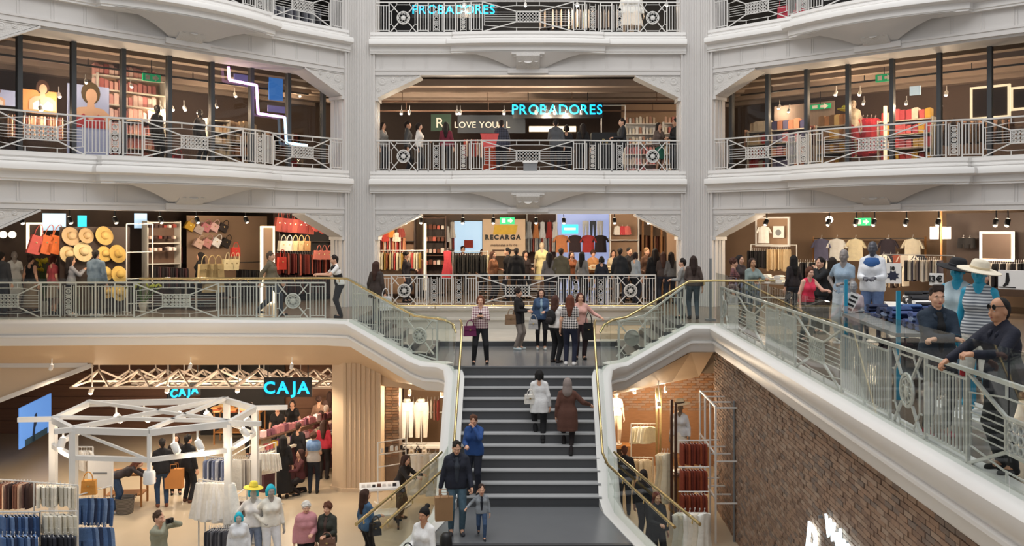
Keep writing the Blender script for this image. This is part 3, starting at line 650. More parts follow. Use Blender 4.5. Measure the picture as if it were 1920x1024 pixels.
def person(name, label, loc, rz=0, h=1.7, male=0, top='long', tc='333333', bot='trousers', bc='20222a', hair='long', hc='2a1c15', skin='fair', sc='1c1a1a', la='down', ra='down', legs='stand',
           lean=0, turn=0, nod=0, near=False, cat='person', group=None, face=True, inner=None, feet=None, bodymat=None, hem=None, hs=1.0):
    key = (male, top, bot, la, ra, legs, lean, turn, nod, near, hem, feet, bool(inner), hs)
    W = 1.0 if male else .9
    hipz = .93; ca, sa = math.cos(lean), math.sin(lean)
    def T(p):                                               # lean the upper body forwards about the hips
        x, y, z = p; dz = z - hipz; return np.array((x, y * ca - dz * sa, hipz + y * sa + dz * ca)) if lean else np.array(p, float)
    # joints
    J = {}
    if legs == 'walk': ft = {1: (.085, -.26, .0), -1: (-.085, .3, .07)}
    elif legs == 'walk2': ft = {1: (.085, .28, .06), -1: (-.085, -.24, .0)}
    elif legs == 'up': ft = {1: (.085, -.1, .17), -1: (-.085, .1, .0)}
    elif legs == 'wide': ft = {1: (.16, .0, 0), -1: (-.17, -.03, 0)}
    elif legs == 'crouch': ft = {1: (.1, -.12, .0), -1: (-.1, .18, .0)}
    else: ft = {1: (.1, -.02, 0), -1: (-.1, .02, 0)}
    drop = .45 if legs == 'crouch' else (.03 if legs.startswith('walk') else (.02 if legs == 'up' else 0))
    for s in (1, -1):
        hp = np.array((s * .09, 0, hipz - drop - .02)); fx, fy, fz = ft[s]; an = np.array((fx, fy + .02, fz + .085))
        kn, an = ik(hp, an, .43, .43, (0.1 * s, -1, 0)); J['hip', s], J['knee', s], J['ank', s] = hp, kn, an
        sh = T((s * .168 * W, .005, 1.388)); nm = la if s > 0 else ra; off, pole = ARM[nm]; tg = sh + np.array((s * off[0], off[1] * (1 if not lean else 1), off[2]))
        el, wr = ik(sh, tg, .285, .255, (s * pole[0], pole[1], pole[2])); J['sh', s], J['el', s], J['wr', s] = sh, el, wr
    dz = np.array((0, 0, -drop))
    def torso(d, z1=1.41, flare=0):
        pr = []
        for s in (1, -1):
            c = [((s * .07, .005, .92), .098), ((s * .062 * W, 0, 1.09), .082 * W), ((s * .078 * W, -.012 if not male else -.005, 1.28), .094 * W), ((s * .1 * W, .005, 1.375), .058)]
            for (p, r), (q, r2) in zip(c[:-1], c[1:]): pr.append(cone(T(p) + dz, T(q) + dz, r + d, r2 + d, .05))
            pr.append(cone(T((s * .02, .02, 1.46)) + dz, T((s * .14 * W, .01, 1.395)) + dz, .04 + d * .6, .05 + d * .6, .03))
            if not male: pr.append(ell(T((s * .07, -.085, 1.25)) + dz, (.055 + d,) * 3, .04))
        return pr
    for s in (1, -1):
        for q in ('sh', 'el', 'wr'): J[q, s] = J[q, s] + dz
    if key not in MESHC:
        m = {}
        vb = .02 if near else .026
        pr = torso(0) + [cone(T((0, .02, 1.4)) + dz, T((0, .0, 1.5)) + dz, .058, .05, .04)]
        for s in (1, -1):
            pr += [cone(J['hip', s], J['knee', s], .083, .055, .05), cone(J['knee', s], J['ank', s], .054, .036, .03), cone(J['ank', s], J['ank', s] + np.array((0, -.11, -.05)), .036, .03, .03),
                   cone(J['sh', s], J['el', s], .05, .038, .04), cone(J['el', s], J['wr', s], .038, .027, .03)]
        parts = [field_mesh(pr, vb)]
        Hm = Matrix.Translation(Vector(T((0, .0, 1.5)) + dz)) @ Matrix.Rotation(turn, 4, 'Z') @ Matrix.Rotation(-(lean * .5 + nod), 4, 'X').inverted() @ Matrix.Scale(hs, 4)
        hv, hq = HEADS[(.009 if near else .014, male)]; A = np.array(Hm); parts.append((hv @ A[:3, :3].T + A[:3, 3], hq)); m['H'] = Hm
        for s in (1, -1):
            d = J['wr', s] - J['el', s]; d /= np.linalg.norm(d); z = -d
            inw = np.array((-s, -.15, .1)) if abs(d[2]) > .6 else np.array((-s * .3, 0, -1.0)); x = -(inw - z * (inw @ z)); x /= np.linalg.norm(x); y = np.cross(z, x)
            hv, hq = HANDS['relax' if (la if s > 0 else ra) == 'down' else 'grip']; R = np.stack([x, y, z], 1)
            vv = hv.copy()
            if s < 0 or True:
                if y[1] < 0 and abs(d[2]) > .6: pass
            parts.append((vv @ R.T + J['wr', s] + d * .015, hq))
        m['body'] = np_mesh('body', parts)
        # garments
        if top:
            d = {'tee': .012, 'long': .013, 'jacket': .024, 'puffer': .04, 'coat': .026, 'tank': .01}[top]; vg = .021 if near else .028
            hz = hem if hem is not None else {'coat': .52, 'jacket': .86, 'puffer': .86}.get(top, .9)
            pr = torso(d); clips = []
            pr += [cone(T((s * .09, .005, 1.0)) + dz, T((s * .085, .0, max(hz, .72))) + dz, .098 + d, .098 + d + (.02 if top == 'coat' else 0), .05) for s in (1, -1)]
            if hz < .8: pr += [cone((s * .07, .0, .95 - drop), (s * .085, .0, hz - drop), .11 + d, .125 + d, .05) for s in (1, -1)]
            for s in (1, -1):
                if top == 'tank': continue
                pr.append(cone(J['sh', s], J['el', s] if top != 'tee' else J['sh', s] * .35 + J['el', s] * .65, .05 + d * .6, .042 + d * .6, .018))
                if top != 'tee': pr.append(cone(J['el', s], J['el', s] * .06 + J['wr', s] * .94, .041 + d * .6, .032 + d * .5, .01))
            if top in ('jacket', 'coat', 'puffer'): pr.append(cone(T((0, .03, 1.42)) + dz, T((0, .03, 1.46)) + dz, .075, .07, .03))
            if top == 'puffer':
                for q in range(6): pr += [cone(T((-.09, 0, .93 + q * .085)) + dz, T((.09, 0, .93 + q * .085)) + dz, .142 if q < 4 else .15, None, .012)]
            clips.append((0, 0, -1, -(hz - drop)))
            m['top'] = np_mesh('top', [field_mesh(pr, vg, clips)])
        if bot:
            vg = .021 if near else .028; pr = []
            if bot in ('skirt', 'longskirt'):
                zz = .48 if bot == 'skirt' else .16
                pr = [cone((s * .05, 0, 1.02 - drop), (s * .05, 0, .9 - drop), .095, .112, .05) for s in (1, -1)] + [cone((s * .05, 0, .9 - drop), (s * .09, 0, zz), .114, .17, .05) for s in (1, -1)] + [cone((0, 0, .88 - drop), (0, 0, zz), .11, .19, .05)]
                clips = [(0, 0, -1, -zz), (0, 0, 1, 1.04)]
            else:
                r = {'trousers': .018, 'jeans': .014, 'leggings': .007, 'shorts': .02, 'wide': .035}[bot]
                for s in (1, -1):
                    pr += [cone((s * .07, .005, 1.0 - drop), (s * .08, .005, .9 - drop), .094 + r * .6, .1 + r * .6, .05), cone(J['hip', s], J['knee', s], .088 + r * .6, .056 + r, .03)]
                    if bot != 'shorts': pr.append(cone(J['knee', s], J['ank', s] + np.array((0, 0, .015)), .056 + r, .04 + r, .02))
                clips = [(0, 0, 1, 1.05 - drop)]
            m['bot'] = np_mesh('bottom', [field_mesh(pr, vg, clips)])
        for s in (1, -1):
            a = J['ank', s]; pr = [cone(a + np.array((0, .03, -.045)), a + np.array((s * .012, -.15, -.055)), .042, .036, .02), cone(a + np.array((0, .01, .0)), a + np.array((0, .01, -.04)), .045, .045, .02)]
            m['shoe', s] = np_mesh('shoe', [field_mesh(pr, .014 if near else .02, [(0, 0, -1, -(a[2] - .085))])])
        if near and top in ('jacket', 'coat'):
            pr = []
            for s in (1, -1): pr += [cone(T((0, .075, 1.475)) + dz, T((s * .07, .02, 1.455)) + dz, .02, .02, .01), cone(T((s * .07, .02, 1.455)) + dz, T((s * .05, -.085, 1.38)) + dz, .021, .024, .01), cone(T((s * .05, -.09, 1.38)) + dz, T((s * .02, -.125, 1.2)) + dz, .02, .012, .01)]
            m['collar'] = np_mesh('collar', [field_mesh(pr, .011)])
        if inner: m['shirt'] = np_mesh('shirt', [field_mesh([cone(T((0, -.062, 1.41)) + dz, T((0, -.1, 1.27)) + dz, .038, .058, .03), cone(T((0, -.1, 1.27)) + dz, T((0, -.082, 1.0)) + dz, .05, .045, .03)], .018)])
        MESHC[key] = m
    m = MESHC[key]; k = h / 1.735
    Tn = thing(name, label, cat, loc, rz, group); Tn.scale = (k, k, k)
    bm_ = bodymat or ('skin_' + skin); B = obj('body', m['body'], bm_, Tn)
    if top: obj('top', m['top'], cloth(tc), Tn)
    if 'collar' in m: obj('collar', m['collar'], cloth(tc), Tn)
    if inner: obj('shirt', m['shirt'], cloth(inner), Tn)
    if bot: obj('bottom', m['bot'], cloth(bc), Tn)
    if feet is None:
        for s in (1, -1): obj('shoe', m['shoe', s], cloth(sc), Tn)
    H = m['H']
    if hair: o = obj('hair' if hair != 'scarf' else 'headscarf', hair_mesh(hair), cloth(hc), Tn); o.matrix_local = H
    if face:
        for s in (1, -1):
            o = obj('eye', EYE_W, 'eyewhite', B); o.matrix_local = H @ Matrix.Translation((s * .031, -.079, .106)); p = obj('iris', EYE_P, 'iris', B); p.matrix_local = o.matrix_local
            o = obj('eyebrow', BROW_ME, cloth(hc), B); o.matrix_local = H @ Matrix.Translation((s * .033, -.088, .127))
        o = obj('lips', LIPS, 'lip', B); o.matrix_local = H @ Matrix.Translation((0, -.092, .044))
    return Tn
# ------------------------------------------------------------------ shop props
def rows_cloth(b, rows, dep, rip=.012, nr=9, seed=0, cols=9):
    """a hanging cloth shape: rows of (z, x0, x1), front and back joined at the sides, with folds"""
    rr = random.Random(seed); ph = rr.uniform(0, 6); vs = []; R = []
    for (z0, a0, c0), (z1, a1, c1) in zip(rows[:-1], rows[1:]):
        k = max(1, int(abs(z1 - z0) / .12))
        for i in range(k): t = i / k; R.append((z0 + (z1 - z0) * t, a0 + (a1 - a0) * t, c0 + (c1 - c0) * t))
    R.append(rows[-1]); n = len(R)
    for sgn in (-1, 1):
        for i, (z, a, c) in enumerate(R):
            for j in range(cols):
                t = j / (cols - 1); x = a + (c - a) * t; e = math.sqrt(max(0, 1 - (2 * t - 1) ** 4)); f = rip * (i / n) ** .7 * math.sin(t * 17 + ph)
                vs.append((x, sgn * dep / 2 * e + f, z))
    q = lambda s, i, j: s * n * cols + i * cols + j
    fs = [(q(s, i, j), q(s, i, j + 1), q(s, i + 1, j + 1), q(s, i + 1, j)) for s in (0, 1) for i in range(n - 1) for j in range(cols - 1)]
    for i in range(n - 1):
        for j in (0, cols - 1): fs.append((q(0, i, j), q(0, i + 1, j), q(1, i + 1, j), q(1, i, j)))
    for i in (0, n - 1): fs += [(q(0, i, j), q(1, i, j), q(1, i, j + 1), q(0, i, j + 1)) for j in range(cols - 1)]
    return b.add(vs, fs)
PAL = {'black': '1a1a1c', 'charcoal': '3c3a3c', 'grey': '808080', 'silver': 'c0c0c0', 'white': 'f2efea', 'cream': 'e6dcc0', 'beige': 'd2bd98', 'tan': 'b8966c', 'brown': '7a5238', 'dark brown': '45302a', 'rust': 'b0502e', 'red': 'c03038', 'maroon': '7a2430', 'pink': 'e2a0a0', 'coral': 'd66a60', 'orange': 'd88848', 'mustard': 'd0a440', 'purple': '6a6290', 'navy': '242c48', 'blue': '3f62a0', 'light blue': '8aa0c0', 'green': '4c7048'}
def cname(c):
    c = c.split(':')[-1].split('-')[0]; v = [int(c[i:i + 2], 16) for i in (0, 2, 4)]
    return min(PAL, key=lambda k: sum((int(PAL[k][i:i + 2], 16) - v[i // 2]) ** 2 for i in (0, 2, 4)))
ORD = ['first', 'second', 'third', 'fourth', 'fifth', 'sixth', 'seventh', 'eighth', 'ninth', 'tenth', '11th', '12th', '13th', '14th', '15th', '16th', '17th', '18th', '19th', '20th', '21st', '22nd', '23rd', '24th', '25th', '26th', '27th', '28th']
GM = {}
def garment_mesh(kind, v=0):
    if (kind, v) in GM: return GM[kind, v]
    b = MB()
    if kind in ('tee', 'shirt', 'blouse'):
        rows_cloth(b, [(0, -.08, .08), (-.03, -.19, .19), (-.14, -.23, .23), (-.2, -.2, .2), (-.62, -.22, .22)], .08, .014, seed=v)
        L = .2 if kind == 'tee' else .52
        for s in (-1, 1):
            M = [(-.03, s * .15, s * .2), (-.1 - L * .2, s * .2, s * (.27 if kind == 'tee' else .25)), (-.06 - L, s * (.24 if kind == 'tee' else .22), s * (.33 if kind == 'tee' else .3))]
            rows_cloth(b, [(z, min(a, c), max(a, c)) for z, a, c in M], .07, .008, cols=5, seed=v)
    elif kind in ('jeans', 'pants', 'shorts'):
        L = -.42 if kind == 'shorts' else -1.02; wd = .06 if kind != 'shorts' else .0
        rows_cloth(b, [(0, -.19, .19), (-.1, -.21, .21), (-.26, -.22, .22)], .08, .008, seed=v)
        for s in (-1, 1):
            rows_cloth(b, [(z, min(a, c), max(a, c)) for z, a, c in ((-.24, s * .005, s * .22), (L, s * (.03 + wd * .3), s * (.23 - wd)))], .08, .008, cols=6, seed=v + 3)
    elif kind == 'skirt': rows_cloth(b, [(0, -.15, .15), (-.06, -.17, .17), (-.75, -.34, .34)], .16, .035, seed=v, cols=15)
    elif kind == 'dress': rows_cloth(b, [(0, -.07, .07), (-.04, -.17, .17), (-.4, -.14, .14), (-1.15, -.27, .27)], .11, .02, seed=v, cols=11)
    elif kind == 'side': rows_cloth(b, [(0, -.02, .02), (-.08, -.045, .045), (-.7, -.05, .05)], .42, .012, seed=v, cols=5)
    elif kind == 'sideshort': rows_cloth(b, [(0, -.03, .03), (-.05, -.045, .045), (-.36, -.05, .055)], .36, .02, seed=v, cols=5)
    GM[kind, v] = b.mesh(kind, 50); return GM[kind, v]
b = MB(); b.tube([(0, 0, .09), (.02, 0, .11), (.03, 0, .09), (0, 0, .05), (0, 0, .01)], .006, 5); b.bar((0, 0, .01), (-.17, 0, -.05), .016); b.bar((0, 0, .01), (.17, 0, -.05), .016); HANGER = b.mesh('hanger')
NAMES = {'tee': 't_shirt', 'shirt': 'shirt', 'blouse': 'blouse', 'jeans': 'jeans', 'pants': 'trousers', 'shorts': 'shorts', 'skirt': 'skirt', 'dress': 'dress', 'side': 'hanging_garment', 'sideshort': 'hanging_shorts'}
def garment(kind, col, label, loc, rz=0, scale=1, group=None, v=0, hanger=True, name=None):
    T = thing(name or NAMES[kind], label, 'shorts' if 'short' in kind else ('garment' if kind == 'side' else {'tee': 't-shirt', 'pants': 'trousers'}.get(kind, kind)), loc, rz, group); T.scale = (scale,) * 3
    obj('fabric', garment_mesh(kind, v % 3), cloth(col), T)
    if hanger: obj('hanger', HANGER, 'steel', T, rz=(0, 0, PI / 2 if kind.startswith('side') else 0))
    return T
STUFF = MB(); STUFFM = []
def hang_row(kind, cols, label, a, c, n, group, scale=1, rz=None, hanger=True, jitter=.15, seed=1, stuff=False):
    a = Vector(a); c = Vector(c); rr = random.Random(seed); d = c - a
    base = math.atan2(d.y, d.x) if rz is None else rz
    for i in range(n):
        cc = cols[i % len(cols)] if isinstance(cols, list) else cols
        if stuff:                                           # distant stock, joined into one object at the end
            R = Matrix.Translation(a.lerp(c, (i + .5) / n)) @ Matrix.Rotation(base + rr.uniform(-jitter, jitter), 4, 'Z') @ Matrix.Scale(scale * rr.uniform(.93, 1.05), 4); me = garment_mesh(kind, i % 3); key = cloth(cc)
            if key not in STUFFM: STUFFM.append(key)
            STUFF.cur = STUFFM.index(key); STUFF.add([R @ v.co for v in me.vertices], [tuple(p.vertices) for p in me.polygons]); continue
        garment(kind, cc, '%s %s, %s from left' % (cname(cc), label, ORD[i]), a.lerp(c, (i + .5) / n), base + rr.uniform(-jitter, jitter), scale * rr.uniform(.93, 1.05), group, i, hanger)
def bag(col, label, loc, rz=0, w_=.3, h_=.24, tilt=0, group=None, cat='handbag'):
    T = thing('handbag', label, cat, loc, (0, tilt, rz), group)
    b = MB(); b.prism([(-w_ / 2, -h_), (w_ / 2, -h_), (w_ * .44, 0), (-w_ * .44, 0)], -.06, .06); b.build('body', cloth(col), T)
    b = MB(); b.tube([(w_ * .3 * math.cos(t * PI / 8), -.062, .0 + h_ * .6 * math.sin(t * PI / 8)) for t in range(9)], .012, 6); b.build('handle', cloth(col), T, smooth=60)
    b = MB(); b.prism([(-w_ * .45, -h_ * .4), (w_ * .45, -h_ * .4), (w_ * .43, -.005), (-w_ * .43, -.005)], -.072, -.058); b.build('flap', cloth(col), T)
    b = MB(); b.box((0, -.076, -h_ * .38), (.04, .01, .03)); b.build('clasp', 'gold', T); return T
def hat(col, label, loc, rot=(0, 0, 0), r=.24, group=None, band='3a2b20'):
    T = thing('hat', label, 'hat', loc, rot, group)
    b = MB(); b.lathe([(r, -.01), (r * 1.01, .0), (r * .8, .015), (r * .45, .02), (r * .4, .1), (r * .3, .125), (0, .13)], (0, 0, 0), 20); b.build('crown_and_brim', cloth(col), T, smooth=50)
    b = MB(); b.lathe([(r * .455, .02), (r * .46, .045), (r * .43, .05)], (0, 0, 0), 20); b.build('band', cloth(band), T, smooth=50); return T
b = MB(); b.lathe([(.045, 0), (.05, .02), (.05, .13), (.035, .15)], n=10, M=Matrix.Rotation(2.5, 3, 'X')); SP_B = b.mesh('lamp_body', 40)
b = MB(); b.lathe([(.042, -.004), (.042, .012)], n=10, M=Matrix.Rotation(2.5, 3, 'X')); SP_L = b.mesh('lens')
b = MB(); b.bar((0, 0, 0), (0, 0, .18), .02); SP_A = b.mesh('arm')
def spot(loc, label, rz=0, power=0, m='black', group='track spotlights', col=(1, .8, .58), s=1.0, down=False, drop=None):
    T = thing('track_spotlight', label, 'spotlight', loc, rz, group); T.scale = (s, s, s); obj('arm', SP_A, m, T).scale.z = (drop / s / .18) if drop else 1; obj('lamp_body', SP_B, m, T); obj('lens', SP_L, 'bulb', T)
    if power:
        L = bpy.data.lights.new('spot_bulb', 'SPOT' if down else 'POINT')
        if down: L.spot_size = 2.4; L.spot_blend = .6
        L.energy = power; L.color = col; L.shadow_soft_size = .07
        o = bpy.data.objects.new('spot_bulb', L); COL.objects.link(o); o.parent = T; o.location = (0, -.09, -.2)
    return T
def panel(name, label, cat, a, c, m, dep=.04, rz=0, group=None, frame=None, fm='warmglow', ft=.05):
    """upright panel between world points a (top left) and c (bottom right), optionally with a frame of four bars"""
    a = Vector(a); c = Vector(c); d = (c - a); L = d.to_2d().length; r = math.atan2(d.y, d.x) if rz is None else rz; h = a.z - c.z; mid = Vector(((a.x + c.x) / 2, (a.y + c.y) / 2, c.z))
    T = thing(name, label, cat, mid, r, group); b = MB(); b.box((0, 0, h / 2), (L, dep, h)); b.build('face', m, T)
    if frame:
        hb = MB(); hb.box((0, 0, 0), (L + 2 * ft, dep + .06, ft)); hm = hb.mesh('frame_bar'); vb = MB(); vb.box((0, 0, 0), (ft, dep + .06, h)); vm = vb.mesh('frame_bar')
        for z in (-ft / 2, h + ft / 2): obj('frame_bar', hm, fm, T, (0, 0, z))
        for x in (-L / 2 - ft / 2, L / 2 + ft / 2): obj('frame_bar', vm, fm, T, (x, 0, h / 2))
    T['w'] = L; T['h'] = h; return T
def letters(T, txt, size, m, x=0, z=0, y=-.03, bold=0, depth=.015, align='CENTER', sp=1.0, split=True):
    """lettering as parts: one mesh for each letter"""
    if not split: return obj('lettering', text_mesh(txt, size, depth, bold, 0, align, sp), m, T, (x, y, z))
    wds = []
    for ch in txt:
        if ch == ' ': wds.append((None, size * .3)); continue
        me = text_mesh(ch, size, depth, bold, 0, 'LEFT'); xs = [v.co.x for v in me.vertices]; lo = min(xs); wd = max(xs) - lo
        for v in me.vertices: v.co.x -= lo
        wds.append((me, wd + size * .1 * sp))
    tot = sum(q[1] for q in wds); cx = x - tot / 2
    for me, wd in wds:
        if me: obj('letter', me, m, T, (cx, y, z))
        cx += wd
def rackframe(label, loc, rz, w_, h_, m='steel', group=None, tiers=(1.0,), dep=.45, cat='clothes rack'):
    T = thing('clothes_rack', label, cat, loc, rz, group)
    up = MB(); up.tube([(0, 0, 0), (0, 0, h_)], .018, 6); um = up.mesh('upright'); ft = MB(); ft.bar((0, -dep / 2, .02), (0, dep / 2, .02), .03); fm = ft.mesh('foot'); rl = MB(); rl.tube([(-w_ / 2, 0, 0), (w_ / 2, 0, 0)], .015, 6); rm = rl.mesh('rail')
    for x in (-w_ / 2, w_ / 2): obj('upright', um, m, T, (x, 0, 0)); obj('foot', fm, m, T, (x, 0, 0))
    for t in tiers: obj('rail', rm, m, T, (0, 0, h_ * t)); 
    return T
def shelf_unit(label, loc, rz, w_, h_, n, m='white', dep=.35, back='shopwall_dark', cat='shelf'):
    T = thing('shelf_unit', label, cat, loc, rz); b = MB(); b.box((0, 0, 0), (w_, dep, .03)); sm = b.mesh('shelf_board')
    for i in range(n): obj('shelf_board', sm, m, T, (0, 0, .1 + (h_ - .15) * i / max(1, n - 1)))
    b = MB(); b.box((0, 0, h_ / 2), (.04, dep, h_)); um = b.mesh('side_panel')
    for x in (-w_ / 2, w_ / 2): obj('side_panel', um, m, T, (x, 0, 0))
    if back: b = MB(); b.box((0, dep / 2, h_ / 2), (w_, .02, h_)); b.build('back_panel', back, T)
    return T
PK = {}
def packs(label, group, loc, rz, w_, n, cols, size=(.12, .1, .16), cat='package', name='package', seed=0, row=None):
    rr = random.Random(seed); loc = Vector(loc)
    for i in range(n):
        k = rr.choice((0, 1, 2)); key = (size, k)
        if key not in PK:
            s = [q * (.85 + .12 * k) for q in size]; b = MB(); b.box((0, 0, s[2] / 2), s); b.prism([(-s[0] / 2, s[2]), (s[0] / 2, s[2]), (s[0] * .3, s[2] * 1.12), (-s[0] * .3, s[2] * 1.12)], -s[1] * .2, s[1] * .2); PK[key] = b.mesh(name)
        x = -w_ / 2 + w_ * (i + .5) / n
        cc = cols[rr.randrange(len(cols))]
        o = obj(name, PK[key], cloth(cc), None, loc + Vector((math.cos(rz) * x, math.sin(rz) * x, 0)), rz + rr.uniform(-.1, .1)); tag(o, label + ', %s from left' % ORD[i] + ('' if row is None else ', %s row' % ORD[row]), cat, group)
def mannequin(label, loc, rz, skin='2bb3d6', h=1.75, name='mannequin', **kw):
    mat('mannequin_' + skin, skin, .35, var=.05); base = kw.pop('base', True)
    T = person(name, label, loc, rz, h, cat='mannequin', face=False, bodymat='mannequin_' + skin, feet=kw.pop('feet', 'bare'), hair=kw.pop('hair', None), **kw)
    if base: b = MB(); b.lathe([(.2, 0), (.2, .015), (.03, .02), (.0, .02)], (0, 0, -.005), 14); b.build('stand', 'steel', T)
    return T
def stack_table(label, loc, rz, w_, d_, h_, top='white', leg='steel'):
    T = thing('display_table', label, 'table', loc, rz); b = MB(); b.box((0, 0, h_ - .025), (w_, d_, .05)); b.build('table_top', top, T)
    b = MB(); b.box((0, 0, h_ / 2 - .025), (.045, .045, h_ - .05)); lm = b.mesh('leg')
    for x in (-1, 1):
        for y in (-1, 1): obj('leg', lm, leg, T, (x * (w_ / 2 - .05), y * (d_ / 2 - .05), 0))
    b = MB(); b.box((0, 0, h_ * .35), (w_ - .1, d_ - .1, .03)); b.build('lower_shelf', top, T); return T
FB = {}
def folded(label, group, loc, rz, cols, nx, ny, dx=.3, dy=.34, seed=0, hmax=3):
    rr = random.Random(seed); loc = Vector(loc)
    if not FB:
        for k in range(3):
            b = MB(); rows_cloth(b, [(0, -.12, .12), (-.16, -.13, .125), (-.3, -.12, .12)], .05 + .01 * k, .008, seed=k); me = b.mesh('folded_garment', 50); me.transform(Matrix.Translation((0, -.15, .04)) @ Matrix.Rotation(-PI / 2, 4, 'X')); FB[k] = me
    for i in range(nx):
        for j in range(ny):
            for q in range(rr.randint(1, hmax)):
                x = (i - (nx - 1) / 2) * dx + rr.uniform(-.03, .03); y = (j - (ny - 1) / 2) * dy
                cc = rr.choice(cols); o = obj('folded_garment', FB[rr.randrange(3)], cloth(cc), None, loc + Vector((math.cos(rz) * x - math.sin(rz) * y, math.sin(rz) * x + math.cos(rz) * y, q * .055)), rz + rr.uniform(-.15, .15)); tag(o, cname(cc) + ' ' + label, 'garment', group)
# ------------------------------------------------------------------ level 1, left shop (hats and bags)
RZ = {'far': 0, 'left': AL, 'right': -AR}
def backwall(fc, wi, z0, z1, m, u0=-2, u1=None):
    W = FW[fc]; u1 = u1 or W + 2; b = MB(); b.mm(u0, u1, wi, wi + .1, z0, z1); return struct('wall_shop', b, m, FACE[fc][0], RZ[fc])
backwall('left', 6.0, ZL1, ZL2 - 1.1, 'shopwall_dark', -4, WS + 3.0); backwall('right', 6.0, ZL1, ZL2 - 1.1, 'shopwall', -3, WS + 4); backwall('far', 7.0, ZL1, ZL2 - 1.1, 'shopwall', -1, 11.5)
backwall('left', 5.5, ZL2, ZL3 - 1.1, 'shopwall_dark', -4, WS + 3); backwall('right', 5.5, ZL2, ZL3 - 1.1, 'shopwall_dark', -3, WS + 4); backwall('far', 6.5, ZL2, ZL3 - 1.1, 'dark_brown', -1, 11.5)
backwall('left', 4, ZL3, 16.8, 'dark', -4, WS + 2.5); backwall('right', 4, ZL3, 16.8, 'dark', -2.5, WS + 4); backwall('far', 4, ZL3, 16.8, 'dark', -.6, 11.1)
def fspots(fc, wi, y, xs, label, power, m='black', every=1, s=1.0):
    for i, x in enumerate(xs): spot(FP(fc, x, y, wi), label + ', %s from left' % ORD[i], RZ[fc], power if i % every == 0 else 0, m, group=label, s=s)
fspots('left', 2.2, 408, [40, 130, 215, 300, 368, 460, 570], 'black track spotlight over the hat and bag shop', 55, s=1.3)
# hats on a dark board
p1 = FP('left', 112, 425, 3.3); p2 = FP('left', 243, 575, 3.3); panel('hat_board', 'dark board carrying rows of straw hats', 'display board', p1, p2, 'dark_brown', rz=None)
for i, (x, y, r, c) in enumerate([(133, 443, .26, 'b59a76'), (162, 442, .22, 'b89c74'), (196, 442, .27, 'c3a15f'), (128, 477, .24, 'c9b184'), (156, 472, .28, 'd1bb90'), (196, 476, .22, 'cfae62'), (221, 476, .26, 'c8a558'), (199, 513, .2, 'd9b868'), (224, 515, .25, 'ddbb68'), (223, 549, .24, 'dcbc70'), (200, 548, .18, 'd3b067')]):
    q = FP('left', x, y, 3.2); hat(c, 'straw sun hat on the hat wall, ' + ['first in top row', 'second in top row', 'third in top row', 'first in second row', 'big one in second row', 'third in second row', 'fourth in second row', 'smaller in third row', 'right in third row', 'right in bottom row', 'small one in bottom row'][i], q, (PI / 2 - .25, 0, AL + .2), r, 'straw hats on the hat wall', 'b08c50')
rackframe('tall white rack between the hats and the shoes', FP('left', 262, 572, 2.9).xy.to_3d() + Vector((0, 0, ZL1)), AL, .75, 2.5, 'frame_white', tiers=(1, .68, .38, .1))
panel('mirror', 'small lit mirror with a gold frame beside the hats', 'mirror', FP('left', 54, 421, 4), FP('left', 76, 468, 4), 'dark_brown', rz=None, frame=1)
panel('screen', 'glowing pale blue screen above the hats', 'screen', FP('left', 80, 400, 4.2), FP('left', 123, 432, 4.2), 'screen_pale', rz=None)
panel('screen', 'small cyan glowing screen right of the larger one', 'screen', FP('left', 146, 404, 4.2), FP('left', 162, 431, 4.2), 'cyan_soft', rz=None)
panel('screen', 'glowing blue screen above the tall white rack', 'screen', FP('left', 252, 400, 4.2), FP('left', 275, 428, 4.2), 'screen_pale', rz=None)
for x, c, n in ((70, 'b5524d', 'red'), (90, 'c8653a', 'orange'), (106, 'd26a33', 'bright orange')): bag(c, n + ' bag hanging left of the straw hats', FP('left', x, 442, 3.4), AL, .32, .5, .25)
for i, x in enumerate((6, 23)): 
    b = MB(); b.ball((0, 0, 0), .1, 12, 8); tag(b.build('globe_lamp', 'warmglow', None, FP('left', x, 440, 4.5), smooth=60), 'glowing round globe lamp at the far left', 'lamp', 'globe lamps')
def flowers(label, c, base, h, n, spread, sd, fr=.07):
    T = thing('flower_stand', label, 'flowers', base); rr = random.Random(sd); b = MB(); b.lathe([(.07, 0), (.11, .2), (.1, .3)], n=10); b.build('pot', 'offwhite', T, smooth=50)
    bl = MB(); [bl.ball((fr * .55 * math.cos(k * 1.256), fr * .55 * math.sin(k * 1.256), 0), (fr * .5, fr * .5, fr * .3), 6, 4) for k in range(5)]; bl.ball((0, 0, fr * .2), fr * .3, 6, 4); fm = bl.mesh('blossom', 60)
    for i in range(n):
        p = (rr.uniform(-spread, spread), rr.uniform(-spread, spread), h * rr.uniform(.75, 1)); s = MB(); s.tube([(0, 0, .25), (p[0] * .5, p[1] * .5, h * .55), p], .008, 4); s.build('stem', cloth('4c6b2e'), T); obj('blossom', fm, cloth(c), T, p, (rr.uniform(.3, 1.4), 0, rr.uniform(0, 6)))
q = Vector(((84 - CX) * 25.8 / FPX, 25.8, 0)); flowers('tall yellow flowers standing among the shoppers', 'e3c93c', (q.x, q.y, ZL1), 1.5, 14, .22, 1)
q = Vector(((268 - CX) * 25.6 / FPX, 25.6, 0)); flowers('yellow green plant at the foot of the tall white rack', '9aa43a', (q.x, q.y, ZL1), .85, 12, .35, 2)
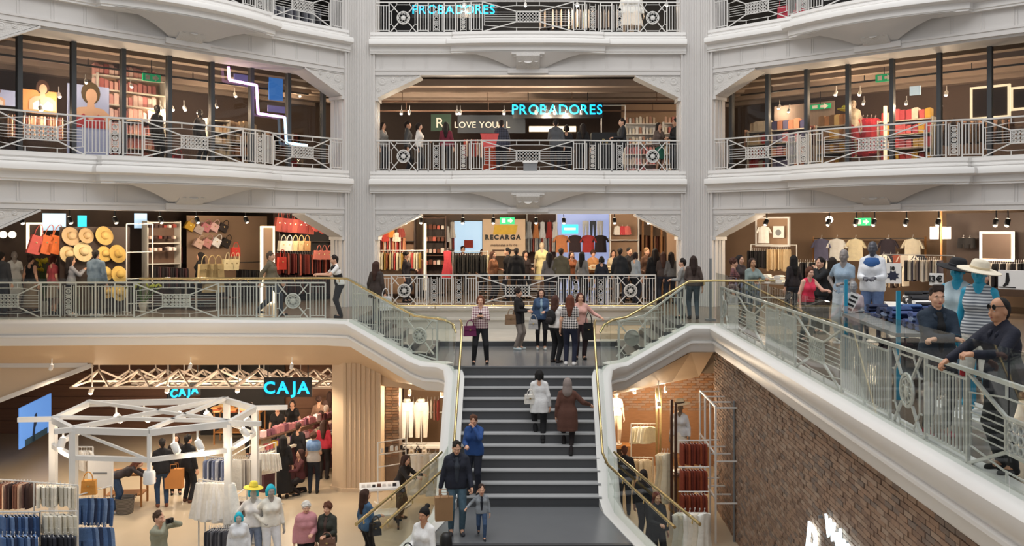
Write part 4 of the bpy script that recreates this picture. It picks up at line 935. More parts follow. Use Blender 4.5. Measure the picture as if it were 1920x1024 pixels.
# shoes and accessories on shelves
q = FP('left', 303, 580, 3.6); shelf_unit('shoe shelf with lit boards behind the left walkway', (q.x, q.y, ZL1), AL, 1.0, 2.6, 5, 'stone_pale', back='brown')
for k, y in enumerate((427, 448, 470)): 
    a = FP('left', 303, y, 3.4); packs('small shoe on the lit shoe shelf', 'shoes on the lit shelf', a, AL, .85, 6, ['d8b8a8', '8a3b30', 'e8d8d0', '3a2622'], (.09, .22, .09), 'shoe', 'shoe', k, row=k)
# rows of handbags on the beige wall
panel('wall_panel', 'beige wall panel behind the handbags', 'panel', FP('left', 350, 404, 4.4), FP('left', 500, 520, 4.4), 'shopwall', rz=None)
for x, y, c, n in ((358, 418, 'd2a63a', 'mustard'), (375, 424, 'b9a7a0', 'grey'), (388, 420, 'c07a80', 'dusky pink'), (404, 420, 'd8b0ae', 'pale pink'), (421, 421, '3a302e', 'black')): bag(c, n + ' handbag in the upper row on the beige wall', FP('left', x, y, 4.2), AL, .3, .24, .5, 'upper row of handbags')
for x, y, c, n in ((375, 450, 'd9b7a8', 'blush'), (391, 449, 'c98f8a', 'rose'), (408, 448, 'f4f0ec', 'white'), (426, 449, '2c2624', 'black')): bag(c, n + ' handbag in the lower row on the beige wall', FP('left', x, y, 4.2), AL, .3, .26, .5, 'lower row of handbags')
bag('c8392f', 'bright red handbag at the right end of the bag shelves', FP('left', 441, 464, 3.6), AL, .3, .28)
for x in (424, 434, 443): bag('e0d3a8', 'cream tote bag hanging under the red handbag', FP('left', x, 486, 3.2), AL, .2, .34, .15, 'cream tote bags')
q = FP('left', 400, 585, 2.4); T = stack_table('bag display table in front of the handbag wall', (q.x, q.y, ZL1), AL, 1.5, .7, .85, 'brown')
for i, x in enumerate((383, 396, 408)): bag('d8c08a', 'straw tote bag standing on the bag table', FP('left', x, 495, 2.3), AL, .38, .42, 0, 'straw totes on the bag table')
for i, x in enumerate((392, 408)): bag('cbb48c', 'pale basket bag on the lower shelf of the bag table', FP('left', x, 532, 2.2), AL, .4, .26, 0, 'baskets under the bag table')
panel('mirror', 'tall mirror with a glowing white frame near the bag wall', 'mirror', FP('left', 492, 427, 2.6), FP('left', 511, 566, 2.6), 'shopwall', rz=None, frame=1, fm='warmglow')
q = FP('left', 575, 585, 3.2); shelf_unit('dark shelf of red bags at the right end of the left shop', (q.x, q.y, ZL1), AL, 2.3, 2.9, 4, 'dark_brown', back='dark')
for i, x in enumerate((523, 533, 543, 553, 563, 573, 583)): bag('8f3a36' if i % 3 else 'a24c40', 'wine red satchel hanging in the top row', FP('left', x, 408 + i, 2.9), AL, .24, .45, .1, 'wine red satchels')
for i, x in enumerate((530, 541, 552, 563, 574)): bag(['f3ead8', 'fbf6ea', 'e7cf9c', 'd9b988', 'c99a68'][i], 'cream bag on the brightly lit shelf', FP('left', x, 452, 2.8), AL, .3, .32, .05, 'cream bags on the lit shelf')
for i, x in enumerate((592, 604)): 
    b = MB(); b.lathe([(.16, 0), (.17, .03), (.1, .05), (0, .05)], n=14, M=Matrix.Rotation(PI / 2, 3, 'X')); tag(b.build('round_bag', cloth('b04a44'), None, FP('left', x, 425 + i * 4, 2.7), AL, 50), 'round red bag hanging by the arch', 'bag', 'round red bags')
for i, x in enumerate((596, 606, 616)): bag('d67f72', 'coral pink bag beside the man in the black vest', FP('left', x, 470, 2.6), AL, .26, .3, .1, 'coral bags')
bag('c4392c', 'red backpack hanging beside the olive jacket', FP('left', 528, 482, 2.6), AL, .3, .4)
mannequin('mannequin in a brightly lit white dress at the far left', Vector(((27 - CX) * 26.0 / FPX, 26.0, ZL1)), AL, 'a89a90', 1.72, top='tee', tc='f6f2ea', bot='skirt', bc='f6f2ea')
# ------------------------------------------------------------------ level 1, central shop
fspots('far', 1.6, 410, [762, 790, 868, 925, 1005, 1057, 1152, 1215], 'black track spotlight over the central shop', 60, s=1.3)
panel('banner', 'peach banner with black lettering in the central shop', 'banner', FP('far', 905, 411, 5), FP('far', 985, 480, 5), mat('peach', 'e8cdb0', .7, var=.04), rz=None); T = bpy.data.objects['banner']
letters(T, 'RECARGA', .235, 'black', -.02, T['h'] * .45, bold=.012); letters(T, 'melanina a la de', .15, 'brown', 0, T['h'] * .26, split=False); b = MB(); b.mm(-.42, .45, -.035, -.022, T['h'] * .13, T['h'] * .17); b.build('small_print', 'brown', T)
b = MB(); b.prism([(-.4, .78), (.42, .78), (.5, 1.12), (-.34, 1.12)], -.035, -.022); b.build('yellow_patch', cloth('e9c254'), T)
def exitsign(label, p, rz, w_=.5, h_=.24, arrow=True):
    T = thing('exit_sign', label, 'exit sign', p, rz); b = MB(); b.box((0, 0, 0), (w_, .05, h_)); b.build('sign_box', 'exit_green', T)
    b = MB(); b.box((0, 0, h_ / 2 + .2), (.02, .02, .4)); b.build('hanging_rod', 'black', T)
    b = MB(); b.prism([(-w_ * .36, -h_ * .3), (-w_ * .12, -h_ * .3), (-w_ * .12, h_ * .32), (-w_ * .36, h_ * .32)], -.035, -.026); b.build('door_symbol', 'white', T)
    b = MB(); b.prism([(.02, -.04), (w_ * .2, -.04), (w_ * .2, -.09), (w_ * .4, 0), (w_ * .2, .09), (w_ * .2, .04), (.02, .04)], -.035, -.026); b.build('arrow', 'white', T); return T
exitsign('green exit sign above the peach banner', FP('far', 951, 414, 3), 0)
panel('screen', 'pale blue lit window display left of the peach banner', 'display', FP('far', 852, 415, 6), FP('far', 904, 474, 6), 'screen_pale', rz=None)
panel('poster', 'small red framed poster against the pale blue display', 'poster', FP('far', 870, 450, 5.6), FP('far', 887, 465, 5.6), cloth('b0453a'), rz=None)
panel('sign', 'cyan lit sign board over the crowd', 'sign', FP('far', 1053, 421, 3.2), FP('far', 1084, 438, 3.2), 'cyan_soft', rz=None); T = bpy.data.objects['sign']; b = MB(); b.mm(-.2, .2, -.035, -.022, .12, .2); b.build('small_print', 'white', T)
shelf_unit('lit white shelf unit behind the crowd', FP('far', 1094, 574, 5.6).xy.to_3d() + Vector((0, 0, ZL1)), 0, 2.0, 3.0, 4, 'white', back='screen_lav')
for x, c, n in ((1053, 'd2875a', 'orange'), (1078, '3b2c30', 'black'), (1103, 'b23a3a', 'red'), (1126, '2a2024', 'black with a red print'), ): garment('tee', c, n + ' t-shirt displayed high over the crowd', FP('far', x, 441, 4.6), 0, 1, 'row of t-shirts over the crowd')
bpy.context.view_layer.update()
for i, (x, c) in enumerate(((1098, 'e9eef4'), (1112, '50565e'), (1125, 'f0f4f8'))): garment('pants', c, 'light trousers hanging on the upper lit shelf', FP('far', x, 414, 5.0), 0, .55, 'trousers on the upper lit shelf', i)
for i, (x, c) in enumerate(((992, 'c9ced4'), (1005, 'd08a58'), (1017, 'dfe3e8'), (1030, 'a03a36'), (1041, 'e8eaec'))): garment('dress', c, cname(c) + ' garment high in the white wall grid, %s from left' % ORD[i], FP('far', x, 416, 5.6), 0, .55, 'garments in the white wall grid', i)
shelf_unit('white wall grid right of the peach banner', FP('far', 1018, 574, 6.2).xy.to_3d() + Vector((0, 0, ZL1)), 0, 1.2, 3.0, 4, 'frame_white', back='brown')
shelf_unit('white shelf with red knitwear near the right arch', FP('far', 1170, 574, 4.2).xy.to_3d() + Vector((0, 0, ZL1)), 0, 1.0, 2.95, 4, 'frame_white', back='shopwall')
for i, x in enumerate((1158, 1167, 1176)): garment('blouse', ['e3dcd4', 'c7434a', 'd9706a'][i], 'red and white knit on the shelf near the right arch', FP('far', x, 424, 3.9), 0, .5, 'knits near the right arch', i)
for x in (1205, 1222, 1240): 
    b = MB(); b.box((0, 0, 1.45), (.07, .07, 2.9)); tag(b.build('wooden_post', 'wood', None, FP('far', x, 574, 4.4).xy.to_3d() + Vector((0, 0, ZL1))), 'slim wooden post by the right arch of the central shop', 'post', 'wooden posts')
panel('wall_panel', 'warm tan wall panel at the right end of the central shop', 'panel', FP('far', 1250, 420, 2.8), FP('far', 1268, 575, 2.8), 'shopwall', rz=None)
shelf_unit('shelf of coloured clothes at the left end of the central shop', FP('far', 735, 574, 3.4).xy.to_3d() + Vector((0, 0, ZL1)), 0, 1.6, 2.9, 4, 'dark_brown', back='shopwall')
for i, (x, c) in enumerate(((712, 'e7ded0'), (722, 'c7463c'), (733, 'd98a3a'), (744, 'ece2cc'), (752, '8a3a30'))): garment('blouse', c, cname(c) + ' blouse on the top rail by the left arch', FP('far', x, 428 + (i % 2) * 8, 3.0), 0, .5, 'blouses by the left arch', i)
hang_row('side', ['b8413c', 'd8cdb0', 'e6ddc4', 'a8863c', '9a5a3a', 'cbb98a', 'e0d6b8'], 'garment hanging on the long rail by the left arch', FP('far', 706, 474, 2.2), FP('far', 790, 474, 2.2), 18, 'garments on the rail by the left arch', .8, 0)
rackframe('long clothes rail by the left arch of the central shop', FP('far', 748, 574, 2.2).xy.to_3d() + Vector((0, 0, ZL1)), 0, 1.75, 1.65)
T = thing('light_bar', 'tall white glowing light bar in the central shop', 'lamp', FP('far', 797, 574, 3.4).xy.to_3d() + Vector((0, 0, ZL1))); b = MB(); b.box((0, 0, 1.4), (.08, .06, 2.3)); b.build('tube', 'warmglow', T); b = MB(); b.box((0, 0, .125), (.2, .2, .25)); b.build('base', 'black', T)
shelf_unit('open shelf of folded goods next to the glowing light bar', FP('far', 815, 574, 4.2).xy.to_3d() + Vector((0, 0, ZL1)), 0, .8, 2.8, 5, 'brown', back='dark_brown')
for k in range(4): packs('folded item on the open shelf by the light bar', 'items by the light bar', FP('far', 815, 430 + k * 22, 4.0), 0, .7, 5, ['d8a898', 'c86a5a', 'e8dcd0', '7a4a3a'], (.11, .2, .14), seed=k, row=k)
for i, (x, c) in enumerate(((812, 'f4efe6'), (838, 'f0ece8'), (848, 'd9d2c8'))): garment('dress', c, 'pale garment hanging high by the light bar', FP('far', x, 416 + 8 * (i % 2), 4.8), 0, .5, 'pale garments by the light bar', i)
garment('dress', 'c9454e', 'coral red dress hanging at the end of the dark rail', FP('far', 839, 470, 2.4), 0, .8)
hang_row('side', ['33302c', '45413a', '2a2826', '3c3832'], 'garment on the black rail in front of the banner', FP('far', 853, 478, 1.9), FP('far', 912, 478, 1.9), 14, 'dark garments in front of the banner', .85, 0)
rackframe('black rail of dark clothes in front of the banner', FP('far', 882, 574, 1.9).xy.to_3d() + Vector((0, 0, ZL1)), 0, 1.15, 1.62)
hang_row('side', ['e4d9b8', 'f0e8d0'], 'garment at the end of the dark rail', FP('far', 913, 478, 1.9), FP('far', 928, 478, 1.9), 4, 'cream garments by the banner', .8, 0)
mannequin('mannequin in a pale yellow dress in the central shop', FP('far', 1016, 574, 3.0).xy.to_3d() + Vector((0, 0, ZL1 + .12)), 0, 'c9b49a', 1.8, top='tee', tc='e6d9a0', bot='skirt', bc='e6d9a0')
q = FP('far', 1120, 574, 2.6); stack_table('counter with cream knitwear among the crowd', (q.x, q.y, ZL1), 0, 1.2, .6, 1.0, 'wood'); folded('folded knit on the counter in the crowd', 'cream knits on the counter', (q.x, q.y, ZL1 + 1.0), 0, ['e2b98c', 'efd9b4', 'd0a070', 'f2ead8'], 4, 2, .29, .3, 4)
# ------------------------------------------------------------------ level 1, right shop
fspots('right', 1.8, 412, [1438, 1555, 1606, 1640, 1700, 1760, 1868, 1890], 'black track spotlight over the right shop', 60, s=1.4)
b = MB(); b.ball((0, 0, 0), .11, 12, 8); tag(b.build('lamp_globe', 'bulb', None, FP('right', 1555, 412, 2.4), smooth=60), 'bright white lamp globe at the ceiling of the right shop', 'lamp')
exitsign('green exit sign behind the bright lamp globe', FP('right', 1618, 416, 3.5), -AR)
T = panel('wall_display', 'white wall display with lit prints by the right arch', 'display', FP('right', 1420, 410, 3.2), FP('right', 1478, 460, 3.2), 'shopwall', rz=None, frame=1, fm='white')
garment('tee', 'fff8ec', 'glaring white shirt in the wall display', FP('right', 1432, 424, 3.0), -AR, .9); T = panel('poster', 'white framed poster with a small dark print in the wall display', 'poster', FP('right', 1450, 424, 3.05), FP('right', 1470, 446, 3.05), 'white', rz=None); b = MB(); b.prism([(.1 * math.cos(t), .17 + .1 * math.sin(t)) for t in [i * PI / 6 for i in range(12)]], -.03, -.022); b.build('print', 'grey', T)
rackframe('clothes rail under the wall display by the right arch', FP('right', 1450, 580, 2.8).xy.to_3d() + Vector((0, 0, ZL1)), -AR, 1.6, 1.85)
hang_row('side', ['1f1d20', '2a262a', '191819'], 'garment on the dark half of the rail by the right arch', FP('right', 1405, 470, 2.8), FP('right', 1440, 470, 2.8), 9, 'black garments by the right arch', .8, -AR)
hang_row('side', ['c9ad84', 'b8996e', 'd6bc94'], 'garment on the tan half of the rail by the right arch', FP('right', 1443, 468, 2.8), FP('right', 1478, 468, 2.8), 9, 'tan garments by the right arch', .95, -AR)
q = FP('right', 1458, 590, 1.6); stack_table('table of white clothes behind the walkway', (q.x, q.y, ZL1), -AR, 1.0, .6, .72); folded('crumpled garment heaped on the table by the right arch', 'white clothes on the table', (q.x, q.y, ZL1 + .72), -AR, ['f1ece2', 'e2dccf', 'f6f2ea'], 3, 2, .3, .28, 6, 4)
for x, c, n in ((1540, '6b6a86', 'purple grey'), (1569, 'fdf9f0', 'glaring white'), (1604, 'efe0bd', 'cream'), (1665, '38303a', 'dark patterned'), (1711, 'f0e3cc', 'ivory')): garment('tee', c, n + ' shirt displayed on the tan back wall', FP('right', x, 448, 4.6), -AR, 1.15, 'shirts on the tan back wall')
T = thing('wall_rail', 'thin rail carrying the shirts on the tan wall', 'rail', FP('right', 1525, 447, 4.75)); e = FP('right', 1735, 447, 4.75) - FP('right', 1525, 447, 4.75); b = MB(); b.bar((0, 0, 0), e, .03); b.build('bar', 'black', T); b = MB(); b.bar((0, 0, .05), (0, 0, -1.2), .05); b.build('bracket', 'wood', T); b = MB(); b.bar(e + Vector((0, 0, .05)), e + Vector((0, 0, -1.2)), .05); b.build('bracket', 'wood', T)
def sgn_(label, a, c, fc, wi, txt=None, sz=.2, m='white', shape=None, frame=None):
    T = panel('price_sign', label, 'sign', FP(fc, *a, wi), FP(fc, *c, wi), m, rz=None, frame=frame, fm='grey', ft=.025)
    if txt: letters(T, txt, sz, 'black', 0, T['h'] * .66 if shape else T['h'] * .3, bold=.006)
    if shape:
        rr = random.Random(3); b = MB(); n = 16; b.prism([((.13 if i % 2 else .085) * math.cos(i * 2 * PI / n) * 1.3, T['h'] * .38 + (.14 if i % 2 else .09) * math.sin(i * 2 * PI / n)) for i in range(n)], -.03, -.022); b.build('printed_motif', cloth('2c3044'), T)
    return T
sgn_('white price board with a dark splash motif and the number 10', (1660, 493), (1690, 532), 'right', -.6, '10', .13, shape=1)
sgn_('white price board reading 13 above the young man', (1743, 512), (1769, 536), 'right', -2.6, '13€', .2)
T = sgn_('large white price board with a printed sock at the right edge', (1872, 506), (1935, 544), 'right', -2.2, None)
b = MB(); b.prism([(-.17, .36), (-.12, .36), (-.1, .2), (-.13, .1), (-.22, .04), (-.24, .08), (-.19, .14)], -.03, -.022); b.build('printed_sock', 'black', T); b = MB(); b.mm(-.32, .02, -.03, -.022, .03, .05); b.build('printed_line', 'black', T)
T = thing('shop_pole', 'thin dark pole with hanging price cards in the right shop', 'pole', FP('right', 1765, 590, 2.2).xy.to_3d() + Vector((0, 0, ZL1))); b = MB(); b.tube([(0, 0, 0), (0, 0, 2.95)], .03, 8); b.build('pole', 'wood', T); 
for dx in (-.22, .12): b = MB(); b.box((dx, -.05, 2.25), (.24, .02, .34)); b.build('price_card', 'white', T)
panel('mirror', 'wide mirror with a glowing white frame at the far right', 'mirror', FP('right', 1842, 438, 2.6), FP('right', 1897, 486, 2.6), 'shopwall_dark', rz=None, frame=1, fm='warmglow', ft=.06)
panel('wall_panel', 'dark wall panel behind the mirror at the far right', 'panel', FP('right', 1775, 400, 3.2), FP('right', 1990, 560, 3.2), 'dark_brown', rz=None)
for i, x in enumerate((1806, 1818)): garment('shorts', '1c1a1c', 'black briefs pinned to the dark wall panel', FP('right', x, 446, 3.0), -AR, .7, 'briefs on the dark panel', i)
rackframe('clothes rail in the middle of the right shop', FP('right', 1720, 590, 1.2).xy.to_3d() + Vector((0, 0, ZL1)), -AR, 1.9, 1.65)
hang_row('side', ['3a3336', 'cdbfa8', 'e5dccb', '4a4450', 'd8c8b0', '8a7a70'], 'garment on the rail in the middle of the right shop', FP('right', 1700, 488, 1.2), FP('right', 1765, 488, 1.2), 16, 'garments on the middle rail', .8, -AR)
hang_row('tee', ['e8e2d6', '30303a', '8d4a3c', 'c9c0b4'], 'printed shirt hanging below the tan wall rail', FP('right', 1650, 478, 3.8), FP('right', 1730, 478, 3.8), 6, 'shirts below the tan wall', .8, -AR)
# the table of jeans, with blue posts, and what lies round it
q = Vector((5.75, 13.9, ZL1)); T = stack_table('long table of folded jeans with bright blue posts', q, PI / 2 - .1, 3.0, 1.1, .92, 'grey', mat('blue_post', '2594b8', .4))
for x in (-1.45, 1.45): b = MB(); b.box((x, .5, .75), (.05, .05, 1.5)); b.build('blue_post', 'blue_post', T)
folded('folded jeans piled on the long table', 'jeans on the long table', (q.x, q.y, ZL1 + .92), PI / 2 - .1, ['denim:2f4f86-1c2b4c', 'denim:4a6ea6-2a406e', 'denim:25345a-151d33', '3a4a78', '7a8aa8'], 9, 3, .32, .34, 8, 4)
folded('folded garment on the lower shelf of the jeans table', 'clothes under the jeans table', (q.x, q.y, ZL1 + .36), PI / 2 - .1, ['2a2c36', '3a3038', '5a5058', '8a6a70'], 8, 2, .34, .34, 9, 3)
q2 = Vector((7.0, 16.2, ZL1)); stack_table('table of black and white clothes behind the jeans', q2, PI / 2 - .3, 2.6, 1.0, .95, 'white')
folded('garment heaped on the table behind the jeans', 'heaped clothes behind the jeans', (q2.x, q2.y, ZL1 + .95), PI / 2 - .3, ['17171a', '222228', 'e6e4e0', '1d1d22'], 8, 3, .31, .33, 10, 4)
q3 = Vector((7.6, 11.8, ZL1)); T = shelf_unit('white shelf unit of black bags below the sock board', q3, -PI / 2 + .9, 1.3, 1.25, 3, 'white', back=None)
for i in range(4): b = MB(); b.lathe([(.17, 0), (.19, .04), (.17, .08), (.09, .09), (0, .1)], n=16, M=Matrix.Rotation(PI / 2, 3, 'X')); tag(b.build('round_bag', cloth('17171a'), None, (q3.x - .4 + .28 * i, q3.y - .25 + .1 * i, ZL1 + 1.0), -.6, 50), 'round black bag on the white shelf at the right edge', 'bag', 'round black bags')
# ------------------------------------------------------------------ level 2 glazing and what is behind it
def glazing(fc, n, num):
    W = FW[fc]; u0, u1 = .6, W - .6; wi = .95; z0, z1 = ZL2, ZL3 - 1.25; step = (u1 - u0) / n
    b = MB(); b.box((0, 0, (z1 - z0) / 2), (.11, .16, z1 - z0)); mm_ = b.mesh('mullion'); b = MB(); b.box((0, 0, (z1 - z0) / 2), (step - .1, .012, z1 - z0)); pm = b.mesh('pane')
    for i in range(n):
        o = struct('window_%d' % (num + i), None, loc=fpt(fc, u0 + step * (i + .5), wi, z0), rz=RZ[fc]); obj('pane', pm, 'glass_shop', o); obj('mullion', mm_, 'mullion', o, (-step / 2, 0, 0))
        if i == n - 1: obj('mullion', mm_, 'mullion', o, (step / 2, 0, 0))
    b = MB(); b.mm(.4, W - .4, 0, .98, ZL3 - 1.36, ZL3 - 1.22); struct('ceiling_soffit', b, 'paint', FACE[fc][0], RZ[fc])
glazing('left', 8, 1); glazing('right', 8, 9)
for fc, n in (('left', 5), ('right', 5), ('far', 4)):
    for i in range(n):
        wi = 1.5 + i * .9; b = MB(); b.mm(-2, FW[fc] + 2, wi, wi + .35, ZL3 - 1.38 - .05 * i, ZL3 - 1.16); struct('ceiling_beam', b, 'ceil_beam', FACE[fc][0], RZ[fc])
def ftrack(fc, wi, z, m='dark'):
    T = thing('light_track', '%s lighting track under the ceiling of the %s upper shop' % ('rear' if wi > 3 else 'thin', {'far': 'central', 'left': 'left', 'right': 'right'}[fc]), 'light track', fpt(fc, FW[fc] / 2, wi, z), RZ[fc]); b = MB(); b.box((0, 0, 0), (FW[fc], .05, .05)); b.build('track', m, T)
    b = MB(); b.box((0, 0, .15), (.02, .02, .3)); me = b.mesh('drop_rod')
    for i in range(4): obj('drop_rod', me, m, T, (-FW[fc] * .4 + i * FW[fc] * .27, 0, 0))
fspots('left', 2.6, 200, [75, 140, 300, 322, 345], 'small ceiling spotlight behind the left upper glazing', 80, 'white'); fspots('left', 3.6, 175, [110, 395, 440, 560], 'far ceiling spotlight behind the left upper glazing', 60, 'white')
fspots('right', 2.6, 172, [1568, 1613, 1775, 1880], 'small ceiling spotlight behind the right upper glazing', 90, 'white'); fspots('right', 3.6, 198, [1462, 1677, 1765, 1884], 'far ceiling spotlight behind the right upper glazing', 70, 'white')
for fc in ('left', 'right'): ftrack(fc, 2.6, ZL3 - 1.62)
# left: screens and stock
T = panel('screen', 'lit white screen cut by the left picture edge', 'screen', FP('left', -30, 165, 4), FP('left', 30, 200, 4), 'screen_lav', rz=None)
def lit(c): return mat('print_' + c, c, emit=.55)
def portrait(T, s, hairc, top, skin='d9b093', dx=0, z=0, hatc=None):
    y = -.03; skin = lit(skin)
    def blob(nm, pts, m, q): b = MB(); b.prism([(dx + a * s, z + c * s) for a, c in pts], y - .004 * q - .004, y - .004 * q); b.build(nm, m, T)
    E = lambda cx, cz, rx, rz_, n=14: [(cx + rx * math.cos(2 * PI * i / n), cz + rz_ * math.sin(2 * PI * i / n)) for i in range(n)]
    blob('printed_hair', E(0, .74, .2, .24), lit(hairc), 0); blob('printed_shoulders', [(-.42, 0), (.42, 0), (.4, .3), (.26, .42), (.08, .45), (.07, .55), (-.07, .55), (-.08, .45), (-.26, .42), (-.4, .3)], skin, 1)
    blob('printed_face', E(.01, .68, .12, .16), skin, 2)
    blob('printed_top', [(-.3, 0), (.3, 0), (.3, .2), (.15, .3), (0, .14), (-.15, .3), (-.3, .2)], lit(top), 3)
    if hatc: blob('printed_hat', [(-.34, .78), (.34, .78), (.2, .86), (.18, .98), (-.18, .98), (-.2, .86)], lit(hatc), 4)
portrait(T, .5, '6a3b2c', 'e8e2da', dx=-.1)
T = panel('screen', 'orange lit poster of a woman in a white top', 'poster', FP('left', 37, 166, 4), FP('left', 106, 216, 4), mat('poster_orange', 'd79a5c', emit=.55), rz=None); portrait(T, .85, '4a2f22', 'f1ece6', dx=.1, z=.1)
T = panel('screen', 'large lavender screen showing a woman in a red bikini', 'screen', FP('left', 126, 156, 2.2), FP('left', 204, 292, 2.2), 'screen_lav', rz=None); portrait(T, 1.25, '5b4a2f', 'b03c46', dx=.05, z=.7)
q = FP('left', 244, 290, 2.8); shelf_unit('wall of pink lingerie packets behind the upper left glazing', (q.x, q.y, ZL2), AL, 1.9, 2.5, 7, 'offwhite', back='shopwall')
for k in range(7): packs('packet on the lingerie wall', 'packets on the lingerie wall', (q.x - .1, q.y - .1, ZL2 + .13 + .39 * k), AL, 1.75, 13, ['e2a8a0', 'd68d8a', 'f0cfc6', 'e8b9ae', 'c97a78'], (.11, .16, .26), seed=k, row=k)
exitsign('green exit sign with an arrow behind the upper left glazing', FP('left', 284, 146, 1.8), AL, .5, .2)
T = thing('neon_tube', 'zigzag neon tube fading from pink to blue', 'neon light', FP('left', 428, 125, .78)); p0 = T.location.copy()
zz = [FP('left', x, y, .78) - p0 for x, y in ((428, 125), (430, 150), (481, 160), (484, 213), (534, 220), (537, 268), (576, 273))]
for i, (a, c) in enumerate(zip(zz[:-1], zz[1:])): b = MB(); b.tube([a, c], .04, 8); b.build('tube_segment', 'neon_pink' if i < 4 else 'neon_blue', T)
T = panel('screen', 'narrow bright blue screen beside the neon zigzag', 'screen', FP('left', 504, 137, 2.4), FP('left', 530, 190, 2.4), mat('screen_deep', '3f86e6', emit=1.0), rz=None)
for x, y, n in ((457, 146, 'upper'), (520, 205, 'lower')): panel('screen', 'small violet screen on the %s step of the neon zigzag' % n, 'screen', FP('left', x - 18, y - 8, 2.3), FP('left', x + 18, y + 8, 2.3), mat('screen_violet', '8f8ad8', emit=.6), rz=None)
q = FP('left', 405, 305, 2.4); shelf_unit('small lit display stand behind the left balcony', (q.x, q.y, ZL2), AL, .7, 1.5, 5, 'offwhite', back='brown')
for k in range(4): packs('small cream box on the lit display stand', 'boxes on the lit display stand', (q.x, q.y, ZL2 + .13 + .33 * k), AL, .6, 5, ['f1e4d0', 'd8b890', 'f7f0e4'], (.1, .14, .2), seed=k + 20, row=k)
for x, y in ((333, 292), (548, 302)): bag('c0333a', 'red shopping basket behind the railing %s' % ('at the left bow' if x < 400 else 'near the column'), FP('left', x, y, 1.5), AL, .3, .3)
for i, x in enumerate((295, 375)): mannequin('dark mannequin silhouette %s' % ('left of' if i == 0 else 'behind') + ' the left bow balcony, upper floor', FP('left', x, 310, 2.0).xy.to_3d() + Vector((0, 0, ZL2)), AL + .4, '3a3432', 1.7, top='long', tc='2c2728', bot='trousers', bc='22232a')
hang_row('side', ['c9a48c', 'e8d8c0', 'b08a74', 'd8c0a8'], 'garment on the rail behind the bow balcony', FP('left', 380, 235, 3.4), FP('left', 425, 235, 3.4), 8, 'garments behind the bow balcony', .8, AL, stuff=True)
hang_row('side', ['3a2c2a', 'd9b8a0', '8a4a44', '2a2426'], 'garment on the rail near the neon light', FP('left', 440, 245, 3.0), FP('left', 560, 252, 3.0), 20, 'garments near the neon light', .8, AL, stuff=True)
# right: stock behind the glazing
exitsign('green exit sign high behind the right glazing', FP('right', 1658, 146, 2.4), -AR, .5, .22); exitsign('dim green exit sign over the grey shelves', FP('right', 1538, 200, 3.6), -AR, .7, .16)
b = MB(); b.box((0, 0, 0), (.3, .05, .26)); tag(b.build('screen', 'screen_pale', None, FP('right', 1716, 170, 2.6), -AR), 'small tilted white screen at the ceiling of the right upper shop', 'screen')
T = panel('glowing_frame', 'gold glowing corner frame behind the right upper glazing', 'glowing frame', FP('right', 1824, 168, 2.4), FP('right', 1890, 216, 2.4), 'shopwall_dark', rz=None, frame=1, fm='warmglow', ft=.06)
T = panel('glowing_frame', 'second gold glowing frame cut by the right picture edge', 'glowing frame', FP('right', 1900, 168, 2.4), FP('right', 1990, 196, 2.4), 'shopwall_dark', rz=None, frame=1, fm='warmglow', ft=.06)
for nm, x, cols, wd, n, seed in (('with red and cream boxes', 1428, ['c94a4e', 'e8dcc8', 'd8c4a8', 'b8404a'], .8, 5, 1), ('with purple and pink bedding', 1480, ['5a5a86', '7a78a0', 'd4848e', 'e09a7a', '4a4a70'], 1.2, 6, 2), ('with yellow and brown goods', 1562, ['d8a84a', '8a6a4a', 'e8c888', 'c08a5a'], .9, 5, 3), ('of pink, yellow and red packs', 1700, ['e26a6e', 'e8b84a', 'd94a4a', 'f0e0d0', 'c8505a'], 1.5, 8, 4)):
    q = FP('right', x, 310, 2.0); shelf_unit('low shelf unit %s' % nm, (q.x, q.y, ZL2), -AR, wd, 1.35, 4, 'offwhite', back='brown')
    for k in range(4): packs('pack on shelf %s' % nm, 'packs on the shelf %s' % nm, (q.x, q.y, ZL2 + .13 + .4 * k), -AR, wd - .1, n, cols, (.16, .2, .26), seed=seed * 10 + k, row=k)
hang_row('dress', ['c02c3a', 'd23c48', 'a8243a'], 'dress hanging behind the right bow balcony', FP('right', 1606, 222, 1.9), FP('right', 1645, 222, 1.9), 5, 'red dresses behind the right balcony', .95, -AR + .6)
mannequin('mannequin in a pale top beside the red dresses', FP('right', 1600, 310, 1.8).xy.to_3d() + Vector((0, 0, ZL2 + .3)), -AR, 'b8a590', 1.7, top='tee', tc='d8c8b0', bot='skirt', bc='9a2430')
hat('c9cf3a', 'yellow green sun hat on a stand behind the right glazing', FP('right', 1583, 206, 2.0), (0, .2, 0), .2)
T = thing('light_post', 'slim glowing post in front of the red dresses', 'lamp', FP('right', 1660, 310, 1.5).xy.to_3d() + Vector((0, 0, ZL2))); b = MB(); b.box((0, 0, .85), (.08, .06, 1.7)); b.build('tube', 'warmglow', T); b = MB(); b.box((0, 0, .03), (.2, .2, .06)); b.build('base', 'black', T)
hang_row('side', ['4a3a34', '8a6a5a', '2c2422', 'a88a74'], 'garment on the long rail behind the right glazing', FP('right', 1720, 232, 2.8), FP('right', 1900, 224, 2.8), 26, 'dim garments behind the right glazing', .9, -AR, stuff=True)
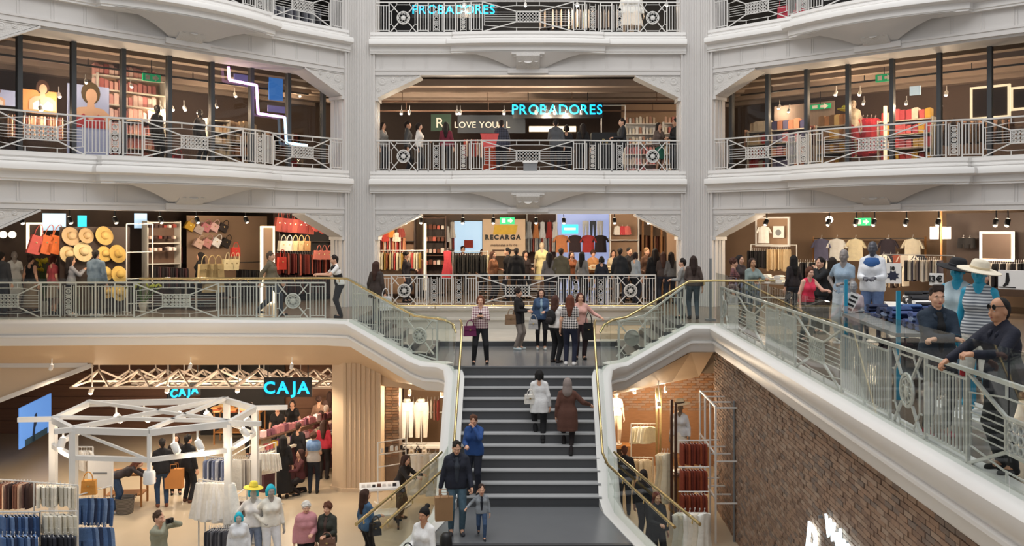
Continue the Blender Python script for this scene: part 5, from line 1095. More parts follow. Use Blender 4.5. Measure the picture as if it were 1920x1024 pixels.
# ------------------------------------------------------------------ level 2, central bay
T = panel('fitting_room_sign', 'dark sign board with glowing cyan letters reading PROBADORES', 'sign', FP('far', 962, 190, 2.6), FP('far', 1130, 222, 2.6), 'black', rz=None); letters(T, 'PROBADORES', .46, 'cyan', 0, T['h'] * .24, bold=.004)
b = MB(); b.box((-1, 0, T['h'] + .35), (.03, .03, .75)); b.build('hanger_rod', 'black', T); b = MB(); b.box((1, 0, T['h'] + .35), (.03, .03, .75)); b.build('hanger_rod', 'black', T)
T = panel('shop_sign', 'dark blue board lettered LOVE YOUR in thin white capitals', 'sign', FP('far', 858, 216, 3.6), FP('far', 985, 250, 3.6), mat('navy', '17222e', .6), rz=None); letters(T, 'LOVE YOUR L', .3, 'offwhite', -.3, T['h'] * .3)
T = panel('shop_sign', 'dark green board with a large pale letter', 'sign', FP('far', 808, 214, 3.8), FP('far', 846, 246, 3.8), mat('deepgreen', '1c3a2c', .6), rz=None); letters(T, 'R', .5, 'offwhite', 0, T['h'] * .2)
T = panel('light_box', 'bright white light box in the middle of the upper shop', 'light box', FP('far', 992, 237, 4.4), FP('far', 1080, 247, 4.4), 'warmglow', rz=None)
T = panel('counter_front', 'black counter with a small gold emblem in the upper shop', 'counter', FP('far', 1108, 250, 1.6), FP('far', 1160, 322, 1.6), 'black', .5, rz=None); letters(T, 'Pa', .2, 'gold', .0, T['h'] * .72, y=-.27)
fspots('far', 2.4, 208, [753, 768, 857, 863, 945, 1005, 1025, 1040, 1062, 1090], 'white track spotlight in the central upper shop', 85, 'white', 2)
for wi, z in ((2.4, ZL3 - 1.75), (3.4, ZL3 - 1.95)): ftrack('far', wi, z, 'brown')
q = FP('far', 1200, 322, 3.4); shelf_unit('brightly lit white shelf of small goods in the upper shop', (q.x, q.y, ZL2), 0, 1.15, 1.9, 6, 'white', back='warmglow' if False else 'white')
for k in range(6): packs('small pale product on the bright upper shelf', 'products on the bright upper shelf', (q.x, q.y - .05, ZL2 + .12 + .35 * k), 0, 1.05, 9, ['f2e6d4', 'e0c8ac', 'f8f2ea', 'c99a84'] if k > 2 else ['d88a90', 'f0dcd0', 'e8a8a8'], (.08, .14, .2), seed=40 + k, row=k)
q = FP('far', 1258, 322, 3.2); shelf_unit('narrow lit shelf beside the right arch of the upper shop', (q.x, q.y, ZL2), 0, .55, 1.9, 6, 'white', back='white')
for k in range(6): packs('small product on the narrow upper shelf', 'products on the narrow upper shelf', (q.x, q.y - .05, ZL2 + .12 + .35 * k), 0, .5, 4, ['f2e6d4', 'e0b8a0', 'd88a80'], (.08, .14, .2), seed=60 + k, row=k)
panel('wall_panel', 'plain tan wall panel above the bright upper shelf', 'panel', FP('far', 1165, 196, 4.0), FP('far', 1280, 236, 4.0), 'shopwall', rz=None)
T = rackframe('white metal frame left of the tan panel', FP('far', 1150, 322, 2.6).xy.to_3d() + Vector((0, 0, ZL2)), 0, .8, 2.4, 'frame_white', tiers=(1, .5))
hang_row('side', ['a8423a', 'd8c0a8', '5a3030', 'e8d8c8', '8a3a34'], 'garment on the rail behind the central upper railing', FP('far', 870, 262, 2.6), FP('far', 925, 262, 2.6), 14, 'garments behind the upper railing', .85, 0, stuff=True)
T = thing('promo_stand', 'pink red promotional stand behind the upper railing', 'stand', FP('far', 918, 322, 1.2).xy.to_3d() + Vector((0, 0, ZL2))); b = MB(); b.prism([(-.3, 1.3), (.3, 1.3), (.18, .85), (-.18, .85)], -.03, .03); b.build('card', cloth('e0605e'), T); b = MB(); b.box((0, 0, .43), (.04, .04, .86)); b.build('stem', 'steel', T); b = MB(); b.box((0, 0, .02), (.4, .3, .04)); b.build('foot', 'steel', T)
hang_row('dress', ['b04a34', 'c8603c'], 'dress hanging behind the promotional stand', FP('far', 912, 278, 1.9), FP('far', 932, 278, 1.9), 3, 'rust dresses', .7, 0)
T = thing('grey_box', 'grey box with a white lid standing at the middle of the upper railing', 'box', fpt('far', 5.32, -.1, ZL2), 0); b = MB(); b.box((0, 0, .13), (.42, .3, .26)); b.build('body', 'grey', T); b = MB(); b.box((0, 0, .29), (.46, .34, .06)); b.build('lid', 'white', T)
# level 3
T = panel('fitting_room_sign', 'glowing cyan PROBADORES sign behind the topmost railing', 'sign', FP('far', 772, 2, 2.2), FP('far', 932, 34, 2.2), 'black', rz=None); letters(T, 'PROBADORES', .42, 'cyan', 0, T['h'] * .24, bold=.002)
for i, x in enumerate((1176, 1192)): mannequin('mannequin in a white shirt behind the topmost railing, %s one' % ('left' if i == 0 else 'right'), FP('far', x, 62, 1.2).xy.to_3d() + Vector((0, 0, ZL3)), 0, 'c0a890', 1.7, top='long', tc='f0ece4', bot='skirt', bc='e8dccc')
hang_row('side', ['8a8078', 'd0b8a0', '3a3436', 'e8d8c4'], 'garment on the rail behind the topmost railing', FP('far', 1010, 20, 2.4), FP('far', 1160, 20, 2.4), 20, 'garments behind the topmost railing', .9, 0, stuff=True)
fspots('far', 2.0, 6, [870, 985, 1082, 1250], 'track spotlight behind the topmost railing', 45, 'white')
for x, y in ((1470, 12), (1500, 18)): bag('b83a4a', 'red bag behind the topmost right railing', FP('right', x, y, 1.2), -AR, .4, .5, group='red bags at the top right')
hang_row('side', ['3a3a40', '8a8a90', '5a5a64', 'c0c0c0'], 'garment behind the topmost left railing', FP('left', 500, 10, 1.8), FP('left', 600, 22, 1.8), 14, 'grey garments at the top left', .9, AL, stuff=True)

# more stock filling the shops
hang_row('side', ['2a1c1e', '5a3030', 'c8a090', '8a4a44', '1e181a'], 'garment on the dim rail behind the shoe shelf', FP('left', 283, 458, 4.8), FP('left', 348, 462, 4.8), 16, 'garments behind the shoe shelf', .8, AL, stuff=True)
hang_row('side', ['1d181a', '33262a', '4a2a2c', '2a2022'], 'garment on the low rail under the shoe shelf', FP('left', 285, 500, 3.0), FP('left', 350, 503, 3.0), 16, 'garments under the shoe shelf', .9, AL, stuff=True)
hang_row('side', ['6a2420', '8a3a30', '2a1a1a', 'b05a48', '401c1c'], 'garment on the rail below the lit cream bags', FP('left', 518, 474, 2.9), FP('left', 628, 480, 2.9), 24, 'garments below the cream bags', .95, AL)
hang_row('side', ['24181a', '3c2426', '50302c'], 'garment on the low rail near the column', FP('left', 520, 515, 2.8), FP('left', 628, 520, 2.8), 22, 'low garments near the column', .8, AL, stuff=True)
hang_row('side', ['1c1a1c', '2a2624', '14131a'], 'garment on the dark rail left of the tall mirror', FP('left', 448, 505, 3.4), FP('left', 488, 507, 3.4), 10, 'dark garments left of the mirror', .8, AL, stuff=True)
rackframe('dark clothes rail left of the tall mirror', FP('left', 468, 590, 3.4).xy.to_3d() + Vector((0, 0, ZL1)), AL, .9, 1.3, 'black')
hang_row('side', ['b03a34', 'e0d4c0', '7a2a28', 'd89068', 'f0e8dc'], 'garment on the wall rail by the left arch', FP('far', 706, 446, 3.2), FP('far', 760, 446, 3.2), 14, 'garments on the wall by the left arch', .7, 0, stuff=True)
hang_row('side', ['f0ece4', 'b04a44', 'd8ccc0', '3a2a2a', 'c89a80'], 'garment high on the wall right of the light bar', FP('far', 805, 440, 5.4), FP('far', 852, 440, 5.4), 12, 'garments right of the light bar', .8, 0, stuff=True)
hang_row('side', ['d8dce0', '9aa0a8', 'b05a50', 'e8e4e0'], 'garment on the middle of the white wall grid', FP('far', 990, 446, 5.6), FP('far', 1046, 446, 5.6), 14, 'garments in the middle of the grid', .75, 0, stuff=True)
hang_row('side', ['6a3a2c', '8a5a40', '3a2420', 'b08060'], 'garment on the wall near the wooden posts', FP('far', 1195, 440, 5.4), FP('far', 1246, 444, 5.4), 12, 'garments near the wooden posts', .9, 0, stuff=True)
hang_row('side', ['1b1a1e', '2c2a30', 'd8d0c4', '3a3438'], 'garment on the back rail behind the neon pink top', FP('right', 1490, 492, 3.0), FP('right', 1570, 492, 3.0), 18, 'garments behind the pink top', .85, -AR)
hang_row('side', ['17161a', '242228', 'cfc6ba', '1d1c20'], 'garment on the rail under the glowing mirror', FP('right', 1850, 494, 2.0), FP('right', 1925, 494, 2.0), 18, 'garments under the glowing mirror', .9, -AR)
hang_row('side', ['3a2c28', 'e2d6c2', '5a4a40', 'c0a888'], 'garment on the rail behind the dark-headed mannequin', FP('right', 1640, 500, 2.6), FP('right', 1700, 500, 2.6), 14, 'garments behind the scarf mannequin', .85, -AR, stuff=True)
q = FP('left', 455, 310, 2.6); shelf_unit('low lit shelf of cream goods left of the neon light', (q.x, q.y, ZL2), AL, 1.0, 1.3, 4, 'offwhite', back='brown')
for k in range(4): packs('cream pack on the low shelf by the neon light', 'cream packs by the neon', (q.x, q.y, ZL2 + .13 + .38 * k), AL, .9, 6, ['f0d8b8', 'd8a888', 'e8c8a8', 'b06a50'], (.13, .16, .24), seed=90 + k, row=k)
hang_row('side', ['b89078', 'e8d4bc', '7a4a40', 'd0a890'], 'garment on the rail below the posters at the far left', FP('left', 10, 215, 3.2), FP('left', 115, 222, 3.2), 20, 'garments below the posters', .85, AL, stuff=True)
hang_row('side', ['c8a08a', '5a4038', '8a5c4c', 'e0c8b0', '3a2c2a'], 'garment on the rail at the left end behind the right glazing', FP('right', 1400, 245, 3.0), FP('right', 1470, 240, 3.0), 14, 'garments at the left end, right glazing', .9, -AR, stuff=True)
hang_row('side', ['7a3a34', 'c0907a', '40302c', 'd8b8a0'], 'garment on the rail between the right glazed shelves', FP('right', 1500, 238, 2.8), FP('right', 1600, 232, 2.8), 18, 'garments between the right shelves', .9, -AR, stuff=True)
T = panel('wall_screen', 'tall grey curtain panel behind the right glazing', 'panel', FP('right', 1452, 200, 3.9), FP('right', 1565, 300, 3.9), mat('curtain', '8a7a70', .8, var=.2, scale=3, stretch=(6, 1, .3)), rz=None)
for i, (x, y, wi) in enumerate(((245, 158, 1.9), (160, 150, 1.5), (405, 196, 1.7), (1480, 205, 1.4), (1620, 190, 1.3), (1700, 190, 1.3))): spot(FP('left' if x < 900 else 'right', x, y, wi), 'extra spotlight added to brighten the stock behind the upper glazing', AL if x < 900 else -AR, 60, 'white', 'added spotlights behind the glazing', s=.8)  # extra lamps, added only to make the stock behind the glazing brighter
o = STUFF.build('clothes_on_rails', STUFFM, smooth=50); o['kind'] = 'stuff'; tag(o, 'garments crowded on the distant rails of the upper shops', 'clothes')
# ------------------------------------------------------------------ ground floor, left hall
YB = 36.0
b = MB(); b.mm(-24, -4.2, 31.5, 31.7, 0, 4.2); struct('wall_hall', b, mat('wood_wall', '6e4c38', .7, var=.25, scale=4, stretch=(.3, .3, 6)))
b = MB(); b.mm(-4.3, -4.0, 25.4, 31.5, 0, 4.2); struct('wall_hall_side', b, 'shopwall_dark')
for z in range(9):                                           # wooden boarding on the hall wall
    b = MB(); b.box((-13, 31.47, .25 + z * .42), (20, .05, .38)); b.build('board', 'wood_wall', bpy.data.objects['wall_hall'])
b = MB(); b.mm(-24, -4.2, YW + .3, 36, 4.1, 4.2); struct('ceiling_hall', b, 'ceil_dark')
# space-frame trusses under the hall ceiling
bm_ = MB(); hs = .55; bm_.bar((-hs, -hs, 0), (hs, -hs, 0), .05); tr_h = None
def truss_cell(T, x, y, z):
    top = (x, y, z + .42)
    for k, (dx, dy) in enumerate(((-hs, -hs), (hs, -hs), (hs, hs), (-hs, hs))):
        o = obj('strut', STRUT, 'truss', T, (x + dx, y + dy, z), (0, 0, math.atan2(-dy, -dx)))
    for dx, dy, r in ((0, -hs, 0), (0, hs, 0), (-hs, 0, PI / 2), (hs, 0, PI / 2)): obj('chord', CHORD, 'truss', T, (x + dx, y + dy, z), r)
mat('truss', 'd9c9bb', .5, var=.06)
b = MB(); b.bar((0, 0, 0), (hs * math.sqrt(2), 0, .42), .05); STRUT = b.mesh('strut'); b = MB(); b.bar((-hs, 0, 0), (hs, 0, 0), .05); CHORD = b.mesh('chord')
for j, yy in enumerate((26.2, 28.2, 30.2)):
    T = thing('space_frame', 'white space-frame truss under the hall ceiling, %s row' % ('nearest', 'middle', 'farthest')[j], 'truss', (-8.8, yy, (2.62, 2.3, 2.05)[j]))
    for i in range(7): truss_cell(T, -3.6 + i * 1.15, 0, 0)
    for i in (0, 3, 6): hz_ = 4.1 - T.location.z - .4; b = MB(); b.box((0, 0, hz_ / 2), (.03, .03, hz_)); b.build('hanging_rod', 'truss', T, (-3.6 + i * 1.15, 0, .4))
hl = 'white spotlight under the truss in the cash desk hall'
for i, (x, y) in enumerate(((-12.5, 26.0), (-10.4, 26.2), (-8.4, 26.3), (-6.6, 26.3), (-11, 29), (-8.5, 29.2), (-6, 29))): spot((x, y, 2.55 if y < 27 else 2.2), hl, 0, 80, 'white', hl, s=1.3, drop=4.12 - (2.55 if y < 27 else 2.2))
for x, y in ((-12.6, 20.5), (-9.0, 22.0), (-6.3, 22.8)):   # downlights in the soffit over the left aisle
    spot((x, 24.2 if x > -12 else 24.0, 3.5), 'recessed downlight in the beige soffit over the left aisle', 0, 260, 'white', 'recessed downlights in the soffit', down=True)
def sign_caja(label, p, rz, size, wd):
    T = thing('cash_desk_sign', label, 'sign', p, rz); b = MB(); b.box((0, 0, size * .35), (wd, .06, size * 1.15)); b.build('board', 'black', T); letters(T, 'CAJA', size, 'cyan', 0, 0, -.05, bold=.012)
    for x in (-wd * .42, wd * .42): hr = 4.1 - p.z - size * .9; b = MB(); b.box((x, 0, size * .9 + hr / 2), (.025, .025, hr)); b.build('hanging_rod', 'black', T)
sign_caja('glowing cyan CAJA sign hanging in front of the cash desk', P(540, 737, 25.6), 0, .47, 1.35)
sign_caja('small tilted cyan CAJA sign far back among the trusses', P(345, 741, 28.5), 1.0, .36, 1.2)
# sloping cash desk counter with sweets
T = thing('cash_desk', 'long dark cash desk counter with sweets on top', 'counter', (-6.35, 26.6, 0), 1.12); b = MB(); b.box((0, 0, .5), (4.6, .55, 1.0)); b.build('body', mat('plum', '4a2a34', .6, var=.2), T); b = MB(); b.box((0, -.28, 1.02), (4.6, .1, .06)); b.build('rail', 'offwhite', T); b = MB(); b.box((0, 0, 1.4), (4.4, .3, .04)); b.build('upper_shelf', 'brown', T)
packs('sweet packet along the sloping cash desk', 'sweets on the cash desk', (-6.35, 26.55, 1.06), 1.12, 4.3, 26, ['d8a8b0', 'c86a6a', 'e8dcc8', '8a5a90', 'd8b04a'], (.12, .14, .16), seed=70); packs('sweet bag on the upper cash desk shelf', 'sweets on the upper cash desk shelf', (-6.35, 26.55, 1.43), 1.12, 4.2, 24, ['b87a80', '7a4a5a', 'e0c0c0'], (.13, .14, .18), seed=71)
T = panel('wall_screen', 'blue video screen on the wooden wall at far left', 'screen', P(36, 766, 27.0), P(95, 808, 29.5), 'screen_blue', rz=None)
b = MB(); b.prism([(-.4, .0), (-.15, 0), (-.1, .4), (.1, .6), (.0, .85), (-.15, .8), (-.25, .45)], -.03, -.024); b.build('screen_figure', cloth('2a3f66'), T); b = MB(); b.mm(-.9, .9, -.03, -.024, .0, .2); b.build('screen_shade', cloth('3c5f7a'), T)
panel('door_panel', 'dark doorway with shelves at the back of the hall', 'doorway', (-11.3, 31.3, 2.6), (-8.4, 31.3, 0), 'dark', rz=None)
q = Vector((-9.6, 30.2, 0)); stack_table('wooden table with folded clothes at the back of the hall', q, 0, 1.6, .7, 1.1, 'wood', 'wood'); folded('folded garment on the wooden table at the back', 'clothes on the back table', (q.x, q.y, 1.1), 0, ['d89a5a', 'b8603a', 'e8c890'], 5, 2, .3, .3, 30)
# ------------------------------------------------------------------ the white hexagonal kiosk frame
K = thing('display_kiosk', 'large white hexagonal steel display frame with spotlights', 'display frame', (-8.6, 19.9, 0)); kz = 3.02
hx = [(-2.35, -.3), (-1.55, -1.75), (1.0, -1.3), (2.1, -.2), (1.45, 1.55), (-1.2, 1.75)]
hx = [(p.x + 8.6, p.y - 19.9) for p in (P(100, 802, 19.4), P(138, 800, 18.4), P(280, 815, 18.2), P(428, 792, 19.0), P(478, 762, 20.6), P(425, 748, 21.6), P(165, 748, 21.2))]
n = len(hx); pb = MB(); pb.box((0, 0, kz / 2), (.13, .13, kz)); pm = pb.mesh('post')
for i in range(n):
    a, c = hx[i], hx[(i + 1) % n]
    for z, wd in ((kz, .13), (kz - .55, .09)):
        if z < kz and i in (4, 5): continue
        b = MB(); b.bar((*a, z), (*c, z), .1, wd); b.build('ring_beam', 'frame_white', K)
    if i not in (2, 6): obj('post', pm, 'frame_white', K, (*a, 0))
    b = MB(); b.bar((*a, kz), (*c, kz - .55 if i % 2 else kz + .0), .05); b.build('brace', 'frame_white', K)
for i, j in ((0, 3), (1, 5), (2, 5), (6, 3)): b = MB(); b.bar((*hx[i], kz + .06), (*hx[j], kz + .06), .09, .07); b.build('cross_beam', 'frame_white', K)
for i in (0, 1, 3, 4): d = Vector(hx[i]).normalized() * .75; b = MB(); b.bar((*hx[i], kz + .02), (hx[i][0] + d.x, hx[i][1] + d.y * .3, kz + .02), .09, .1); b.build('outrigger', 'frame_white', K)
for i, t in ((4, .3), (4, .55), (5, .15), (5, .35), (5, .6), (5, .8), (2, .3), (2, .6), (3, .5), (0, .5)):
    a, c = hx[i], hx[(i + 1) % n]; x, y = a[0] + (c[0] - a[0]) * t, a[1] + (c[1] - a[1]) * t; spot((x - 8.6, y + 19.9, kz - .28), 'white box spotlight under the kiosk ring', .5 * i, 26 if t > .4 else 0, 'white', 'kiosk spotlights', s=1.5)
b = MB(); b.tube([(0, 0, 0), (0, 0, -.75)], .05, 8); b.lathe([(.1, -.75), (.12, -.8), (.12, -1.0), (.08, -1.02)], n=10); tag(b.build('pendant_camera', 'white', None, (hx[2][0] - 8.6, hx[2][1] + 19.9, kz - .02), smooth=40), 'white pendant camera hanging at the front corner of the kiosk', 'camera')
b = MB(); tag(panel('poster', 'white advertising panel inside the kiosk', 'poster', P(165, 860, 19.6), P(212, 914, 19.6), 'white', rz=None), 'white advertising panel inside the kiosk', 'poster'); T = [o for o in bpy.data.objects if o.get('label') == 'white advertising panel inside the kiosk'][0]; b = MB(); b.mm(-.15, .15, -.035, -.022, .3, .33); b.build('small_print', 'grey', T)
K2 = thing('display_kiosk', 'second white display frame cut by the left picture edge', 'display frame', (-11.6, 18.0, 0)); 
for z in (2.68, 2.15): b = MB(); b.bar((-2, -.2, z), (.75 if z < 2.5 else .2, .35, z + .02), .1, .2); b.build('ring_beam', 'frame_white', K2)
obj('post', pm, 'frame_white', K2, (.1, .3, -.35)); 
for i in range(3): spot((-12.4 + i * .55, 18.1 + .1 * i, 1.98), 'white box spotlight on the left edge display frame', .2, 14, 'white', 'spotlights at the left edge', s=1.4)
# clothes racks round the kiosk
def rackrow(kind, cols, label, group, x0, x1, y, d0, d1, n, sc=.95, rzz=None, seed=0, frame=True):
    a, c = P(x0, y, d0), P(x1, y, d1)
    if kind in ('shorts', 'jeans', 'tee', 'blouse') and rzz is None: rzz = math.atan2(c.y - a.y, c.x - a.x) - .75; n = int(n * 1.5)
    hang_row(kind, cols, label, a, c, n, group, sc, rzz, True, .18, seed)
    if frame and a.z > .4: m = (a + c) / 2; d = c - a; rackframe('steel rail under ' + group, (m.x, m.y, 0), math.atan2(d.y, d.x), d.to_2d().length + .1, a.z + .08)
BL = ['denim:5b7fb4-34507e', 'denim:3a5a8c-243a5e', 'denim:8aa4cc-5a78a4', 'denim:2c3f66-1b2740']
rackrow('shorts', ['d8d2c4', 'e6e0d2', 'c9c2b2'], 'shorts on the upper rail at the left edge', 'upper shorts at the left', 68, 142, 912, 18.2, 18.0, 6, .9, seed=1)
rackrow('shorts', BL, 'denim shorts on the second rail at the left edge', 'denim shorts at the left', 2, 70, 968, 17.8, 17.8, 7, .9, seed=2)
rackrow('shorts', ['d9d3c2', 'e3dccb'], 'shorts on the second rail beside the kiosk post', 'second row of pale shorts', 80, 140, 966, 17.8, 17.8, 5, .9, seed=3)
rackrow('shorts', ['1b1d28', '23252f', '2c2f3c'], 'shorts on the lowest rail at the kiosk post', 'lowest dark shorts', 78, 140, 1006, 17.5, 17.5, 5, .9, seed=4, frame=False)
rackrow('shorts', BL, 'shorts on the lowest rail in the left corner', 'lowest denim shorts', 0, 70, 1006, 17.4, 17.4, 6, .9, seed=5, frame=False)
rackrow('side', ['3a2622', '6a4030', '8a5a44', 'c9a890', '50302a'], 'garment at the top left kiosk', 'brown garments at the left edge', -5, 60, 906, 18.6, 18.4, 11, .7, seed=6)
rackrow('jeans', BL, 'jeans on the rail right of the kiosk post', 'jeans right of the post', 150, 205, 935, 18.6, 19.2, 6, .55, seed=7)
rackrow('shorts', BL, 'denim shorts on the low rail right of the kiosk post', 'denim shorts right of the post', 150, 200, 990, 18.3, 18.7, 5, .95, seed=8, frame=False)
rackrow('tee', ['ece6dc', 'd9d0c4', 'c8beb2'], 'top hanging inside the kiosk above the jeans', 'tops above the jeans', 150, 170, 845, 19.8, 19.8, 3, .7, seed=9)
bag('d99a4a', 'orange straw bag under the white advertising panel', P(167, 900, 18.8), .2, .3, .3)
rackrow('skirt', ['efece6', 'f4f2ee', 'e6e2da'], 'pleated skirt on the round rail by the kiosk', 'white skirts', 376, 432, 906, 19.3, 19.0, 7, 1.05, seed=10)
rackrow('side', ['8a94b0', '5a6484', 'c0c4d0', '3a4056'], 'top on the rail above the white skirts', 'blue grey tops', 388, 428, 862, 19.9, 19.7, 10, .72, seed=11)
rackrow('side', ['2c2c34', '4a4a52', '3a3a40', '6a6a70'], 'garment on the low rail under the white skirts', 'dark garments under the skirts', 390, 430, 994, 18.6, 18.5, 10, .8, seed=12, frame=False)
rackrow('side', ['d8d4cc', 'a8a29a', 'e8e4de', '7a7470', 'c0b8b0'], 'garment on the rail right of the kiosk post', 'pale garments by the mannequins', 435, 476, 862, 20.4, 21.6, 12, .95, seed=13)
rackrow('side', ['5a4a44', 'b0a8a0', '8a8078', '3a3432'], 'garment on the lower rail beside the mannequins', 'lower garments by the mannequins', 438, 462, 940, 19.6, 20.4, 9, .95, seed=14)
rackrow('blouse', ['f0ece4', 'e6e0d6'], 'blouse on the rail behind the mannequins', 'white blouses', 478, 515, 850, 22.6, 23.4, 5, .8, seed=15)
# mannequins with turquoise heads
def cap_(T, c, z, r=.105): b = MB(); b.lathe([(r, 0), (r * 1.02, .04), (r * .85, .1), (r * .45, .14), (0, .15)], (0, .01, z), 14); b.build('turquoise_wig', cloth(c), T, smooth=60)
q = PF(470, 1075, 0); T = mannequin('mannequin with a yellow hat and white jacket beside the kiosk post', (q.x, 18.9, 0), .25, 'b8b2aa', 1.75, top='long', tc='eae8e6', bot='jeans', bc='denim:8d99ad-5c6880', ra='hip', hair='bob', hc='25b6cf')
hat('e6d24a', 'yellow hat on the mannequin beside the kiosk post', (T.location.x, T.location.y, 1.72), (0, .1, 0), .2, None, 'c9b438')
T = mannequin('second mannequin beside the kiosk, turquoise hair and pale grey outfit', (q.x - .05, 18.1, 0), .25, 'b8b2aa', 1.45, top='jacket', tc='dfe1e4', bot='jeans', bc='d8d8dc', hair='bob', hc='25b6cf')
T = mannequin('mannequin with turquoise hair in cream blouse and shorts, nearest the pillar', (P(508, 900, 18.9).x, 18.9, 0), .5, 'a39c95', 1.78, top='blouse' if False else 'long', tc='ece8dc', bot='shorts', bc='dfe0e2', ra='hip', hair='bob', hc='25b6cf')
# basket, bag and floor
T = thing('laundry_basket', 'round grey woven basket on the hall floor', 'basket', PF(234, 962, 0)); b = MB(); b.lathe([(.18, 0), (.2, .02), (.23, .38), (.25, .4), (.22, .4), (.2, .05), (0, .04)], n=18); b.build('body', cloth('stripe:8a8580-4c4844'), T, smooth=50)
for s in (-1, 1): b = MB(); b.tube([(s * .24, -.08, .36), (s * .27, -.08, .46), (s * .27, .08, .46), (s * .24, .08, .36)], .012, 5); b.build('handle', 'dark_brown', T)
q = PF(212, 968, 0); stack_table('wooden bench table beside the woven basket', (q.x - .1, 23.4, 0), .1, 1.0, .6, .85, 'wood', 'wood')
# ------------------------------------------------------------------ recess under the left flight
b = MB(); b.mm(-3.97, -3.58, 25.2, 25.8, 0, 3.2); o = struct('wall_recess_brick', None); rb2 = MB(); rb2.box((0, 0, 0), (.22, .03, .06)); bm2 = rb2.mesh('brick'); rb3 = MB(); rb3.box((0, 0, 0), (.17, .03, .06)); bm3 = rb3.mesh('brick'); b.build('mortar_backing', 'mortar', o)
for r in range(28):
    for c in range(2): obj('brick', bm3, 'brick%d' % ((r * 3 + c * 2) % 5), o, (-3.875 + c * .185 + (.02 if r % 2 else 0), 25.19, .8 + r * .075))
q = P(785, 835, 26.0); T = thing('mannequin_shelf', 'white lit shelf carrying trouser mannequins under the left flight', 'shelf', (q.x + .05, 26.2, 0)); b = MB(); b.box((0, 0, q.z - .05), (1.5, .5, .07)); b.build('board', 'white', T); 
for x in (-.7, .7): b = MB(); b.box((x, 0, q.z / 2 - .05), (.05, .4, q.z - .1)); b.build('leg', 'frame_white', T)
for i, x in enumerate((763, 790)):
    p = P(x, 832, 26.2); T = thing('trouser_mannequin', 'half mannequin in %s trousers on the lit shelf' % ('white wide', 'pale slim')[i], 'mannequin', p, .2); obj('trousers', garment_mesh('pants', i), cloth(('f4f0e8', 'e2d6c6')[i]), T, (0, 0, 1.2)); b = MB(); b.lathe([(.1, 1.2), (.12, 1.25), (.09, 1.3)], n=10); b.build('waist', 'offwhite', T); b = MB(); b.lathe([(.16, 0), (.16, .02), (0, .03)], n=12); b.build('stand', 'steel', T); b = MB(); b.tube([(0, 0, .02), (0, 0, 1.22)], .015, 6); b.build('pole', 'steel', T)
rackframe('white grid rail behind the trouser mannequins', (P(800, 800, 27).x, 27, 0), 0, 1.5, 2.75, 'frame_white', tiers=(1, .6))
hang_row('side', ['8a3a34', 'd8c8b8', 'f0e8dc', 'a87060'], 'garment on the grid rail under the left flight', P(765, 750, 27), P(825, 750, 27), 9, 'garments under the left flight', .8, 0)
for i in range(5): bag('2a2022' if i % 2 else 'e8e0d4', 'small bag hanging below the lit shelf under the left flight, %s from left' % ORD[i], P(748 + i * 12, 842, 26.0), 0, .15, .16, group='bags below the lit shelf')
hang_row('dress', ['f0e8dc', 'e8dccc', 'd8cdb8'], 'dress on the rail beside the stairs', P(775, 850, 23.4), P(822, 850, 22.6), 4, 'pale dresses beside the stairs', .9, .3); rackframe('rail of pale dresses beside the left stair glass', (P(798, 900, 23).x, 23, 0), -.3, 1.0, 1.35)
q = PF(712, 975, 0); stack_table('small white table of jewellery by the beige pillar', (P(712, 912, 21.6).x, 21.6, 0), .2, .95, .6, 1.0, 'white', 'dark_brown'); packs('small dark trinket on the white table by the pillar', 'trinkets on the white table', (P(712, 912, 21.6).x, 21.5, 1.0), .2, .85, 7, ['2a2426', 'd8d0c8', '6a4a3a'], (.08, .1, .05), seed=81)
rackframe('slim white stand with jewellery beside the pillar', (P(735, 905, 23.6).x, 23.6, 0), .6, .8, 1.6, 'frame_white', tiers=(1, .8, .6)); packs('small necklace card on the slim white stand', 'cards on the slim stand', (P(735, 880, 23.55).x, 23.5, 1.35), .6, .7, 5, ['2a2426', 'f0ece6'], (.08, .02, .12), seed=82)
spot((-3.3, 25.3, 2.6), 'spotlight over the trouser mannequins under the left flight', 0, 70, 'white', 'spotlight under the left flight'); spot((-2.4, 25.3, 2.55), 'spotlight next to the stair wall under the left flight', 0, 70, 'white', 'spotlight under the left flight')
# ------------------------------------------------------------------ ground floor, right shop under the right flight
b = MB(); b.mm(1.72, 7.0, 27.2, 27.35, 0, 4.2); struct('wall_right_shop', b, mat('warm_brick', '9a6f4c', .8, var=.25, scale=5, stretch=(1, 1, 5)))
for r in range(16):
    for c in range(15): obj('brick', bm2, ('brick0', 'brick1', 'warm_brick')[(r * 2 + c) % 3], bpy.data.objects['wall_right_shop'], (1.9 + c * .25 + (.12 if r % 2 else 0), 27.19, 1.7 + r * .075))
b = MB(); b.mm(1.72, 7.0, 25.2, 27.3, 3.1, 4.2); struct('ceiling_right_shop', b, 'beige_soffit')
for x, y, pw in ((2.1, 25.4, 60), (3.0, 25.6, 70), (3.9, 25.8, 60), (3.4, 23.6, 45)): spot((x, y, 2.6), 'warm spotlight in the shop under the right flight', 0, pw, 'white', 'spotlights under the right flight', drop=.6)
q = P(1155, 832, 26.2); T = mannequin('headless mannequin in pale trousers under the right flight', (q.x, 26.2, q.z), 0, 'd8c4b0', 1.55, top='tee', tc='fff6ea', bot='jeans', bc='e0cdb4')
T = thing('display_plinth', 'low shelf under the pale trouser mannequin', 'plinth', (q.x, 26.2, 0)); b = MB(); b.box((0, 0, q.z - .06), (.8, .5, .08)); b.build('board', 'wood', T); b = MB(); b.box((0, 0, (q.z - .1) / 2), (.5, .35, q.z - .12)); b.build('block', 'dark_brown', T)
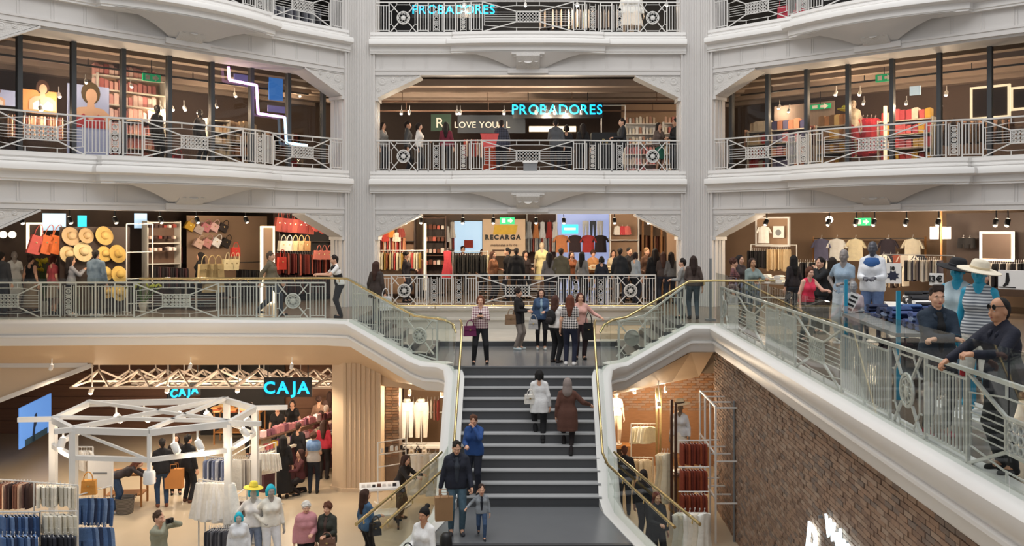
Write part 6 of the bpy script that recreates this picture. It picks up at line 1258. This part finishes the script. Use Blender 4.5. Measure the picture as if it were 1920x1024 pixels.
hang_row('blouse', ['f6efd8', 'f2e8c8', 'fbf6e4'], 'blouse on the rail under the right flight', P(1192, 800, 25.4), P(1222, 800, 25.2), 5, 'cream blouses under the right flight', .75, .2); rackframe('short rail of cream blouses under the right flight', (P(1207, 800, 25.3).x, 25.3, 0), 0, .7, P(1207, 800, 25.3).z + .08)
hang_row('dress', ['efe6d0', 'e8dcc0', 'd8c8a8'], 'dress on the low rail by the dark-haired woman', P(1180, 862, 24.6), P(1218, 862, 24.2), 5, 'cream dresses on the low rail', .8, .2); rackframe('low rail of cream dresses under the right flight', (P(1200, 862, 24.4).x, 24.4, 0), 0, .7, P(1200, 862, 24.4).z + .06)
q = (P(1275, 800, 22.8).x, 22.8, 0); T = thing('mannequin_plinth', 'tall wooden plinth under the hat mannequin', 'plinth', q); b = MB(); b.box((0, 0, .48), (.5, .5, .96)); b.build('block', 'wood', T); b = MB(); b.box((0, 0, .98), (.56, .56, .05)); b.build('top', 'brown', T)
mannequin('mannequin in a pale blue shirt and straw hat by the brick wall', (q[0], q[1], 1.02), -.5, '8a7a6c', 1.72, top='long', tc='dfe4ea', bot='skirt', bc='efe9dc'); hat('e8d6b4', 'straw hat on the mannequin by the brick wall', (q[0], q[1], 2.72), (0, -.1, 0), .26)
for i, (x, d) in enumerate(((1259, 21.8), (1267, 21.4))): b = MB(); b.box((0, 0, 1.5), (.06, .06, 3.0)); tag(b.build('wooden_post', mat('dark_wood', '4a2c1c', .5, var=.2), None, (P(x, 900, d).x, d, 0)), 'dark wooden post of the right rack, %s one' % ('farther', 'nearer')[i], 'post')
for i, x in enumerate((1231, 1238)): b = MB(); b.box((0, 0, 1.45), (.05, .05, 2.9)); tag(b.build('brass_post', 'gold', None, (P(x, 900, 24.0).x, 24.0, 0)), 'slim brass post beside the cream blouses, %s one' % ('left', 'right')[i], 'post')
T = thing('ladder_rack', 'white metal ladder rack leaning out from the brick wall', 'rack', (0, 0, 0)); fx = lambda y: bx(y) - .5
for y in (22.6, 21.9, 21.2, 20.5): b = MB(); b.bar((fx(y), y, 0), (fx(y), y, 3.1), .04); b.build('upright', 'frame_white', T)
for z in (3.08, 2.0, 1.0): b = MB(); b.bar((fx(22.6), 22.6, z), (fx(20.5), 20.5, z), .035); b.build('side_rail', 'frame_white', T)
for y in (22.6, 21.9, 21.2, 20.5):
    for z in (3.06, 1.85, .9): b = MB(); b.bar((fx(y), y, z), (bx(y), y, z), .03); b.build('rung', 'frame_white', T)
for k, (y0, n) in enumerate(((832, 9), (882, 9), (928, 9))): hang_row('side', ['8a3a24', '74301e', '9c4a2c', '6a2a1c'], 'garment in the %s tier by the brick wall' % ('top', 'middle', 'bottom')[k], P(1276, y0, 21.0 - .3 * k), P(1324, y0, 20.8 - .3 * k), n, 'rust garments, %s tier' % ('top', 'middle', 'bottom')[k], .68, .25)
for k, y0 in enumerate((832, 882, 928)): b = MB(); a, c = P(1272, y0 - 6, 21 - .3 * k), P(1330, y0 - 6, 20.8 - .3 * k); T = thing('wall_rail', 'steel rail of the %s tier of rust garments' % ('top', 'middle', 'bottom')[k], 'rail', a); b.tube([Vector((0, 0, 0)), c - a], .015, 6); b.build('bar', 'steel', T)
hang_row('dress', ['ece6da', 'e2d9c8', 'f2eee6'], 'dress at the foot of the ladder rack', P(1270, 962, 19.6), P(1325, 962, 19.2), 6, 'white dresses by the ladder rack', 1.0, .3)
hang_row('dress', ['efe2c4', 'e8d8b4'], 'dress on the slanted rail behind the posts', P(1238, 850, 22.4), P(1254, 850, 21.8), 3, 'cream dresses behind the posts', 1.05, .5)
# neon lettering on the brick wall
yn = 14.1; T = thing('neon_sign', 'glowing white neon script lettering on the brick wall', 'neon sign', (bx(yn) - .07, yn, 2.48), -PI / 2 + -ang)
letters(T, 'Welcome', .42, 'neon_white', 1.15, 0, 0, bold=.008, sp=.3); obj('letter', text_mesh('P', 1.1, .015, .004, .3, 'LEFT'), 'neon_white', T, (-.85, 0, -.85))
for q in (0, 1.2): b = MB(); b.box((q, .03, .15), (.04, .08, .04)); b.build('wall_bracket', 'grey', T)
# ------------------------------------------------------------------ people
def at(x, d, z): return Vector(((x - CX) * d / FPX, d, z))
def man(label, loc, rz=0, **kw): return person('person', label, loc, rz, male=1, **kw)
def woman(label, loc, rz=0, **kw): return person('person', label, loc, rz, male=0, **kw)
BK = PI                                                      # seen from behind
# on the landing
zl = 3.9
w1 = woman('woman in plaid shirt and black trousers holding up a phone on the landing', at(901, 21.55, zl), .05, h=1.63, top='long', tc='plaid:e6d6d2-7a4a58', bot='trousers', bc='17181d', hair='bob', hc='6a3a24', la='phone_low', ra='phone_low', legs='wide', near=True)
bag('6b2350', 'purple handbag hanging from the plaid-shirted woman\'s arm', at(881, 21.4, zl + .92), .2, .3, .24)
b = MB(); b.box((0, 0, 0), (.075, .012, .14)); tag(b.build('phone', 'black', None, at(901, 21.28, zl + 1.17), 0), 'dark phone held by the woman in plaid shirt', 'phone')
woman('woman in black jacket turned right with a tan bag on the landing', at(972, 24.1, zl), -1.2 + PI * 0 + 2.4, h=1.63, top='jacket', tc='1d1b1c', bot='trousers', bc='8a8078', hair='curly', hc='231815', sc='c9d6d8', la='bent', ra='bent', near=True, hem=.75)
bag('94765a', 'tan shoulder bag at the black-jacketed woman\'s side', at(957, 23.9, zl + .95), .3, .28, .26)
woman('young woman in denim jacket and pale blue top facing out on the landing', at(1015, 24.1, zl), .0, h=1.62, top='jacket', tc='denim:4a6486-2c3f5c', inner='8fa9b8', bot='leggings', bc='1c1a1d', hair='wavy', hc='33201a', sc='c8d0cc', la='bent', ra='down', near=True)
bag('b8b4b0', 'white and grey scarf bundle held by the denim-jacketed woman', at(1000, 23.8, zl + .82), 0, .26, .24, cat='bundle'); bag('1a191b', 'black bag on the denim-jacketed woman\'s hip', at(1030, 23.85, zl + .84), 0, .26, .28)
woman('woman in white shirt with backpack turned away on the landing', at(1042, 21.75, zl), PI - .7, h=1.62, top='long', tc='ece9e6', bot='trousers', bc='141418', hair='wavy', hc='4a2c22', sc='2a2224', la='bent', ra='bent', near=True)
T = thing('backpack', 'small black backpack on the white-shirted woman', 'backpack', at(1033, 21.95 - .32, zl + 1.1), -.6); b = MB(); b.ball((0, 0, 0), (.13, .08, .19), 12, 8); b.build('body', cloth('1c1a1c'), T, smooth=60); b = MB(); b.ball((0, -.07, -.06), (.09, .04, .08), 10, 6); b.build('pocket', cloth('2a2628'), T, smooth=60)
woman('woman in black and white checked shirt with reddish hair seen from behind', at(1069, 21.35, zl), BK - .2, h=1.66, top='tee', tc='plaid:e8e0dc-1d1a1e', bot='jeans', bc='denim:20263e-12162a', hair='long', hc='6a3826', sc='e6e2e0', la='down', ra='bent', near=True)
woman('woman in pink top with one hand on the handrail', at(1088, 22.3, zl), .15, h=1.64, top='long', tc='d8a79c', bot='trousers', bc='3a2a2e', hair='long', hc='4a2118', la='side', ra='down', near=True); bag('151416', 'black jacket hanging over the pink-topped woman\'s arm', at(1103, 22.1, zl + .92), .1, .24, .42, cat='jacket')
# on the stairs
def stz(y): return 3.9 - math.ceil((21.2 - y) / RUN - 1e-6) * RH
y = 19.98; woman('woman in white tunic and black trousers climbing the stairs', at(1011, y, stz(y - .1) + .0), BK, h=1.62, top='long', tc='e3e3e3', bot='trousers', bc='121216', hair='bob', hc='120f10', legs='up', la='bent', ra='down', hem=.72, near=True); bag('e6e2da', 'white handbag carried by the woman in the white tunic', at(993, 19.9, stz(y) + .85), .2, .22, .2)
y = 19.75; woman('woman in brown coat and grey headscarf climbing the stairs', at(1064, y, stz(y - .1)), BK - .1, h=1.68, top='coat', tc='5b3a2f', bot='leggings', bc='1e1517', hair='scarf', hc='8a7d78', legs='up', la='down', ra='side', hem=.55, near=True)
man('man in dark navy jacket and jeans on the lower landing, head bowed', at(856, 17.1, 1.35), .15, h=1.78, top='jacket', tc='1e2230', inner='343a44', bot='jeans', bc='denim:5f7a8c-36505f', hair='short', hc='241b17', sc='3a3a40', nod=.35, la='swingf', ra='carry', near=True, legs='stand')
T = thing('paper_bag', 'brown paper shopping bag carried by the man in navy', 'shopping bag', at(832, 16.9, 1.62), .2); b = MB(); b.prism([(-.16, .06), (.16, .06), (.17, .5), (-.17, .5)], -.08, .08); b.build('body', mat('kraft', 'a17c58', .8, var=.12), T)
for s in (-.09, .09): b = MB(); b.tube([(-.08, s, .5), (-.07, s, .6), (.07, s, .6), (.08, s, .5)], .008, 5); b.build('handle', 'kraft', T)
woman('person in bright blue jacket coming down behind the man in navy', at(889, 18.95, stz(18.95)), -.2, h=1.68, top='jacket', tc='254a86', bot='trousers', bc='1f2230', hair='short', hc='5a3826', nod=.4, la='face', ra='bent', near=True)
man('small boy in grey and blue jacket on the lower landing', at(903, 16.9, 1.35), .1, h=.96, hs=1.4, top='jacket', tc='8f959c', inner='20242e', bot='jeans', bc='denim:4a6488-2a3c58', hair='short', hc='3a281f', sc='2a2c34', la='down', ra='side', legs='walk', near=True)
woman('woman with black hair bun and white sweater at the bottom edge', at(795, 15.2, .72), -.5, h=1.72, top='long', tc='f2f0ee', bot='trousers', bc='1a1a1e', hair='bun', hc='120f0f', la='swingf', ra='bent', near=True, skin='tan'); bag('23252a', 'dark shoulder bag of the woman in the white sweater', at(768, 15.0, 1.75), -.3, .34, .3)
T = thing('bollard', 'black round-topped bollard at the foot of the stairs', 'bollard', at(836, 15.6, .3), 0); b = MB(); b.lathe([(.11, 0), (.11, 1.4), (.1, 1.52), (.06, 1.57), (0, 1.58)], n=16); b.build('post', 'black', T, smooth=50); b = MB(); b.lathe([(.13, 0), (.13, .04), (.11, .05)], n=16); b.build('base', 'black', T)
# ground floor
man('man in pale green shirt raising a camera to his face', at(298, 17.2, 0), -2.0 + PI * .0 + 3.3, h=1.76, top='long', tc='9a9a86', bot='trousers', bc='4a463e', hair='short', hc='4a3526', la='camera', ra='camera', near=True)
T = thing('photo_camera', 'black camera held up by the man in the green shirt', 'camera', at(318, 17.05, 1.62), .9); b = MB(); b.box((0, 0, 0), (.13, .06, .09)); b.build('body', 'black', T); b = MB(); b.lathe([(.035, 0), (.035, .07)], n=10, M=Matrix.Rotation(PI / 2, 3, 'X')); b.build('lens_barrel', 'black', T)
woman('white-haired woman in pink quilted jacket in the left aisle', at(574, 18.3, 0), .35, h=1.6, top='puffer', tc='c78b90', bot='trousers', bc='17171a', hair='curly', hc='d9d4cc', la='bent', ra='down', near=True)
woman('brown-haired woman in dark green jacket beside the pink quilted jacket', at(614, 18.25, 0), -.2, h=1.6, top='jacket', tc='33352e', inner='4c3a34', bot='trousers', bc='1a1819', hair='curly', hc='5c3422', la='bent', ra='down', near=True); bag('7a5a4c', 'brown handbag held in front of the dark green jacket', at(614, 17.98, .98), 0, .32, .22)
woman('woman in blue denim jacket with long brown hair by the pillar', at(686, 19.0, 0), BK - .9, h=1.66, top='jacket', tc='denim:4f7396-2f4c6a', bot='leggings', bc='17171b', hair='wavy', hc='3b241b', la='down', ra='bent', near=True); bag('1a1818', 'black handbag at the denim-jacketed woman\'s side by the pillar', at(703, 18.85, 1.0), .4, .26, .26)
woman('dark-dressed woman leaning over the white table under the left flight', at(748, 22.2, 0), -1.9 + PI, h=1.62, top='jacket', tc='27201e', bot='trousers', bc='1a1718', hair='long', hc='3a231a', lean=.35, la='fwd', ra='fwd')
man('man in dark jacket and jeans with back turned in the hall', at(304, 23.2, 0), BK + .5, h=1.74, top='jacket', tc='17161a', bot='jeans', bc='denim:2f4a6a-1c2e46', hair='short', hc='1a1412', sc='7a4a34', la='bent', ra='down')
man('man in black beside the orange paper bag in the hall', at(353, 23.6, 0), BK - .4, h=1.76, top='jacket', tc='141317', bot='trousers', bc='15161c', hair='short', hc='15100f', sc='5a3a2c', la='bent', ra='down')
T = thing('paper_bag', 'orange brown paper bag between the two men in the hall', 'shopping bag', at(327, 23.3, .45), .1); b = MB(); b.prism([(-.22, 0), (.22, 0), (.23, .5), (-.23, .5)], -.08, .08); b.build('body', mat('kraft2', 'c07f42', .8), T)
for s in (-.08, .08): b = MB(); b.tube([(-.08, s, .5), (-.07, s, .62), (.07, s, .62), (.08, s, .5)], .008, 5); b.build('handle', 'kraft2', T)
woman('third dark figure half hidden behind the two men in the hall', at(330, 24.3, 0), .4, h=1.6, top='jacket', tc='241a1a', bot='trousers', bc='1c1a1c', hair='long', hc='2a1a14')
woman('person bending over the woven basket in jeans and black top', at(216, 22.7, 0), 1.9, h=1.68, top='long', tc='2c2426', bot='jeans', bc='denim:2c4668-182a44', hair='long', hc='5a3020', sc='a8a8a8', lean=1.15, la='reach', ra='reach')
woman('woman in a long black outfit queueing at the cash desk', at(531, 23.95, 0), BK + .2, h=1.66, top='long', tc='141214', bot='longskirt', bc='141214', hair='long', hc='120e0e')
woman('woman in blue and white top standing at the end of the queue', at(588, 24.4, 0), BK + .1, h=1.64, top='tee', tc='b9b0a8', bot='jeans', bc='1d212c', hair='curly', hc='4a2c20', sc='1a1818', la='bent', ra='bent')
b = MB(); b.lathe([(.17, 0), (.21, .08), (.19, .22), (.12, .27)], n=14, sy=.7); tag(b.build('shawl', cloth('denim:3f6ea8-8fa8c8'), None, at(588, 24.4, 1.16), 0, 50), 'blue patterned shawl over the queueing woman\'s shoulders', 'shawl')
woman('crouching woman in maroon beside the queue', at(562, 24.3, 0), -.9, h=1.62, top='long', tc='4c2024', bot='trousers', bc='1d1719', hair='long', hc='3a1f18', legs='crouch', la='fwd', ra='bent')
for i, (x, d, z, c, hr, lab) in enumerate(((560, 25.6, 0, '17161a', 'short', 'man in black in the middle of the cash desk queue'), (607, 25.8, 0, 'a8283a', 'long', 'woman in a red top near the beige pillar edge'), (602, 27.0, 0, '6a3030', 'bob', 'shopper in wine red farther up the queue'), (612, 28.2, 0, 'd8b8a4', 'bald', 'shopper in a pale pink jumper by the pillar edge'), (598, 29.4, 0, '8a6a58', 'curly', 'shopper in brown at the head of the queue'), (618, 30.2, 0, '5a4038', 'long', 'shopper farthest back in the queue'))):
    woman(lab, at(x, d, z), BK + .3 * (i % 3) - .3, h=1.64 + .03 * (i % 3), top='long', tc=c, bot='trousers', bc='201a1c', hair=hr, hc=('d9cdc2' if hr == 'bald' else '38221a'), face=False)
for i, x in enumerate((520, 470, 548)): woman('cashier in black behind the counter, %s one' % ('middle', 'left', 'right')[i], at(x, 28.0 + .4 * i, 0), .2, h=1.68, top='tee', tc='17161a', bot='trousers', bc='17161a', hair='bob', hc='2a1a14')
man('man in dark clothes with back turned under the right flight', at(1171, 22.6, 0), BK, h=1.7, top='jacket', tc='24262c', bot='trousers', bc='1b1c22', hair='short', hc='6a4030')
woman('woman in black with long dark hair behind the right stair glass', at(1207, 20.4, 0), BK - .6, h=1.7, top='long', tc='161517', bot='trousers', bc='141416', hair='long', hc='1f1512')
woman('red-haired woman in black facing the rust garments', at(1232, 18.9, 0), .35, h=1.62, top='jacket', tc='191919', bot='trousers', bc='161618', hair='wavy', hc='6a2c20', ra='bent', near=True)
# level 1, left walkway
z = ZL1
man('man in light denim jacket seen from behind at the left railing', at(180, 24.25, z), BK, h=1.8, top='jacket', tc='denim:7f92a2-54687c', bot='jeans', bc='23252e', hair='short', hc='201916', sc='d8d8d8', la='bent', ra='down', near=True)
woman('woman in grey top raising her hands to her phone at the left railing', at(134, 24.6, z), 2.2, h=1.62, top='long', tc='8b8d95', bot='leggings', bc='1d1c20', hair='long', hc='1d1413', sc='e0dedc', la='phone', ra='phone', near=True)
woman('woman in red and pink top with beige skirt at the left', at(100, 25.0, z), 2.6, h=1.64, top='tee', tc='a8454c', bot='skirt', bc='8a7a6a', hair='bob', hc='5a2c1e')
woman('woman in black tank top and khaki skirt among the flowers', at(58, 25.2, z), 2.9, h=1.62, top='tank', tc='1b1b1e', bot='longskirt', bc='8d7c68', hair='bun', hc='2c1c16')
man('man in grey cut by the left picture edge', at(3, 24.8, z), BK, h=1.72, top='jacket', tc='43454a', bot='jeans', bc='26282f', hair='short', hc='201814')
man('dark shopper browsing by the shoe shelf', at(322, 28.2, z), 1.9, h=1.7, top='jacket', tc='18161a', bot='trousers', bc='17171c', hair='short', hc='1a1312')
woman('dark shopper beside the bag table', at(375, 27.4, z), -1.6, h=1.66, top='jacket', tc='1a1719', bot='trousers', bc='18171b', hair='long', hc='1c1412')
man('grey-haired man in olive jacket walking along the left walkway', at(508, 24.6, z), 1.55, h=1.78, top='jacket', tc='6c6350', bot='trousers', bc='2f3640', hair='short', hc='57483c', sc='1c1a1a', legs='walk', la='swingf', ra='swingb', near=True)
man('man in black vest and white sleeves leaning on the left handrail', at(637, 24.15, z), -1.2, h=1.68, top='tee', tc='eceae8', bot='trousers', bc='1f2024', hair='short', hc='231a16', lean=.25, la='fwd', ra='fwd', near=True)
q = at(637, 24.15, z); b = MB(); T = thing('vest', 'black vest worn by the man at the left handrail', 'vest', (q.x, q.y, q.z), -1.2); me = np_mesh('fabric', [field_mesh([cone((s * .07, -.02, .92), (s * .06, -.05, 1.1), .112, .1, .05) for s in (1, -1)] + [cone((s * .06, -.05, 1.1), (s * .085, -.12, 1.3), .1, .108, .05) for s in (1, -1)], .022)]); obj('fabric', me, cloth('17171b'), T)
woman('person in dark brown jacket carrying a white bag on the left steps', at(706, 23.9, 4.58), 2.7, h=1.68, top='jacket', tc='3b302c', bot='jeans', bc='3a3d46', hair='long', hc='3d241b', la='down', ra='down', hem=.74, near=True); bag('e6e4e4', 'white and black bag hanging at the brown jacket\'s side', at(722, 23.6, 5.35), .4, .3, .36)
# level 1, central crowd
rr = random.Random(11)
CR = [(762, 29.2, 'woman with dark hair at the long clothes rail', 0, '241c20', 'curly', '1a1210', 1.3), (790, 31.5, 'short shopper by the glowing light bar', 0, '6a4038', 'bob', '2a1a14', 2.6), (868, 32.8, 'shopper behind the dark rail near the red poster', 1, '4a2a2a', 'short', '1f1512', 0.3), (905, 33, 'shopper left of the banner lettering', 0, '54302c', 'long', '3a2018', .5), (925, 29.6, 'shopper in orange brown at the end of the dark rail', 0, '8a5a3c', 'long', '4a2c1e', 1.0), (951, 29.8, 'man in black just below the banner', 1, '161518', 'short', '15100f', -1.5), (968, 29.4, 'tall man in black right of the banner', 1, '18171a', 'short', '1c1412', BK), (985, 30.6, 'shopper half hidden left of the yellow dress mannequin', 0, '33292a', 'bob', '2c1c16', .6),
      (1030, 28.9, 'woman with long dark hair and grey cardigan in the crowd', 0, '6b6664', 'long', '1d1412', BK), (1052, 28.9, 'person in olive jacket with broad back to us', 1, '5e5846', 'short', '2a1c16', BK), (1072, 29.6, 'shopper in orange print behind the olive jacket', 0, '9a5a38', 'wavy', '3a2018', .4), (1092, 29.0, 'woman in grey top with dark hair by the counter', 0, '787674', 'long', '1a1311', 2.5), (1112, 31, 'shopper in amber knit behind the counter', 0, 'c08a58', 'curly', '4a2a1c', .2), (1128, 28.6, 'short figure in navy with a small white badge', 0, '1b1e2a', 'bob', '15110f', BK), (1150, 31.2, 'shopper in cream at the far side of the crowd', 0, 'd8c9a8', 'wavy', '3a241a', 0),
      (1163, 29.0, 'big man in black jacket right of the counter', 1, '23262a', 'short', '1c1513', BK - .3), (1180, 29.8, 'dark-haired man deep in the crowd', 1, '1c1a1e', 'short', '120e0d', .5), (1192, 28.6, 'person in pale blue grey shirt in the crowd', 0, '8f979e', 'bob', '241815', 2.2), (1213, 29.8, 'shopper in brown with a cap in the crowd', 1, '5c4030', 'short', '8a6a4a', .6), (1228, 29.0, 'tall shopper in black near the wooden posts', 1, '161517', 'long', '1a1210', BK), (1243, 28.7, 'woman with long brown hair near the tan panel', 0, '463a36', 'long', '40241a', BK), (1258, 28.7, 'woman in grey coat with long dark hair by the arch', 0, '6a6866', 'long', '1f1512', BK + .3)]
for x, d, lab, ml, c, hr, hcc, rz in CR:
    person('person', lab, at(x, d, z), rz, h=(1.74 if ml else 1.63) * (.92 if 'short ' in lab else 1), male=ml, top='jacket' if ml else 'long', tc=c, bot='trousers', bc=rr.choice(['1c1d24', '2a2c36', '20242e']), hair=hr, hc=hcc, la=rr.choice(['down', 'bent']), ra='down', face=abs(rz) < 1.4)
# level 1, right of the landing and the right shop
woman('woman with long dark hair in brown top atop the right steps', at(1300, 23.7, z), BK, h=1.66, top='long', tc='4c3f3a', bot='jeans', bc='denim:47565f-2f3b44', hair='long', hc='2a1a15', la='bent', ra='down', near=True)
man('person in grey sweater facing the long-haired woman', at(1279, 24.0, z), -1.9, h=1.58, top='long', tc='8f8d8a', bot='jeans', bc='6b6d72', hair='short', hc='1d1512', la='bent', ra='bent', near=True)
T = thing('scanner_post', 'slim dark post at the top of the right steps', 'post', at(1332, 23.4, z)); b = MB(); b.box((0, 0, .8), (.06, .06, 1.6)); b.build('post', 'grey', T); b = MB(); b.box((0, 0, .02), (.25, .25, .04)); b.build('foot', 'grey', T)
woman('woman in flowered blouse by the right column', at(1376, 22.8, z), 1.2, h=1.62, top='long', tc='plaid:7a4a4c-3a2a2c', bot='jeans', bc='2a2c34', hair='curly', hc='4a2a1e')
woman('woman with dark hair behind the flowered blouse', at(1388, 23.6, z), .6, h=1.68, top='jacket', tc='3a3233', bot='trousers', bc='22222a', hair='long', hc='1c1311')
woman('woman in grey green cardigan looking out over the right railing', at(1411, 22.4, z), .2, h=1.64, top='long', tc='7f8d8a', bot='jeans', bc='3a4850', hair='long', hc='2f1d16', la='fwd', ra='bent', near=True, skin='olive')
woman('woman with long black hair in front of the tan garments', at(1487, 23.4, z), BK + .4, h=1.68, top='long', tc='2a2224', bot='jeans', bc='2c3038', hair='long', hc='15100f')
woman('woman in neon pink top leaning on the right railing', at(1512, 19.0, z), .35, h=1.58, top='tank', tc='f0405f', bot='jeans', bc='2c343c', hair='bob', hc='5a3422', la='fwd', ra='down', lean=.2, near=True, skin='pink')
man('man in black holding a phone to his face', at(1538, 20.4, z), -1.2, h=1.72, top='jacket', tc='191a1d', bot='trousers', bc='1a1b20', hair='short', hc='1d1513', la='face', ra='down', near=True)
woman('woman with long dark hair beside the man in black', at(1560, 20.6, z), BK, h=1.72, top='jacket', tc='23201e', bot='jeans', bc='24262c', hair='long', hc='241914')
man('man in grey shirt and cap behind the blue mannequins', at(1842, 14.2, z), .4, h=1.74, top='tee', tc='6f7b82', bot='trousers', bc='3a3c42', hair='short', hc='20242a')
mannequin('grey mannequin in light denim on the right shop floor', at(1582, 17.6, z + .15), -.7, '8d8480', 1.82, top='tee', tc='denim:a9bccc-7c92a8', bot='wide', bc='b9c2c8', la='bent', ra='hip')
mannequin('dark-headed mannequin with a blue scarf and white jacket', at(1636, 17.0, z + .25), -.5, '4a4a52', 1.88, top='jacket', tc='e4e6ea', bot='shorts', bc='denim:6a80a8-465a80', la='bent', ra='bent'); q = at(1636, 17.0, z + 1.72); b = MB(); b.lathe([(.1, -.1), (.17, -.06), (.18, .0), (.13, .09), (.08, .1)], n=14); tag(b.build('scarf', cloth('2f5a94'), None, q, 0, 50), 'blue scarf wound round the dark-headed mannequin', 'scarf')
for i, (x, c) in enumerate(((1600, '5d5a5c'), )): mannequin('grey seated-looking mannequin stand with a striped sign', at(1600, 15.8, z), -.5, '8c8c8e', 1.45, top='tee', tc='b8a8ac', bot='wide', bc='8d9296', la='bent', ra='bent'); 
T = thing('shop_sign', 'tilted white sign with black stripes held by the grey mannequin', 'sign', at(1596, 15.4, z + 1.1), (0, .45, -.3)); b = MB(); b.box((0, 0, 0), (.16, .02, .34)); b.build('board', 'white', T); [MB().box((0, -.014, -.11 + .075 * k), (.12, .008, .035)).build('stripe', 'black', T) for k in range(4)]
for i, (x, d, tcx, bcx, hc_, bandc, lab, hlab) in enumerate(((1795, 11.6, 'c9dbe2', 'denim:5f7f96-3c5a70', '1a1a1d', '2a2a2e', 'bright blue mannequin in a white tank top and denim, left of the pair', 'wide black hat on the left blue mannequin'), (1836, 10.9, 'stripe:dfe3e6-5c6470', 'd9d4cc', 'e6dcc6', 'd8c8a8', 'bright blue mannequin in a striped sleeveless top, right of the pair', 'wide cream hat on the right blue mannequin'))):
    T = mannequin(lab, at(x, d, z + .12), -.75, '1f9fc4', 1.84, top='tank', tc=tcx, bot='jeans' if i == 0 else 'shorts', bc=bcx, near=True, ra='down', la='down'); hat(hc_, hlab, at(x, d, z + .12 + 1.74), (.18, .12, 0), .25, None, bandc)
    T = thing('display_platform', 'round platform under the %s blue mannequin' % ('left', 'right')[i], 'platform', at(x, d, z)); b = MB(); b.lathe([(.32, 0), (.32, .1), (.3, .115), (0, .115)], n=20); b.build('drum', 'white', T)
young = man('young man in dark blue jacket with folded arms at the right railing', at(1757, 10.35, z), -.05, h=1.7, top='jacket', tc='1d2c3c', inner='121316', bot='jeans', bc='23242b', hair='quiff', hc='2c1c15', sc='a8303a', la='cross', ra='cross', near=True)
man('balding man in navy coat and glasses leaning in from the right edge', at(1885, 8.75, z), -1.35, h=1.7, top='coat', tc='191c2c', bot='trousers', bc='2a2a2a', hair='bald', hc='1a1412', lean=.12, la='fwd', ra='reach', near=True, skin='tan', hem=.75)
q = at(1885, 8.75, z + 1.6); T = thing('glasses', 'dark-framed glasses on the balding man', 'glasses', (q.x - .16, q.y - .05, q.z + .005), -1.35); 
for s in (-.033, .033): b = MB(); b.lathe([(.024, -.004), (.027, 0), (.024, .004), (.021, 0), (.024, -.004)], (s, 0, 0), 12, M=Matrix.Rotation(PI / 2, 3, 'X')); b.build('rim', 'black', T)
for s in (-.06, .06): b = MB(); b.bar((s, 0, .005), (s * 1.2, .13, .01), .006); b.build('temple', 'black', T)
T = thing('soda_can', 'red drink can held at the right railing', 'can', at(1806, 9.2, z + .83)); b = MB(); b.lathe([(.028, 0), (.033, .01), (.033, .11), (.027, .12)], n=14); b.build('can', cloth('c01f2e'), T, smooth=50); b = MB(); b.lathe([(.027, .12), (.02, .122), (0, .121)], n=14); b.build('lid', 'steel', T)
# level 2 people behind the central railing
for x, d, lab, ml, c, hr, rz in ((718, 28.9, 'woman in grey at the left end of the upper railing', 0, '8a8884', 'long', 1.2), (765, 29.4, 'person in dark grey behind the upper medallion', 1, '4a4c4e', 'short', 1.6), (786, 29.0, 'person in white bending at the upper shop shelves', 0, 'e0dcd6', 'bob', 1.4), (836, 28.8, 'person in wine red with back turned in the upper shop', 0, '6e2032', 'long', BK), (940, 29.2, 'man in dark checked shirt in the upper shop', 1, 'plaid:4a4c5c-23242e', 'short', BK), (1042, 29.0, 'person in grey hoodie in the upper shop queue', 1, '54565a', 'short', BK), (1062, 29.6, 'small dark figure next to the grey hoodie', 0, '2c2c30', 'bob', BK), (1093, 29.2, 'woman in black with reddish hair under the PROBADORES sign', 0, '1b1a1c', 'long', BK), (1166, 28.7, 'man in dark jacket in profile by the bright upper shelf', 1, '222226', 'short', -1.4), (1236, 29.0, 'woman with a green skirt by the upper right arch', 0, '6a5a52', 'long', .6), (1266, 28.8, 'man in black at the right end of the upper railing', 1, '1e1e22', 'short', -1.2)):
    person('person', lab, at(x, d, ZL2), rz, h=1.74 if ml else 1.64, male=ml, top='jacket' if ml else 'long', tc=c, bot='skirt' if 'green skirt' in lab else 'trousers', bc='1f5a48' if 'green skirt' in lab else '22232a', hair=hr, hc='201613', la='bent', ra='down', face=abs(rz) < 1.7)
